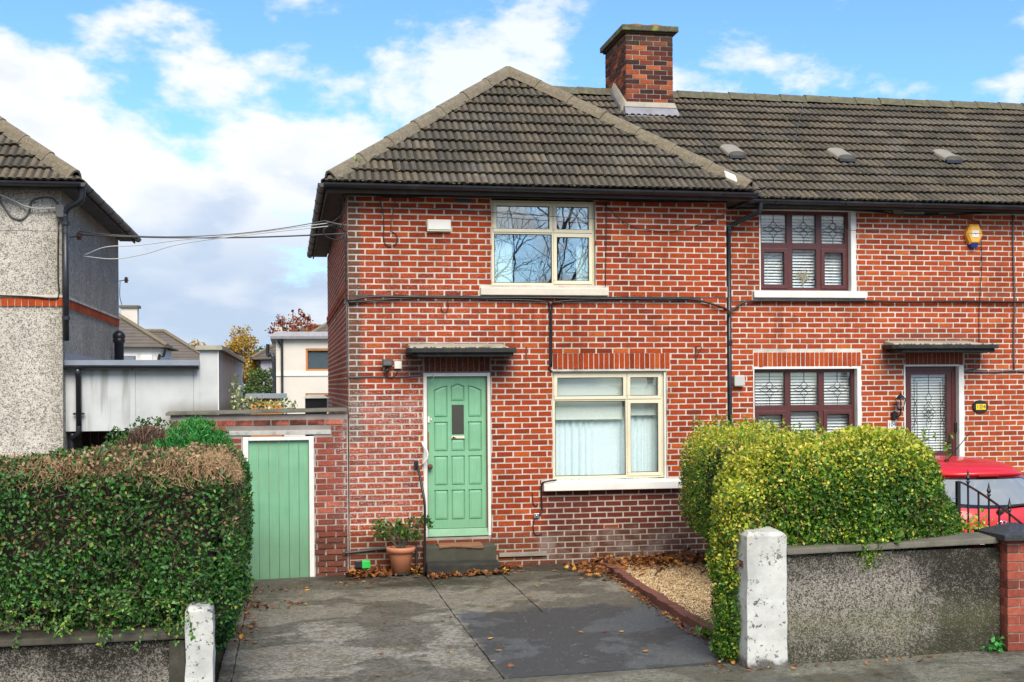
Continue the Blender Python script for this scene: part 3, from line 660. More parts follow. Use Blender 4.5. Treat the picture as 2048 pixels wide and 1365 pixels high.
m.build('mortar_patch', M['white_paint'], roof1, bevel=0.02)
# terrace roof of number 104
m = MB(); m.add([(W1 + 0.004, ye2, EZ - 0.01), (X2 + 0.2, ye2, EZ - 0.01), (X2 + 0.2, yr2, zr2 - 0.01), (W1 + 0.004, yr2, zr2 - 0.01), (X2 + 0.2, 2 * yr2 - ye2 + 0.9, EZ - 0.6), (W1 + 0.004, 2 * yr2 - ye2 + 0.9, EZ - 0.6)], [(0, 1, 2, 3), (3, 2, 4, 5)])
roof2 = m.build('roof', M['soffit'], H2)
tile_face(roof2, (W1, ye2, EZ), (1, 0, 0), (0, c2, s2), [(0.0, -0.05), (X2 - W1 + 0.2, -0.05), (X2 - W1 + 0.2, SL2), (0.0, SL2)], 0.30, 0, 0, 300, [], 13, 25, 0.003)
cap_tiles(roof2, 'ridge_tile', (W1 + 0.01, yr2, zr2 + 0.02), (X2 + 0.2, yr2, zr2 + 0.02), M['ridge_tile'], 0.45, 0.125, 0.075)
moss_lumps(roof2, (W1, ye2, EZ), (1, 0, 0), (0, c2, s2), 260, lambda v: (0.1, 5.6), 13, 0.30, 62)
for (vx, vy) in ((5.85, 1.60), (7.585, 1.59), (9.37, 1.64)):          # dome roof vents
    vz = EZ + t2 * (vy - ye2) + 0.05; m = MB(); prof = []
    for k in range(9):
        a = math.pi * k / 8; prof.append((0.15 * math.cos(a), 0.085 * math.sin(a) ** 0.7 if 0 < k < 8 else 0.0))
    y0, y1 = -0.20, 0.20
    vs = [(vx + p, vy + y0, vz + q - 0.09) for p, q in prof] + [(vx + p * 0.98, vy + y1, vz + q * 0.6 + 0.12) for p, q in prof] + [(vx + p * 0.9, vy + y0 + 0.03, vz + q * 0.35 - 0.09) for p, q in prof]
    m.add(vs, [(i, i + 1, 9 + i + 1, 9 + i) for i in range(8)][::1] + [(18 + i, 18 + i + 1, i + 1, i) for i in range(8)] + [tuple(range(9, 18)), tuple(range(18, 27))])
    m.build('roof_vent', M['vent_plastic'], roof2, smooth=False)
    box(vx - 0.13, vx + 0.13, vy - 0.235, vy - 0.175, vz - 0.12, vz - 0.075).build('vent_grille', M['black_plastic'], roof2)

# chimney stack astride the ridge
cx0, cx1, cy0, cy1 = 4.570, 5.355, 2.95, 4.25
chim = box(cx0 + 0.008, cx1 - 0.008, cy0 + 0.008, cy1 - 0.008, 6.2, 8.06).build('chimney', M['mortar_chimney'], roof1)
CVX = brick_variants('brick', M['chimney_brick'], 0.2166, 0.064, 8); CVH = brick_variants('brick', M['chimney_brick'], 0.102, 0.064, 3); CH3 = brick_variants('brick', M['chimney_brick'], 0.148, 0.064, 3)
CK = 0.0772
for n in range(15):
    z = 6.93 + n * CK + 0.038
    segs = [(0, 0.114), (0.114, 0.3426), (0.3426, 0.5712), (0.5712, 0.785)] if n % 2 else [(0, 0.2286), (0.2286, 0.4572), (0.4572, 0.6858), (0.6858, 0.785)]
    for (a, b) in segs:
        me = MB().box(-(b - a) / 2 + 0.006, (b - a) / 2 - 0.006, 0, 0.05, -0.032, 0.032, 0.002).mesh('brick', M['chimney_brick'])
        copy_part(me, 'brick', chim, (cx0 + (a + b) / 2, cy0, z))
    y = cy0 + (0.055 if n % 2 else 0.055); seg = 0.114 if not n % 2 else 0.2286; k = 0
    while y < cy1 - 0.05:
        e = min(y + (seg if k == 0 else 0.2286), cy1)
        for (xf, sx) in ((cx0, 1),):
            me = MB().box(0, 0.05, -(e - y) / 2 + 0.006, (e - y) / 2 - 0.006, -0.032, 0.032, 0.002).mesh('brick', M['chimney_brick'])
            copy_part(me, 'brick', chim, (xf, (y + e) / 2, z))
        y = e; k += 1
m = MB(); m.box(cx0 - 0.075, cx1 + 0.075, cy0 - 0.075, cy1 + 0.075, 8.075, 8.165); m.build('slab', M['mossy_slab'], chim, bevel=0.012)
box(cx0 - 0.03, cx1 + 0.03, cy0 - 0.03, cy1 + 0.03, 8.045, 8.074).build('slab', M['chimney_brick'], chim)
for (px, py) in ((4.80, 3.25), (5.12, 3.25), (4.80, 3.95), (5.12, 3.95)):
    MB().lathe([(0.135, 0), (0.125, 0.03), (0.13, 0.06), (0.145, 0.07), (0.145, 0.09), (0.105, 0.09), (0.10, 0.03)], (px, py, 8.16), 16).build('chimney_pot', M['chimney_pot'], chim, smooth=True)
fz = lambda y: EZ + t2 * (y - ye2)
m = MB(); m.hexa([(cx0 - 0.05, cy0 - 0.16, fz(cy0 - 0.16) + 0.035), (cx1 + 0.07, cy0 - 0.16, fz(cy0 - 0.16) + 0.035), (cx1 + 0.04, cy0 + 0.02, fz(cy0) + 0.05), (cx0 - 0.04, cy0 + 0.02, fz(cy0) + 0.05)],
                 [(cx0 - 0.05, cy0 - 0.155, fz(cy0 - 0.16) + 0.065), (cx1 + 0.07, cy0 - 0.155, fz(cy0 - 0.16) + 0.065), (cx1 + 0.03, cy0 - 0.02, fz(cy0) + 0.15), (cx0 - 0.03, cy0 - 0.02, fz(cy0) + 0.15)])
m.build('flashing', M['lead'], chim, bevel=0.006)
m = MB(); m.hexa([(cx0 - 0.05, cy0 - 0.07, fz(cy0) + 0.10), (cx1 + 0.04, cy0 - 0.07, fz(cy0) + 0.10), (cx1 + 0.02, cy0 + 0.01, fz(cy0) + 0.1), (cx0 - 0.03, cy0 + 0.01, fz(cy0) + 0.1)],
                 [(cx0 - 0.03, cy0 - 0.025, fz(cy0) + 0.19), (cx1 + 0.02, cy0 - 0.025, fz(cy0) + 0.19), (cx1 + 0.01, cy0 + 0.01, fz(cy0) + 0.2), (cx0 - 0.01, cy0 + 0.01, fz(cy0) + 0.2)])
for (ya, yb_) in ((cy0, 3.3), (3.3, 3.62)):
    m.hexa([(cx0 - 0.10, ya, fz(ya) + 0.03), (cx0 + 0.01, ya, fz(ya) + 0.03), (cx0 + 0.01, yb_, fz(yb_) + 0.03), (cx0 - 0.10, yb_, fz(yb_) + 0.03)], [(cx0 - 0.03, ya, fz(ya) + 0.21), (cx0 + 0.01, ya, fz(ya) + 0.21), (cx0 + 0.01, yb_, fz(yb_) + 0.21), (cx0 - 0.03, yb_, fz(yb_) + 0.21)])
m.build('mortar_fillet', M['concrete_stone'], chim, bevel=0.01)
for k in range(3):
    y = cy0 - 0.06 + k * 0.22; m = MB(); m.hexa([(cx0 - 0.115, y, fz(y) + 0.04), (cx0 - 0.105, y, fz(y) + 0.04), (cx0 - 0.105, y + 0.2, fz(y + 0.2) + 0.04), (cx0 - 0.115, y + 0.2, fz(y + 0.2) + 0.04)], [(cx0 - 0.105, y, fz(y) + 0.14), (cx0 - 0.098, y, fz(y) + 0.14), (cx0 - 0.098, y + 0.2, fz(y + 0.2) + 0.14), (cx0 - 0.105, y + 0.2, fz(y + 0.2) + 0.14)])
    m.build('flashing', M['lead'], chim)

# eaves: soffits, fascias, gutters, downpipes
def half_gutter(parent, A, B, mat, r=0.058, name='gutter'):
    A, B = Vector(A), Vector(B); D = (B - A).normalized(); S = D.cross(Vector((0, 0, 1))); n = 8
    sec = [(math.cos(math.pi + math.pi * k / n), math.sin(math.pi + math.pi * k / n)) for k in range(n + 1)]
    m = MB(); vs = []
    for P in (A, B):
        for rr in (r, r - 0.006): vs += [P + S * (a * rr) + Vector((0, 0, b * rr)) for a, b in sec]
    k = n + 1
    fs = [(i, i + 1, 2 * k + i + 1, 2 * k + i) for i in range(n)] + [(k + i, 3 * k + i, 3 * k + i + 1, k + i + 1) for i in range(n)]
    fs += [(0, 2 * k, 3 * k, k), (n, k + n, 3 * k + n, 2 * k + n)] + [(i, k + i, k + i + 1, i + 1) for i in range(n)] + [(2 * k + i, 2 * k + i + 1, 3 * k + i + 1, 3 * k + i) for i in range(n)]
    fs += [tuple(range(k))[::1], tuple(2 * k + i for i in range(k))[::-1]]
    m.add(vs, fs); g = m.build(name, mat, parent, smooth=False)
    L = (B - A).length; q = int(L / 0.95)
    for i in range(q):
        P = A.lerp(B, (i + 0.5) / max(q, 1)); mb = MB(); mb.tube([P + S * (math.cos(math.pi + math.pi * j / 8) * (r + 0.003)) + Vector((0, 0, math.sin(math.pi + math.pi * j / 8) * (r + 0.003))) for j in range(9)], 0.009, 4)
        mb.build('gutter_bracket', mat, g)
    return g
m = MB(); m.box(xl + 0.03, xr - 0.03, ye + 0.06, 0.006, 4.945, 4.965); m.box(xl + 0.03, -0.004, 0.007, yb - 0.1, 4.946, 4.966); m.box(xl + 0.02, xr - 0.02, ye + 0.035, ye + 0.058, 4.905, 5.02); m.box(xl + 0.005, xl + 0.028, ye + 0.06, yb - 0.1, 4.905, 5.02); m.box(0.0, W1, -0.018, 0.004, 4.915, 4.944)
m.box(W1 + 0.004, xr - 0.03, 0.007, 0.6, 4.946, 4.966); m.box(xr - 0.028, xr - 0.005, ye + 0.06, 0.33, 4.905, 5.02)
m.build('soffit', M['soffit'], H1)
half_gutter(H1, (xl - 0.03, ye - 0.035, 5.015), (xr + 0.02, ye - 0.035, 5.0), M['black_plastic'])
half_gutter(H1, (xl - 0.045, ye - 0.03, 5.013), (xl - 0.045, yb, 4.99), M['old_gutter'])
m = MB(); m.box(W1 + 0.004, X2, ye2 + 0.06, YH2 + 0.006, 4.975, 4.995); m.box(xr, X2, ye2 + 0.035, ye2 + 0.058, 4.92, 5.03); m.box(W1 + 0.03, X2, YH2 - 0.02, YH2 + 0.004, 4.94, 4.974)
m.build('soffit', M['soffit'], H2)
half_gutter(H2, (xr + 0.02, ye2 - 0.03, 5.02), (X2 + 0.2, ye2 - 0.03, 4.99), M['black_plastic'])
m = MB(); m.tube(curve_pts([(5.77, 0.30, 4.99), (5.77, 0.31, 4.90), (5.75, 0.33, 4.84), (5.66, 0.42, 4.80), (5.47, 0.56, 4.70), (5.41, 0.60, 4.65), (5.405, 0.60, 4.56)]), 0.036, 10); m.tube([(5.405, 0.60, 4.58), (5.405, 0.60, 0.1)], 0.036, 10)
dp = m.build('downpipe', M['black_plastic'], H2, smooth=True)
for z in (4.62, 2.98, 1.2): MB().lathe([(0.037, 0), (0.046, 0.005), (0.046, 0.07), (0.037, 0.075)], (5.405, 0.60, z), 12).build('pipe_collar', M['black_plastic'], dp)
# ------------------------------------------------------------------ windows
def frame_rect(m, x0, x1, z0, z1, w, y0, y1, wb=None):
    wb = wb or w
    m.box(x0, x1, y0, y1, z1 - w, z1); m.box(x0, x1, y0, y1, z0, z0 + wb)
    m.box(x0, x0 + w, y0, y1, z0 + wb, z1 - w); m.box(x1 - w, x1, y0, y1, z0 + wb, z1 - w)
def casement_window(house, x0, x1, z0, z1, yf, mull, trans, fw, mat, opening, glass, inner=0.045, bar=0.035):
    """outer frame with mullions at mull, a transom at trans; lights listed in opening get a sash of their own"""
    m = MB(); y0, y1 = yf, yf + 0.07
    frame_rect(m, x0, x1, z0, z1, fw, y0, y1)
    xs = [x0 + fw] + [v for c in mull for v in (c - bar / 2, c + bar / 2)] + [x1 - fw]
    for c in mull: m.box(c - bar / 2, c + bar / 2, y0, y1, z0 + fw, z1 - fw)
    cols = [(xs[i], xs[i + 1]) for i in range(0, len(xs), 2)]
    for (a, b) in cols: m.box(a, b, y0, y1, trans - bar / 2, trans + bar / 2)
    win = m.build('window', mat, house, bevel=0.004)
    for ci, (a, b) in enumerate(cols):
        for ri, (c, e) in enumerate(((z0 + fw, trans - bar / 2), (trans + bar / 2, z1 - fw))):
            w = 0.0
            if (ci, ri) in opening:
                w = inner; mm = MB(); frame_rect(mm, a - 0.012, b + 0.012, c - 0.012, e + 0.012, w, y0 - 0.014, y0 + 0.05); mm.build('sash', mat, win, bevel=0.005)
            g = w - 0.012 if w else 0.0
            mm = MB(); frame_rect(mm, a + g, b - g, c + g, e - g, 0.008, y0 + 0.012, y0 + 0.02); mm.build('gasket', M['iron_black'], win)
            box(a + g - 0.005, b - g + 0.005, y0 + 0.022, y0 + 0.030, c + g - 0.005, e - g + 0.005).build('pane', glass, win)
    return win, cols
def sill(win, x0, x1, y0, y1, z0, z1, mat):
    m = MB(); m.hexa([(x0, y0, z0), (x1, y0, z0), (x1, y1, z0), (x0, y1, z0)], [(x0, y0, z1 - 0.02), (x1, y0, z1 - 0.02), (x1, y1, z1 + 0.01), (x0, y1, z1 + 0.01)])
    return m.build('sill', mat, win, bevel=0.008)
def room_box(house, x0, x1, y0, depth, z0, z1):
    m = MB(); y1 = y0 + depth
    m.add([(x0, y0, z0), (x1, y0, z0), (x1, y1, z0), (x0, y1, z0), (x0, y0, z1), (x1, y0, z1), (x1, y1, z1), (x0, y1, z1)], [(0, 1, 2, 3), (4, 7, 6, 5), (1, 5, 6, 2), (2, 6, 7, 3), (3, 7, 4, 0)])
    return m.build('room', M['room'], house)
def curtain(name, label, x0, x1, z0, z1, y, mat, folds=10, amp=0.02, cat='curtain', gather=0.0, seed=1):
    rr = random.Random(seed); n = folds * 8; m = MB(); vs = []
    ph = [rr.uniform(0, 6) for _ in range(3)]
    for j in range(7):
        t = j / 6; z = z1 + (z0 - z1) * t
        for i in range(n + 1):
            u = i / n; x = x0 + (x1 - x0) * u + gather * math.sin(t * 2.2 + u * 3)
            q = u * folds * 6.283 + ph[0] + 2.3 * math.sin(u * 9.1 + ph[1]) + 1.1 * math.sin(u * 21.7 + ph[2]); w = amp * (math.sin(q + t * 0.5) + 0.45 * math.sin(q * 1.93 + ph[2] + t * 0.8)) * (0.5 + 0.6 * t) * (0.65 + 0.5 * math.sin(u * 13.0 + ph[1]))
            vs.append((x, y + w, z))
    k = n + 1; m.add(vs, [(j * k + i, j * k + i + 1, (j + 1) * k + i + 1, (j + 1) * k + i) for j in range(6) for i in range(n)])
    o = m.build(name, mat, None, smooth=True); return tag(o, label, cat)
YW = 0.075
# upper window of the end house
win, cols = casement_window(H1, 1.902, 3.308, 3.765, 4.905, YW, [2.742], 4.475, 0.040, M['cream_upvc'], {(0, 1), (1, 1), (1, 0)}, M['glass_dark'])
sill(win, 1.735, 3.470, -0.075, YW, 3.632, 3.745, M['sill_cream'])
room_box(H1, 1.75, 3.45, 0.245, 3.5, 3.2, 4.93)
curtain('curtain', 'pale blue curtain hanging at the left of the upstairs cream window', 1.93, 2.22, 3.72, 4.86, 0.24, M['curtain_blue'], 4, 0.018, seed=2)
curtain('curtain', 'pale blue curtain hanging at the right of the upstairs cream window', 3.10, 3.29, 3.72, 4.86, 0.24, M['curtain_blue'], 3, 0.018, seed=3)
tag(box(1.93, 3.29, 0.205, 0.211, 4.70, 4.90).build('roller_blind', M['roller']), 'pale roller blind drawn a little way down behind the upstairs cream window', 'blind')
# lower window
win, cols = casement_window(H1, 2.711, 4.262, 1.170, 2.612, YW, [3.748], 2.235, 0.042, M['cream_upvc'], {(0, 1), (1, 1), (1, 0)}, M['glass'])
sill(win, 2.560, 4.470, -0.105, YW, 1.030, 1.150, M['sill_white'])
m = MB(); m.box(4.264, 4.288, 0.03, 0.11, 1.15, 2.61); m.build('reveal', M['white_paint'], win)
room_box(H1, 2.55, 4.45, 0.245, 3.0, 0.7, 2.62)
curtain('net_curtain', 'pale blue net curtain filling the downstairs cream window', 2.74, 4.24, 1.13, 2.14, 0.27, M['curtain_net'], 15, 0.026, seed=5)
m = MB(); m.box(2.74, 3.72, 0.20, 0.206, 1.98, 2.61); m.box(2.735, 3.725, 0.195, 0.211, 1.965, 1.98)
tag(m.build('roller_blind', M['roller']), 'grey green roller blind in the wide half of the downstairs cream window', 'blind')
m = MB(); m.box(3.775, 4.23, 0.20, 0.206, 2.03, 2.61); m.box(3.77, 4.235, 0.195, 0.211, 2.015, 2.03)
tag(m.build('roller_blind', M['roller']), 'grey green roller blind in the narrow half of the downstairs cream window', 'blind')

# mahogany windows of number 104 with venetian blinds and leaded top lights
def motif(win, xc, zc_, z0, z1, y, s=0.11):
    m = MB(); r = 0.0045
    m.tube([(xc, y, zc_ + s), (xc, y, z1)], r, 4); m.tube([(xc, y, zc_ - s), (xc, y, z0)], r, 4)
    q = s * 0.55
    for (dx, dz, ax, az) in ((0, q, q, q), (0, -q, q, q), (-q * 1.3, 0, q * 1.5, q * 0.7), (q * 1.3, 0, q * 1.5, q * 0.7)):
        pts = [(xc + dx + ax * math.cos(t * math.pi / 6), y, zc_ + dz + az * math.sin(t * math.pi / 6)) for t in range(12)]
        # pointed petal: diamond pulled toward a lens
        pts = [(xc + dx, y, zc_ + dz + az), (xc + dx + ax * 0.62, y, zc_ + dz + az * 0.38), (xc + dx + ax, y, zc_ + dz), (xc + dx + ax * 0.62, y, zc_ + dz - az * 0.38), (xc + dx, y, zc_ + dz - az), (xc + dx - ax * 0.62, y, zc_ + dz - az * 0.38), (xc + dx - ax, y, zc_ + dz), (xc + dx - ax * 0.62, y, zc_ + dz + az * 0.38), (xc + dx, y, zc_ + dz + az)]
        m.tube(pts, r, 4)
    m.build('lead_motif', M['iron_black'], win)
def venetian(label, x0, x1, z0, z1, y, pitch=0.0435):
    t = thing('venetian_blind', label, 'blind', ((x0 + x1) / 2, y, z0))
    box(x0, x1, y - 0.02, y + 0.02, z1 - 0.03, z1).build('headrail', M['blind_white'], t)
    L = x1 - x0; me = MB(); a = math.radians(38); w = 0.024
    me.hexa([(-L / 2, -w * math.cos(a), -w * math.sin(a)), (L / 2, -w * math.cos(a), -w * math.sin(a)), (L / 2, w * math.cos(a), w * math.sin(a)), (-L / 2, w * math.cos(a), w * math.sin(a))],
            [(-L / 2, -w * math.cos(a), -w * math.sin(a) + 0.003), (L / 2, -w * math.cos(a), -w * math.sin(a) + 0.003), (L / 2, w * math.cos(a), w * math.sin(a) + 0.003), (-L / 2, w * math.cos(a), w * math.sin(a) + 0.003)])
    mesh = me.mesh('slat', M['blind_white']); z = z1 - 0.055
    while z > z0:
        o = copy_part(mesh, 'slat', t, ((x0 + x1) / 2, y, z)); o.rotation_euler = (random.uniform(-0.05, 0.05), 0, 0); z -= pitch
    for x in (x0 + 0.15, x1 - 0.15): MB().tube([(x, y - 0.026, z0), (x, y - 0.026, z1)], 0.002, 3).build('cord', M['blind_white'], t)
YW2 = YH2 + 0.095
for (x0, x1, z0, z1, tr, nm) in ((5.905, 7.290, 3.775, 4.93, 4.42, 'upstairs'), (5.798, 7.372, 1.19, 2.645, 2.075, 'downstairs')):
    w = (x1 - x0); ml = [x0 + w * 0.345, x0 + w * 0.672]
    win, cols = casement_window(H2, x0, x1, z0, z1, YW2, ml, tr, 0.045, M['mahogany'], {(0, 0), (2, 0)}, M['glass'], 0.055, 0.085)
    for (a, b) in cols: motif(win, (a + b) / 2, (tr + z1) / 2 - 0.01, tr + 0.05, z1 - 0.05, YW2 + 0.014, 0.105)
    xr_ = 7.365 if nm == 'upstairs' else 7.432
    m = MB(); m.box(x1 + 0.001, xr_, YH2 - 0.004, YW2 + 0.05, z0 - 0.01, z1 + 0.035); m.box(x0 - 0.012, x1, YH2 - 0.003, YW2 + 0.05, z1 + 0.001, z1 + 0.035); m.box(x0 - 0.02, x0 - 0.002, YH2 - 0.006, YW2 + 0.05, z0 - 0.01, z1 + 0.034)
    m.build('reveal', M['white_paint'], win)
    if nm == 'upstairs': sill(win, 5.775, 7.500, YH2 - 0.08, YW2, 3.665, 3.772, M['sill_white'])
    else: sill(win, 5.68, 7.55, YH2 - 0.08, YW2, 1.07, 1.18, M['sill_white'])
    room_box(H2, x0 - 0.1, xr_ + 0.1, YH2 + 0.265, 2.6, z0 - 0.3, 4.95 if nm == 'upstairs' else 2.655)
    venetian('white venetian blind behind the %s mahogany window of number 104' % nm, x0 + 0.03, x1 - 0.03, z0 + 0.02, z1 - 0.03, YW2 + 0.12)
# dried branch ornament on the upstairs sill of 104
rr = random.Random(4); m = MB(); bx, bz, by = 6.62, 3.80, YW2 + 0.075
m.tube([(bx, by, bz), (bx + 0.01, by, bz + 0.16)], 0.006, 5)
for k in range(46):
    a = rr.uniform(0.15, 3.0); L = rr.uniform(0.08, 0.17); p = Vector((bx + 0.01, by, bz + rr.uniform(0.10, 0.2)))
    q = p + Vector((math.cos(a) * L * 1.05, rr.uniform(-0.012, 0.012), math.sin(a) * L)); m.tube([p, p.lerp(q, 0.5) + Vector((0, 0, 0.012)), q], [0.004, 0.003, 0.0015], 3)
plain('dry_stem', (0.42, 0.36, 0.20), 0.9, 0.2, 20, 0.1)
tag(m.build('dried_branch', M['dry_stem']), 'small dried branch standing in the upstairs mahogany window', 'ornament')

# ------------------------------------------------------------------ front door of the end house
YD = 0.085
m = MB(); m.box(0.977, 1.022, 0.02, 0.14, 0.45, 2.610); m.box(1.828, 1.868, 0.02, 0.14, 0.45, 2.610); m.box(1.023, 1.827, 0.02, 0.14, 2.562, 2.609)
m.build('door_frame', M['white_paint'], H1, bevel=0.004)
m = MB(); m.box(1.0225, 1.031, 0.03, 0.13, 0.5, 2.561); m.box(1.819, 1.8275, 0.03, 0.13, 0.5, 2.561); m.build('door_stop', M['brown_wood'], H1)
dx0, dx1, dz0, dz1 = 1.033, 1.817, 0.555, 2.552
colx = [(1.120, 1.302), (1.348, 1.528), (1.575, 1.757)]
rowz = {0: [(0.665, 1.062), (1.122, 1.512), (1.572, 1.962), (2.022, 2.442)], 1: [(0.665, 1.062), (1.122, 1.512), (1.572, 1.735), (2.235, 2.468)], 2: [(0.665, 1.062), (1.122, 1.512), (1.572, 1.962), (2.022, 2.442)]}
holes = [(a, b, c, e) for ci, (a, b) in enumerate(colx) for (c, e) in rowz[ci]] + [(1.350, 1.526, 1.785, 2.192)]
m = MB(); grid_slab(m, dx0, dx1, dz0, dz1, holes, lambda mm, a, b, c, e: mm.box(a, b, YD, YD + 0.045, c, e))
door1 = m.build('door', M['green_door'], H1)
tag(door1, 'pale green panelled front door with a narrow dark glass pane')
for ci, (a, b) in enumerate(colx):
    for ri, (c, e) in enumerate(rowz[ci]):
        m = MB(); top = ri == 3; g = 0.016
        def outl(k, y):
            if not top: return [(a + k, y, c + k), (b - k, y, c + k), (b - k, y, e - k), (a + k, y, e - k)]
            hl, hr = (0.06, 0.0) if ci == 0 else ((0.0, 0.06) if ci == 2 else (0.035, 0.035))
            return [(a + k, y, c + k), (b - k, y, c + k), (b - k, y, e - k - hr), ((a + b) / 2, y, e - k - (0.0 if ci == 1 else 0.02)), (a + k, y, e - k - hl)]
        o0, o1, o2, o3 = outl(0, YD + 0.022), outl(0.010, YD + 0.020), outl(g, YD + 0.006), outl(g + 0.022, YD + 0.002)
        n = len(o0); vs = o0 + o1 + o2 + o3; fs = [(s * n + i, s * n + (i + 1) % n, (s + 1) * n + (i + 1) % n, (s + 1) * n + i) for s in range(3) for i in range(n)] + [tuple(3 * n + i for i in range(n))]
        m.add(vs, fs)
        if top:                                                # arched rail filling the corner above the panel
            q = [(a, YD + 0.001, e), (b, YD + 0.001, e)] + [tuple((p[0], YD + 0.001, p[2])) for p in outl(0, 0)[2:]]
            m.add(q, [tuple(range(len(q)))[::-1]])
        m.build('panel', M['green_door'], door1)
box(1.348, 1.528, YD + 0.012, YD + 0.020, 1.783, 2.194).build('pane', M['glass_dark'], door1)
m = MB(); frame_rect(m, 1.347, 1.529, 1.781, 2.196, 0.010, YD - 0.003, YD + 0.012); m.build('pane_bead', M['green_door'], door1)
m = MB(); m.box(1.352, 1.524, YD - 0.012, YD, 1.738, 1.775); lb = m.build('letterbox', M['cream_upvc'], door1, bevel=0.004)
m = MB(); m.add([(1.356, YD - 0.0135, 1.742), (1.420, YD - 0.0135, 1.742), (1.372, YD - 0.0135, 1.768)], [(0, 1, 2)]); m.build('sticker', M['iron_black'], lb)
m = MB(); m.box(1.034, 1.052, YD - 0.012, YD - 0.0005, 1.50, 1.83); m.build('edge_strip', M['brown_wood'], door1)
m = MB(); m.tube([(1.062, YD, 1.378), (1.062, YD - 0.035, 1.378)], 0.012, 8); m.lathe([(0.004, -0.034), (0.026, -0.026), (0.035, 0.0), (0.026, 0.026), (0.004, 0.034)], (1.062, YD - 0.055, 1.378), 12); m.build('door_knob', M['rust'], door1, smooth=True)
box(1.035, 1.062, YD - 0.016, YD, 1.955, 2.035).build('alarm_sensor', M['white_paint'], door1); box(1.072, 1.092, YD - 0.01, YD, 1.985, 2.01).build('alarm_sensor', M['white_paint'], door1)
m = MB(); m.hexa([(1.024, 0.020, 0.455), (1.826, 0.020, 0.455), (1.826, YD + 0.05, 0.455), (1.024, YD + 0.05, 0.455)], [(1.024, 0.045, 0.548), (1.826, 0.045, 0.548), (1.826, YD + 0.05, 0.553), (1.024, YD + 0.05, 0.553)]); m.build('weather_board', M['green_door'], door1, bevel=0.004)
room_box(H1, 0.9, 1.95, 0.25, 3.0, 0.3, 2.62)
m = MB()                                                        # grab handle
m.tube(curve_pts([(0.955, -0.01, 1.70), (0.965, -0.05, 1.66), (1.01, -0.075, 1.58), (1.012, -0.075, 1.50), (0.965, -0.05, 1.43), (0.955, -0.005, 1.41)]), 0.014, 8); m.build('grab_handle', M['white_paint'], H1, smooth=True)
# canopy over it
def canopy(house, x0, x1, yf, z, ux1):
    m = MB(); d = 0.43
    poly = [(x0 + 0.03, yf), (x0, yf - d + 0.07), (x0 + 0.07, yf - d), (x1, yf - d), (x1, yf)]
    poly2 = [(x0 + 0.12, yf), (x0 + 0.10, yf - d + 0.11), (x0 + 0.15, yf - d + 0.05), (x1 - 0.03, yf - d + 0.05), (x1 - 0.03, yf)]
    def up(p, zz): return [(x, y, zz) for x, y in p]
    m.hexa(up(poly, z + 0.022), up(poly, z + 0.082)); m.hexa(up(poly2, z - 0.03), up(poly2, z + 0.021))
    c = m.build('canopy', M['black_canopy'], house, bevel=0.008)
    m = MB(); m.hexa([(x0 + 0.05, yf - d + 0.10, z + 0.083), (x1 - 0.06, yf - d + 0.10, z + 0.083), (x1 - 0.06, yf, z + 0.083), (x0 + 0.05, yf, z + 0.083)], [(x0 + 0.06, yf - d + 0.13, z + 0.105), (ux1, yf - d + 0.13, z + 0.105), (ux1, yf, z + 0.15), (x0 + 0.06, yf, z + 0.15)])
    m.build('canopy_screed', M['concrete_stone'], c, bevel=0.01)
    for k in range(26):                                          # moss tufts along the lip
        x = random.uniform(x0 + 0.1, x1 - 0.05); MB().lathe([(0.004, 0.0), (0.022, 0.004), (0.014, 0.014), (0.003, 0.019)], (x, yf - d + random.uniform(0.03, 0.09), z + 0.080), 6).build('moss', M['mossy_slab'], c)
    return c
canopy(H1, 0.715, 2.14, 0.0, 2.842, 2.02)
canopy(H2, 7.735, 9.36, YH2, 2.90, 9.10)
# steps, mat
m = MB(); m.box(0.955, 1.875, -0.34, 0.03, 0.0, 0.365); m.box(0.960, 1.870, 0.0305, 0.20, 0.1, 0.450); st = m.build('step', M['step_concrete'], H1, bevel=0.012)
m = MB(); m.hexa([(0.93, -0.66, -0.05), (1.895, -0.66, -0.05), (1.89, -0.342, -0.05), (0.935, -0.342, -0.05)], [(0.94, -0.65, 0.185), (1.875, -0.65, 0.175), (1.88, -0.342, 0.185), (0.945, -0.342, 0.19)]); m.build('step', M['dark_concrete'], H1, bevel=0.015)
m = MB(); g = 12
vs = []
for j in range(5):
    for i in range(g + 1):
        u, v = i / g, j / 4; vs.append((1.13 + 0.57 * u + random.uniform(-0.004, 0.004), -0.36 + 0.30 * v + random.uniform(-0.006, 0.006), 0.383 + 0.012 * math.sin(u * 5) * (1 - v) - (0.022 if j == 0 else 0)))
k = g + 1; m.add(vs, [(j * k + i, j * k + i + 1, (j + 1) * k + i + 1, (j + 1) * k + i) for j in range(4) for i in range(g)])
mt = m.build('doormat', M['coir']); mo = mt.modifiers.new('solid', 'SOLIDIFY'); mo.thickness = 0.016
tag(mt, 'worn brown coir doormat on the concrete step below the green door', 'doormat')

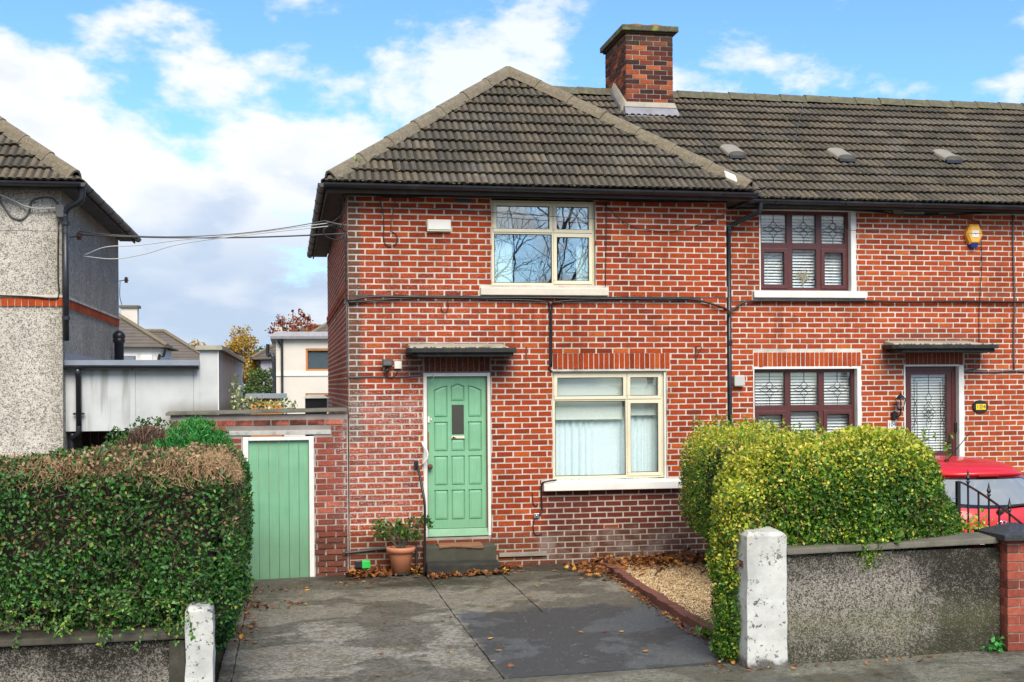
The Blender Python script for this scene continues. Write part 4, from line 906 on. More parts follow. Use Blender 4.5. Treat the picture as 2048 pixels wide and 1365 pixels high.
# ------------------------------------------------------------------ front door of number 104
m = MB(); frame_rect(m, 8.127, 8.975, 0.40, 2.672, 0.060, YW2 - 0.01, YW2 + 0.07); m.build('door_frame', M['mahogany'], H2, bevel=0.005)
m = MB(); m.box(8.978, 9.058, YH2 - 0.004, YW2 + 0.06, 0.4, 2.69); m.box(8.110, 8.977, YH2 - 0.003, YW2 + 0.06, 2.674, 2.70); m.box(8.104, 8.124, YH2 - 0.005, YW2 + 0.06, 0.4, 2.699); m.build('reveal', M['white_paint'], H2)
gx0, gx1, gz0, gz1 = 8.265, 8.838, 1.42, 2.555
m = MB(); grid_slab(m, 8.190, 8.912, 0.47, 2.61, [(gx0, gx1, gz0, gz1), (8.27, 8.83, 0.58, 1.20)], lambda mm, a, b, c, e: mm.box(a, b, YW2, YW2 + 0.055, c, e))
door2 = tag(m.build('door', M['mahogany'], H2), 'dark mahogany front door with a leaded glass panel and blind')
box(8.265, 8.835, YW2 + 0.014, YW2 + 0.03, 0.575, 1.205).build('panel', M['mahogany'], door2)
box(gx0 - 0.003, gx1 + 0.003, YW2 + 0.02, YW2 + 0.028, gz0 - 0.003, gz1 + 0.003).build('pane', M['glass'], door2)
m = MB(); y = YW2 + 0.013; r = 0.0042; xc = (gx0 + gx1) / 2
for dx in (0.055, 0.10):
    for sx in (-1, 1):
        xx = xc + sx * (0.285 - dx); m.tube([(xx, y, gz0), (xx, y, gz1 - dx * 1.1)], r, 4)
m.tube([(xc, y, 2.30), (xc, y, gz1)], r, 4); m.tube([(xc, y, gz0), (xc, y, 1.72)], r, 4)
def dia(x, z, a, b): m.tube([(x, y, z + b), (x + a, y, z), (x, y, z - b), (x - a, y, z), (x, y, z + b)], r, 4)
dia(xc, 2.20, 0.045, 0.10); dia(xc, 2.06, 0.085, 0.10); dia(xc, 2.04, 0.04, 0.06); dia(xc, 1.94, 0.085, 0.10); dia(xc, 1.96, 0.04, 0.06); dia(xc, 1.82, 0.045, 0.11); dia(xc - 0.055, 2.0, 0.05, 0.05); dia(xc + 0.055, 2.0, 0.05, 0.05)
for sx in (-1, 1):
    m.tube(curve_pts([(xc + sx * 0.27, y, 2.25), (xc + sx * 0.20, y, 2.08), (xc + sx * 0.205, y, 1.92), (xc + sx * 0.27, y, 1.75)]), r, 4); m.tube(curve_pts([(xc + sx * 0.19, y, 2.18), (xc + sx * 0.25, y, 2.0), (xc + sx * 0.19, y, 1.82)]), r, 4)
    m.tube([(xc + sx * 0.23, y, gz1 - 0.06), (xc + sx * 0.17, y, gz1 - 0.045), (xc + sx * 0.12, y, gz1 - 0.05)], r, 4)
m.tube([(xc - 0.17, y, gz1 - 0.045), (xc + 0.17, y, gz1 - 0.045)], r, 4)
m.build('lead_motif', M['iron_black'], door2)
box(8.42, 8.70, YW2 - 0.012, YW2, 1.30, 1.345).build('letterbox', M['iron_black'], door2, bevel=0.004)
m = MB(); m.box(8.862, 8.892, YW2 - 0.012, YW2, 1.40, 1.66); m.tube([(8.877, YW2 - 0.01, 1.56), (8.877, YW2 - 0.05, 1.56), (8.80, YW2 - 0.055, 1.555)], 0.011, 8); m.build('door_handle', M['iron_black'], door2)
MB().lathe([(0.001, -0.018), (0.016, -0.012), (0.016, 0.012), (0.001, 0.018)], (8.877, YW2 - 0.015, 1.46), 8).build('door_handle', M['steel'], door2)
m = MB(); m.box(8.945, 8.985, YW2 - 0.035, YW2 - 0.0102, 1.70, 1.84); m.build('doorbell', M['iron_black'], H2, bevel=0.008)
room_box(H2, 8.06, 9.12, YH2 + 0.265, 2.4, 0.3, 2.69)
venetian('white venetian blind behind the leaded glass of the mahogany front door', gx0 - 0.02, gx1 + 0.02, gz0 - 0.05, gz1 + 0.03, YW2 + 0.105, 0.0405)

# ------------------------------------------------------------------ fittings on the fronts
def text_part(name, body, size, loc, parent, mat, extrude=0.002):
    cu = bpy.data.curves.new(name, 'FONT'); cu.body = body; cu.size = size; cu.extrude = extrude; cu.align_x = 'CENTER'; cu.align_y = 'CENTER'; cu.materials.append(mat)
    tmp = bpy.data.objects.new(name, cu); COL.objects.link(tmp)
    me = bpy.data.meshes.new_from_object(tmp.evaluated_get(bpy.context.evaluated_depsgraph_get())); bpy.data.objects.remove(tmp)
    o = bpy.data.objects.new(name, me); place(o, parent, loc); o.rotation_euler = (math.radians(90), 0, 0); return o
m = MB(); m.box(1.035, 1.350, -0.050, 0.0, 4.462, 4.618)
a = m.build('alarm_box', M['cream_upvc'], H1, bevel=0.008); m = MB(); m.box(1.046, 1.339, -0.062, -0.051, 4.485, 4.612); m.build('cover', M['sill_white'], a, bevel=0.004)
m = MB(); m.box(1.40, 1.62, -0.002, 0.01, zc(14) - 0.026, zc(14) + 0.026); m.build('air_brick', M['black_plastic'], H1)
m = MB(); m.box(3.385, 3.60, -0.032, -0.020, zc(-43) - 0.028, zc(-43) + 0.028)
v = m.build('air_brick', M['terracotta'], H1)
for k in range(3): box(3.40, 3.585, -0.0345, -0.0325, zc(-43) - 0.018 + k * 0.014, zc(-43) - 0.010 + k * 0.014).build('slot', M['iron_black'], v)
m = MB(); m.box(1.955, 2.60, -0.062, -0.029, 0.175, 0.228, 0.004); tag(m.build('plank', M['timber'], H1, bevel=0.003), 'weathered grey timber batten fixed low on the brickwork')
m = MB()                                                        # security light and junction box by the door
m.hexa([(0.43, -0.14, 2.70), (0.565, -0.14, 2.70), (0.555, -0.09, 2.68), (0.44, -0.09, 2.68)], [(0.425, -0.13, 2.785), (0.57, -0.13, 2.785), (0.56, -0.06, 2.79), (0.435, -0.06, 2.79)]); m.box(0.48, 0.515, -0.07, 0.0, 2.66, 2.72)
m.lathe([(0.004, -0.03), (0.026, -0.02), (0.03, 0), (0.02, 0.02)], (0.498, -0.07, 2.645), 10)
l = m.build('security_light', M['iron_black'], H1, bevel=0.004); m = MB(); m.add([(0.447, -0.1425, 2.715), (0.549, -0.1425, 2.715), (0.547, -0.1375, 2.772), (0.449, -0.1375, 2.772)], [(0, 1, 2, 3)]); m.build('lens', M['cable_grey'], l)
box(0.595, 0.69, -0.04, -0.002, 2.665, 2.762).build('junction_box', M['sill_white'], H1, bevel=0.006)
MB().tube(curve_pts([(0.46, -0.05, 2.66), (0.47, -0.03, 2.58), (0.56, -0.02, 2.55), (0.62, -0.02, 2.60), (0.64, -0.02, 2.665)]), 0.005, 5).build('cable', M['iron_black'], H1)
m = MB(); m.box(0.068, 0.15, -0.085, -0.029, 0.095, 0.178); m.build('socket_box', M['black_plastic'], H1, bevel=0.006)
plain('green_plastic', (0.03, 0.55, 0.09), 0.4, 0.05, 5, 0.0)
m = MB(); m.box(0.153, 0.262, -0.095, -0.029, 0.085, 0.185); tag(m.build('socket_box', M['green_plastic'], H1, bevel=0.010), 'bright green outdoor socket cover low beside the plant pot')
for x in (0.098, 0.21): MB().tube([(x, -0.05, 0.10), (x, -0.05, 0.0)], 0.007, 6).build('conduit', M['cable_grey'], H1)
m = MB(); m.tube(curve_pts([(-0.09, -0.05, 0.285), (0.3, -0.052, 0.315), (0.62, -0.052, 0.335), (0.83, -0.052, 0.345), (0.86, -0.055, 0.33), (0.862, -0.055, 0.2), (0.862, -0.055, 0.0)]), 0.016, 8); m.build('waste_pipe', M['old_gutter'], H1, smooth=True)
# cables of the end house
def cable(pts, r, mat, parent, name='cable', n=6): return MB().tube(curve_pts(pts, 5), r, n).build(name, mat, parent, smooth=True)
K = M['iron_black']
cable([(-0.01, -0.035, 3.545), (0.35, -0.042, 3.602), (1.2, -0.042, 3.597), (2.4, -0.045, 3.60), (3.5, -0.045, 3.592), (4.35, -0.042, 3.600), (4.75, -0.03, 3.575), (5.12, -0.03, 3.465), (5.30, 0.3, 3.43), (5.40, 0.56, 3.42)], 0.015, K, H1)
cable([(0.0, -0.034, 3.52), (0.8, -0.036, 3.585), (2.0, -0.036, 3.575), (2.6, -0.034, 3.55), (2.665, -0.02, 3.46), (2.672, -0.015, 3.2), (2.67, -0.014, 2.75), (2.655, -0.014, 2.66), (2.70, -0.01, 2.615)], 0.012, K, H1)
cable([(4.6, -0.035, 3.58), (3.4, -0.036, 3.575), (2.78, -0.034, 3.55), (2.70, -0.02, 3.46), (2.695, -0.015, 3.1), (2.69, -0.014, 2.68)], 0.012, K, H1)
cable([(-0.03, -0.02, 4.45), (-0.025, -0.02, 4.0), (-0.03, -0.02, 3.62), (-0.045, -0.045, 3.5), (-0.02, -0.035, 3.55)], 0.010, K, H1)
cable([(-0.018, -0.012, 3.5), (-0.016, -0.010, 2.9), (-0.015, -0.010, 2.56)], 0.008, M['cable_grey'], H1)
cable([(-0.012, -0.010, 2.555), (0.3, -0.010, 2.562), (0.6, -0.010, 2.558), (0.97, -0.010, 2.575)], 0.011, M['cable_grey'], H1)
cable([(-0.05, -0.03, 4.86), (-0.02, -0.03, 4.93), (0.3, -0.03, 4.925), (0.62, -0.02, 4.90), (1.3, -0.03, 4.93), (2.3, -0.03, 4.925), (3.2, -0.03, 4.92), (3.9, -0.03, 4.905), (5.14, -0.03, 4.92)], 0.010, M['soffit'], H1)
cable([(0.38, -0.02, 4.91), (0.44, -0.018, 4.80), (0.47, -0.015, 4.6), (0.47, -0.015, 4.36), (0.50, -0.015, 4.28), (0.56, -0.015, 4.265), (0.63, -0.015, 4.30), (0.645, -0.015, 4.37), (0.62, -0.015, 4.43), (0.55, -0.015, 4.46)], 0.006, K, H1)
cable([(0.67, -0.05, 4.94), (0.60, -0.02, 4.80), (0.585, -0.012, 4.66), (0.56, -0.012, 4.50)], 0.006, M['rust'], H1)
cable([(3.46, -0.012, 4.90), (3.455, -0.012, 4.4), (3.44, -0.014, 3.75)], 0.005, K, H1)
cable([(1.30, -0.03, 3.56), (1.305, -0.025, 3.46), (1.27, -0.02, 3.40), (1.22, -0.02, 3.43), (1.215, -0.02, 3.475)], 0.006, K, H1)
cable([(2.74, -0.03, 1.17), (2.60, -0.11, 1.16), (2.545, -0.03, 1.12), (2.54, -0.012, 0.95), (2.545, -0.012, 0.78), (2.51, -0.03, 0.70)], 0.012, K, H1)
cable([(2.42, -0.012, 1.02), (2.425, -0.012, 0.88), (2.46, -0.012, 0.83), (2.50, -0.012, 0.86)], 0.006, K, H1)
cable([(2.44, -0.03, 0.68), (2.42, -0.035, 0.55), (2.45, -0.04, 0.45), (2.54, -0.04, 0.46)], 0.008, K, H1)
m = MB(); m.box(2.43, 2.50, -0.06, 0.0, 0.672, 0.735); m.tube([(2.465, -0.05, 0.71), (2.465, -0.09, 0.70)], 0.012, 8); m.build('tap', M['steel'], H1, bevel=0.006)
for (x, z0, z1, hook) in ((2.352, 2.79, 2.945, 0), (4.705, 2.77, 2.95, 1)):
    m = MB(); m.box(x - 0.008, x + 0.008, -0.02, 0.0, z0, z1)
    if hook: m.tube(curve_pts([(x, -0.02, z1), (x + 0.02, -0.10, z1), (x + 0.035, -0.14, z1 - 0.02), (x + 0.015, -0.06, z1 - 0.10), (x, -0.01, z0 + 0.03)]), 0.006, 5)
    m.build('basket_bracket', M['rust'], H1)
MB().tube(curve_pts([(1.10, 0.015, 2.60), (1.11, -0.005, 2.55), (1.085, 0.0, 2.50)]), 0.004, 4).build('hook', M['cable_white'], H1)
# fittings of number 104
cable([(5.40, 0.56, 3.44), (5.55, 0.60, 3.55), (5.75, 0.60, 3.615), (6.6, 0.605, 3.618), (7.4, 0.605, 3.625), (8.1, 0.605, 3.615), (9.0, 0.605, 3.628), (10.2, 0.605, 3.622), (12.4, 0.605, 3.62)], 0.016, K, H2)
cable([(5.4, 0.61, 4.93), (6.6, 0.62, 4.95), (7.6, 0.60, 4.93), (8.1, 0.615, 4.885), (8.8, 0.615, 4.90), (9.7, 0.615, 4.945), (11.8, 0.615, 4.94)], 0.013, M['soffit'], H2)
cable([(8.6, 0.635, 4.90), (9.05, 0.635, 4.86), (9.30, 0.635, 4.80), (9.335, 0.635, 4.65), (9.35, 0.635, 4.2), (9.31, 0.615, 3.75), (9.30, 0.635, 3.4), (9.30, 0.635, 2.72), (9.26, 0.635, 2.64), (9.06, 0.635, 2.615)], 0.0055, K, H2)
cable([(9.86, 0.63, 4.92), (9.86, 0.63, 4.4), (9.87, 0.62, 3.8), (9.865, 0.61, 3.6), (9.86, 0.63, 3.2), (9.86, 0.63, 2.62)], 0.012, M['cable_grey'], H2)
cable([(9.06, 0.632, 2.60), (9.5, 0.632, 2.585), (9.85, 0.63, 2.60), (10.4, 0.632, 2.58), (12.2, 0.632, 2.585)], 0.012, M['cable_grey'], H2)
m = MB(); m.box(5.465, 5.625, 0.555, 0.655, 2.40, 2.56)
m.build('wall_vent', M['cable_white'], H2, bevel=0.02); box(7.93, 8.09, 0.60, 0.66, 4.90, 5.0).build('wall_vent', M['timber'], H2, bevel=0.006)
box(8.45, 8.68, 0.646, 0.66, zc(15) - 0.06, zc(15) - 0.02).build('air_brick', M['black_plastic'], H2)
plain('alarm_yellow', (0.78, 0.40, 0.055), 0.4, 0.05, 4, 0.0); plain('alarm_blue', (0.015, 0.04, 0.22), 0.15, 0.05, 4, 0.0); plain('sign_yellow', (0.85, 0.62, 0.03), 0.5, 0.04, 4, 0.0); plain('sign_blue', (0.03, 0.04, 0.25), 0.5, 0.04, 4, 0.0)
ax, az = 9.20, 4.615; hexp = [(0.115, 0.085), (-0.02, 0.145), (-0.0, 0.145)]
def hexo(k, y, s=1.0): return [(ax + dx * s, y, az + dz * s) for dx, dz in ((-0.135, 0.0), (-0.068, -0.145), (0.068, -0.145), (0.135, 0.0), (0.068, 0.145), (-0.068, 0.145))]
m = MB(); m.hexa(hexo(0, 0.655), hexo(0, 0.575)); m.hexa(hexo(0, 0.5745, 0.98), hexo(0, 0.548, 0.78)); al = m.build('alarm_box', M['alarm_yellow'], H2)
tag(al, 'yellow hexagonal alarm box with a blue strobe at its base')
box(ax - 0.055, ax + 0.055, 0.543, 0.5475, az - 0.045, az + 0.055).build('label_plate', M['sill_white'], al); box(ax - 0.006, ax + 0.006, 0.540, 0.5425, az - 0.004, az + 0.010).build('label_mark', M['sign_blue'], al)
m = MB(); m.hexa([(ax - 0.075, 0.655, az - 0.135), (ax + 0.075, 0.655, az - 0.135), (ax + 0.065, 0.562, az - 0.128), (ax - 0.065, 0.562, az - 0.128)], [(ax - 0.055, 0.655, az - 0.20), (ax + 0.055, 0.655, az - 0.20), (ax + 0.045, 0.58, az - 0.19), (ax - 0.045, 0.58, az - 0.19)]); m.build('strobe', M['alarm_blue'], al)
# carriage lamp
lx, lz = 7.955, 2.02
m = MB(); m.lathe([(0.012, 0), (0.048, 0.0), (0.048, 0.10), (0.012, 0.12)], (lx - 0.02, 0.62, lz - 0.12), 10); m.tube(curve_pts([(lx - 0.02, 0.60, lz - 0.06), (lx, 0.545, lz - 0.075), (lx + 0.03, 0.53, lz - 0.03), (lx + 0.032, 0.53, lz + 0.03)]), 0.013, 8)
m.lathe([(0.03, 0.02), (0.045, 0.03), (0.045, 0.04)], (lx + 0.032, 0.53, lz), 6); m.lathe([(0.088, 0.172), (0.07, 0.195), (0.03, 0.235), (0.012, 0.245), (0.016, 0.262), (0.003, 0.285)], (lx + 0.032, 0.53, lz), 6)
for k in range(6):
    a = math.pi / 3 * k; m.tube([(lx + 0.032 + 0.042 * math.cos(a), 0.53 + 0.042 * math.sin(a), lz + 0.035), (lx + 0.032 + 0.078 * math.cos(a), 0.53 + 0.078 * math.sin(a), lz + 0.175)], 0.005, 4)
lamp = m.build('wall_lamp', M['iron_black'], H2); MB().lathe([(0.038, 0.04), (0.072, 0.172)], (lx + 0.032, 0.53, lz), 6, False).build('lamp_glass', M['glass'], lamp)
tl = box(7.838, 7.965, 0.632, 0.652, 1.765, 1.885).build('house_number', M['sill_white'], H2, bevel=0.004); tag(tl, 'white tile with the number 104 in blue')
text_part('digits', '104', 0.085, (7.902, 0.630, 1.825), tl, M['sign_blue'])
for k in range(4):
    for zz in (1.776, 1.874): box(7.856 + k * 0.026, 7.868 + k * 0.026, 0.629, 0.6325, zz - 0.005, zz + 0.005).build('tile_border', M['sign_yellow'], tl)
m = MB(); m.add([(9.315 + 0.122 * math.cos(2 * math.pi * k / 24), 0.628, 2.07 + 0.088 * math.sin(2 * math.pi * k / 24)) for k in range(24)] + [(9.315 + 0.135 * math.cos(2 * math.pi * k / 24), 0.652, 2.07 + 0.10 * math.sin(2 * math.pi * k / 24)) for k in range(24)], [tuple(range(24))[::-1]] + [(k, (k + 1) % 24, 24 + (k + 1) % 24, 24 + k) for k in range(24)])
ov = tag(m.build('house_number', M['iron_black'], H2), 'black oval plaque with the number 104 on yellow')
for k, dg in enumerate('104'):
    x = 9.315 + (k - 1) * 0.054; p = box(x - 0.0245, x + 0.0245, 0.622, 0.6275, 2.028, 2.112).build('digit_plate', M['sign_yellow'], ov); text_part('digit', dg, 0.085, (x, 0.6205, 2.07), ov, M['iron_black'], 0.001)
# aerial leads down the roof
fzz = lambda y: EZ + t2 * (y - ye2) + 0.075
cable([(4.44, 3.3, fzz(3.3) + 0.1), (4.5, 2.7, fzz(2.7)), (4.8, 1.9, fzz(1.9)), (5.15, 1.2, fzz(1.2))], 0.0035, M['cable_grey'], roof1, 'aerial_lead')
cable([(5.40, 2.95, fzz(2.95)), (5.45, 2.3, fzz(2.3)), (5.5, 1.5, fzz(1.5)), (5.5, 0.9, fzz(0.9)), (5.42, 0.7, fzz(0.7))], 0.0035, M['cable_grey'], roof1, 'aerial_lead')
cable([(7.9, 3.6, fzz(3.6) + 0.06), (7.55, 3.0, fzz(3.0)), (7.0, 2.0, fzz(2.0)), (6.4, 1.1, fzz(1.1)), (5.95, 0.5, fzz(0.5)), (5.55, 0.25, 5.03), (5.2, -0.05, 4.80), (5.0, -0.03, 4.72)], 0.004, M['cable_grey'], roof2, 'aerial_lead')
plain('darker_stone', (0.055, 0.050, 0.036), 0.85, 0.4, 6, 0.5, 0.006, (0.022, 0.022, 0.014), 0.7, 4)  # darker version of dark_stone for the left wall's coping and end post
plain('dark_stone', (0.125, 0.115, 0.088), 0.85, 0.35, 6, 0.5, 0.006, (0.05, 0.052, 0.035), 0.6, 4)
# ------------------------------------------------------------------ wall with the side gate, left of the end house
plain('old_lintel', (0.42, 0.41, 0.38), 0.85, 0.25, 8, 0.4, 0.005, (0.12, 0.11, 0.10), 0.6, 6)
GW = thing('garden_wall', 'red brick wall holding the green side gate, with a concrete coping', 'wall', (-1.1, 0.1, -0.05))
gx = (-1.345, -0.450)
m = MB(); grid_slab(m, -2.24, -0.012, -0.2, 2.085, [(gx[0], gx[1], -0.3, 1.835)], lambda mm, a, b, c, d: mm.box(a, b, 0.012, 0.225, c, d)); gm = m.build('wall', M['mortar_garden'], GW)
GV = brick_variants('brick', M['garden_brick'], 0.214, 0.064, 8)
front_bricks(gm, -2.24, -0.014, -52, -24, [(gx[0] - 0.002, gx[1] + 0.002, -1, 1.83), (-1.55, -0.235, 1.80, 1.90)], 0.004, lambda n: 0.0 if n > -42 else 0.022, GV, M['garden_brick'], 300)
m = MB(); m.hexa([(-2.30, -0.045, 2.087), (0.0 - 0.014, -0.045, 2.115), (-0.014, 0.26, 2.115), (-2.30, 0.26, 2.087)], [(-2.29, -0.035, 2.125), (-0.014, -0.035, 2.155), (-0.014, 0.25, 2.165), (-2.29, 0.25, 2.135)]); m.build('coping', M['dark_stone'], GW, bevel=0.012)
box(-1.56, -0.23, -0.004, 0.2, 1.822, 1.880).build('lintel', M['old_lintel'], GW, bevel=0.006)
G = thing('side_gate', 'pale green boarded side gate in a white frame beside the brick house', 'gate', (-0.9, 0.06, -0.06))
m = MB(); m.box(gx[0], gx[0] + 0.068, -0.008, 0.1, -0.06, 1.80); m.box(gx[1] - 0.062, gx[1], -0.008, 0.1, -0.06, 1.80); m.box(gx[0] + 0.0685, gx[1] - 0.0625, -0.008, 0.1, 1.752, 1.799); m.build('gate_frame', M['white_paint'], G, bevel=0.005)
bw = (gx[1] - 0.064 - (gx[0] + 0.070)) / 6
for k in range(6):
    a = gx[0] + 0.070 + k * bw; e = random.uniform(-0.004, 0.006); m = MB(); m.box(a + 0.0016, a + bw - 0.0016, 0.045 + random.uniform(-0.001, 0.001), 0.068, -0.055 + e, 1.749, 0.0006); m.build('board', M['green_gate'], G, bevel=0.003)
box(gx[0] + 0.075, gx[1] - 0.07, 0.069, 0.095, 0.25, 0.36).build('ledge', M['green_gate'], G); box(gx[0] + 0.075, gx[1] - 0.07, 0.069, 0.095, 1.4, 1.51).build('ledge', M['green_gate'], G)
box(gx[0] + 0.082, gx[0] + 0.112, 0.030, 0.045, 0.83, 0.96).build('latch_plate', M['rust'], G, bevel=0.003)
MB().lathe([(0.002, -0.02), (0.02, -0.016), (0.022, 0.0), (0.012, 0.018), (0.002, 0.02)], (gx[0] + 0.10, 0.032, 1.30), 10).build('knob', M['brass'], G, smooth=True)

# ------------------------------------------------------------------ rendered house on the left
pebble_mat('pebbledash', (0.47, 0.435, 0.375), (0.15, 0.125, 0.10), 56, 0.46, [(-3.75, -3.2, 0.0, 5.2, 0.5, (0.14, 0.125, 0.09))])
LH = thing('rendered_house', 'pebbledashed house with a brick band and tiled hip roof, left of the passage', 'house', (-7.0, 3.2, -0.1))
lx1, ly0, ly1 = -3.585, 0.30, 5.75
box(-13.0, lx1, ly0, ly0 + 0.25, -0.3, 4.98).build('wall', M['pebbledash'], LH); box(lx1 - 0.25, lx1 - 0.0005, ly0 + 0.2505, ly1, -0.3, 4.98).build('wall', M['pebbledash'], LH)
box(-13.0, lx1 - 0.26, ly1 - 0.25, ly1 - 0.001, -0.3, 4.98).build('wall', M['pebbledash'], LH)
m = MB(); m.box(-13.0, lx1 + 0.02, ly0 - 0.03, ly0 - 0.0005, 3.592, 3.625); m.box(lx1 + 0.0005, lx1 + 0.035, ly0 - 0.029, ly1, 3.5925, 3.6255); m.box(-13, lx1 + 0.012, ly0 - 0.008, ly0 - 0.0007, 3.475, 3.5915); m.box(lx1 + 0.0007, lx1 + 0.010, ly0 - 0.0075, ly1, 3.4755, 3.5912)
band = m.build('string_course', M['mortar_1'], LH)
bv = [MB().box(-0.036, 0.036, 0, 0.05, -0.052, 0.052, 0.003).mesh('brick', M['brick_single_2']) for _ in range(5)]; bs = [MB().box(0, 0.05, -0.036, 0.036, -0.052, 0.052, 0.003).mesh('brick', M['brick_single_2']) for _ in range(5)]
for k in range(26): copy_part(random.choice(bv), 'brick', band, (lx1 - 0.03 - k * 0.083, ly0 - 0.022, 3.533))
for k in range(64): copy_part(random.choice(bs), 'brick', band, (lx1 - 0.026, ly0 + 0.05 + k * 0.083, 3.533))
hwL = 3.05; lxr = lx1 + 0.25; lye = ly0 - 0.27; lyb = ly1 + 0.25; LEZ = 5.02
apl = Vector((lxr - hwL, lye + (lyb - lye) / 2, LEZ + t1 * (lyb - lye) / 2)); hl = (lyb - lye) / 2
m = MB(); m.add([(-13, lye, LEZ), (lxr, lye, LEZ), (lxr, lyb, LEZ), (-13, lyb, LEZ), (lxr - hl, lye + hl, LEZ + t1 * hl), (-13, lye + hl, LEZ + t1 * hl)], [(0, 1, 4, 5), (1, 2, 4), (2, 3, 5, 4)])
roofL = m.build('roof', M['soffit'], LH)
tile_face(roofL, (-8.5, lye, LEZ), (1, 0, 0), (0, c1, s1), [(0, -0.05), (lxr + 8.5, -0.05), (lxr + 8.5, 0), (lxr + 8.5 - hl, hl / c1), (0, hl / c1)], TG, 0, 0, 40, [((lxr, lye, LEZ), (1, 1, 0))], 12, 18, 0.0)
tile_face(roofL, (lxr, lye, LEZ), (0, 1, 0), (-c1, 0, s1), [(0, -0.05), (2 * hl, -0.05), (2 * hl, 0), (hl, hl / c1), (0, 0)], TG, 0, 0, 0, [((lxr, lye, LEZ), (-1, -1, 0)), ((lxr, lyb, LEZ), (-1, 1, 0))], 12, 22, 0.0)
cap_tiles(roofL, 'hip_tile', (lxr - 0.05, lye + 0.05, LEZ + 0.055), (lxr - hl, lye + hl, LEZ + t1 * hl + 0.05), M['hip_tile'])
m = MB(); m.box(-13, lxr - 0.02, lye + 0.05, ly0 - 0.001, 4.95, 4.97); m.box(lx1 + 0.001, lxr - 0.021, ly0, lyb - 0.05, 4.951, 4.971); m.box(-13, lxr - 0.01, lye + 0.03, lye + 0.049, 4.92, 5.01); m.box(lxr - 0.019, lxr, lye + 0.05, lyb, 4.921, 5.011); m.build('soffit', M['soffit'], LH)
half_gutter(LH, (-13, lye - 0.03, 5.01), (lxr + 0.03, lye - 0.03, 5.01), M['black_plastic'])
half_gutter(LH, (lxr + 0.045, lye - 0.03, 5.012), (lxr + 0.045, lyb, 5.0), M['old_gutter'])
px, py = -3.53, 0.235
m = MB(); m.tube(curve_pts([(lxr + 0.03, lye + 0.06, 4.97), (lxr + 0.03, lye + 0.07, 4.86), (lxr + 0.0, 0.12, 4.79), (px + 0.06, 0.2, 4.73), (px, py, 4.66), (px, py, 4.60)]), 0.04, 10); m.tube([(px, py, 4.62), (px, py, 3.04)], 0.04, 10); dpl = m.build('downpipe', M['black_plastic'], LH, smooth=True)
for z in (4.5, 3.3): MB().lathe([(0.041, 0), (0.05, 0.006), (0.05, 0.05), (0.041, 0.056)], (px, py, z), 12).build('pipe_collar', M['black_plastic'], dpl)
box(px - 0.11, px - 0.01, 0.20, 0.295, 4.60, 4.76).build('junction_box', M['cable_grey'], LH, bevel=0.01)
cable([(-4.35, 0.285, 4.85), (-4.27, 0.285, 4.72), (-4.18, 0.285, 4.60), (-4.06, 0.285, 4.575), (-3.98, 0.285, 4.66), (-3.94, 0.285, 4.80), (-3.84, 0.285, 4.85), (-3.70, 0.285, 4.85), (-3.62, 0.285, 4.77)], 0.012, M['cable_grey'], LH)
cable([(-3.62, 0.28, 4.55), (-3.63, 0.28, 3.9), (-3.62, 0.275, 3.63), (-3.68, 0.26, 3.58), (-3.95, 0.26, 3.60), (-4.4, 0.26, 3.615)], 0.010, K, LH)
cable([(-3.52, 0.33, 4.66), (-3.56, 0.5, 4.5), (-3.56, 0.6, 4.3), (-3.55, 0.75, 4.19)], 0.009, M['cable_white'], LH)
def insulator(parent, p):
    m = MB(); m.lathe([(0.012, -0.05), (0.03, -0.045), (0.022, -0.02), (0.045, -0.01), (0.03, 0.012), (0.022, 0.02), (0.034, 0.035), (0.012, 0.05)], p, 10); m.tube([(p[0], p[1], p[2]), (p[0] - 0.12, p[1], p[2] - 0.02)], 0.007, 5); return m.build('insulator', M['rust'], parent, smooth=True)
insulator(LH, (-3.46, 0.85, 4.44)); insulator(LH, (lx1 + 0.13, ly1 - 0.05, 4.27))
cable([(lx1 + 0.03, ly1 - 0.05, 4.25), (lx1 + 0.02, ly1 - 0.02, 4.0), (lx1 + 0.05, ly1, 3.85)], 0.006, K, LH)

# flat roofed garage beside it
GA = thing('flat_roof_garage', 'white rendered flat-roofed garage with a dark red door between the houses', 'garage', (-2.6, 3.0, -0.1))
def annex_mat():
    m, N, b = newmat('annex_streaked'); P = N.pos(); n = N.noise(2.5, 5, P); xyz = N.add('ShaderNodeSeparateXYZ', {0: P})
    c = N.mix(1.0, (0.50, 0.51, 0.505), N.ramp(n, [(0.3, 0.86), (0.7, 1.1)]), 'MULTIPLY')
    st = N.noise(1.0, 3, N.mapping(P, (7.5, 7.5, 0.55)), 0.6); st2 = N.noise(1.0, 3, N.mapping(P, (1.6, 1.6, 0.5), (3, 0, 0)), 0.6)
    run = N.math('MULTIPLY', N.smooth(st, 0.50, 0.66), N.smooth(st2, 0.42, 0.62))
    c = N.mix(N.math('MULTIPLY', run, 0.62), c, (0.20, 0.19, 0.165))                          # rain streaks
    c = N.mix(N.math('MULTIPLY', N.boxmask(P, -2.35, -1.5, 1.8, 2.2, 0.12, 0.2), 0.7), c, (0.16, 0.14, 0.09))
    setin(N, b, Base_Color=c, Roughness=0.85, Normal=N.bump(N.noise(80, 3, P), 0.25, 0.003)); M['annex_streaked'] = m
annex_mat(); ya = 0.5
m = MB(); m.box(lx1 + 0.002, -1.905, ya, ya + 0.2, 1.885, 2.70); m.build('wall', M['annex_streaked'], GA)
for (a, b) in ((lx1 + 0.002, -2.72), (-2.712, -1.99), (-1.982, -1.906)): box(a, b, ya - 0.012, ya - 0.0005, 1.886, 2.699).build('cladding_board', M['annex_streaked'], GA)
m = MB(); m.box(-1.905, -1.665, ya - 0.02, 9.6, -0.2, 2.925); m.build('wall', M['annex_streaked'], GA)
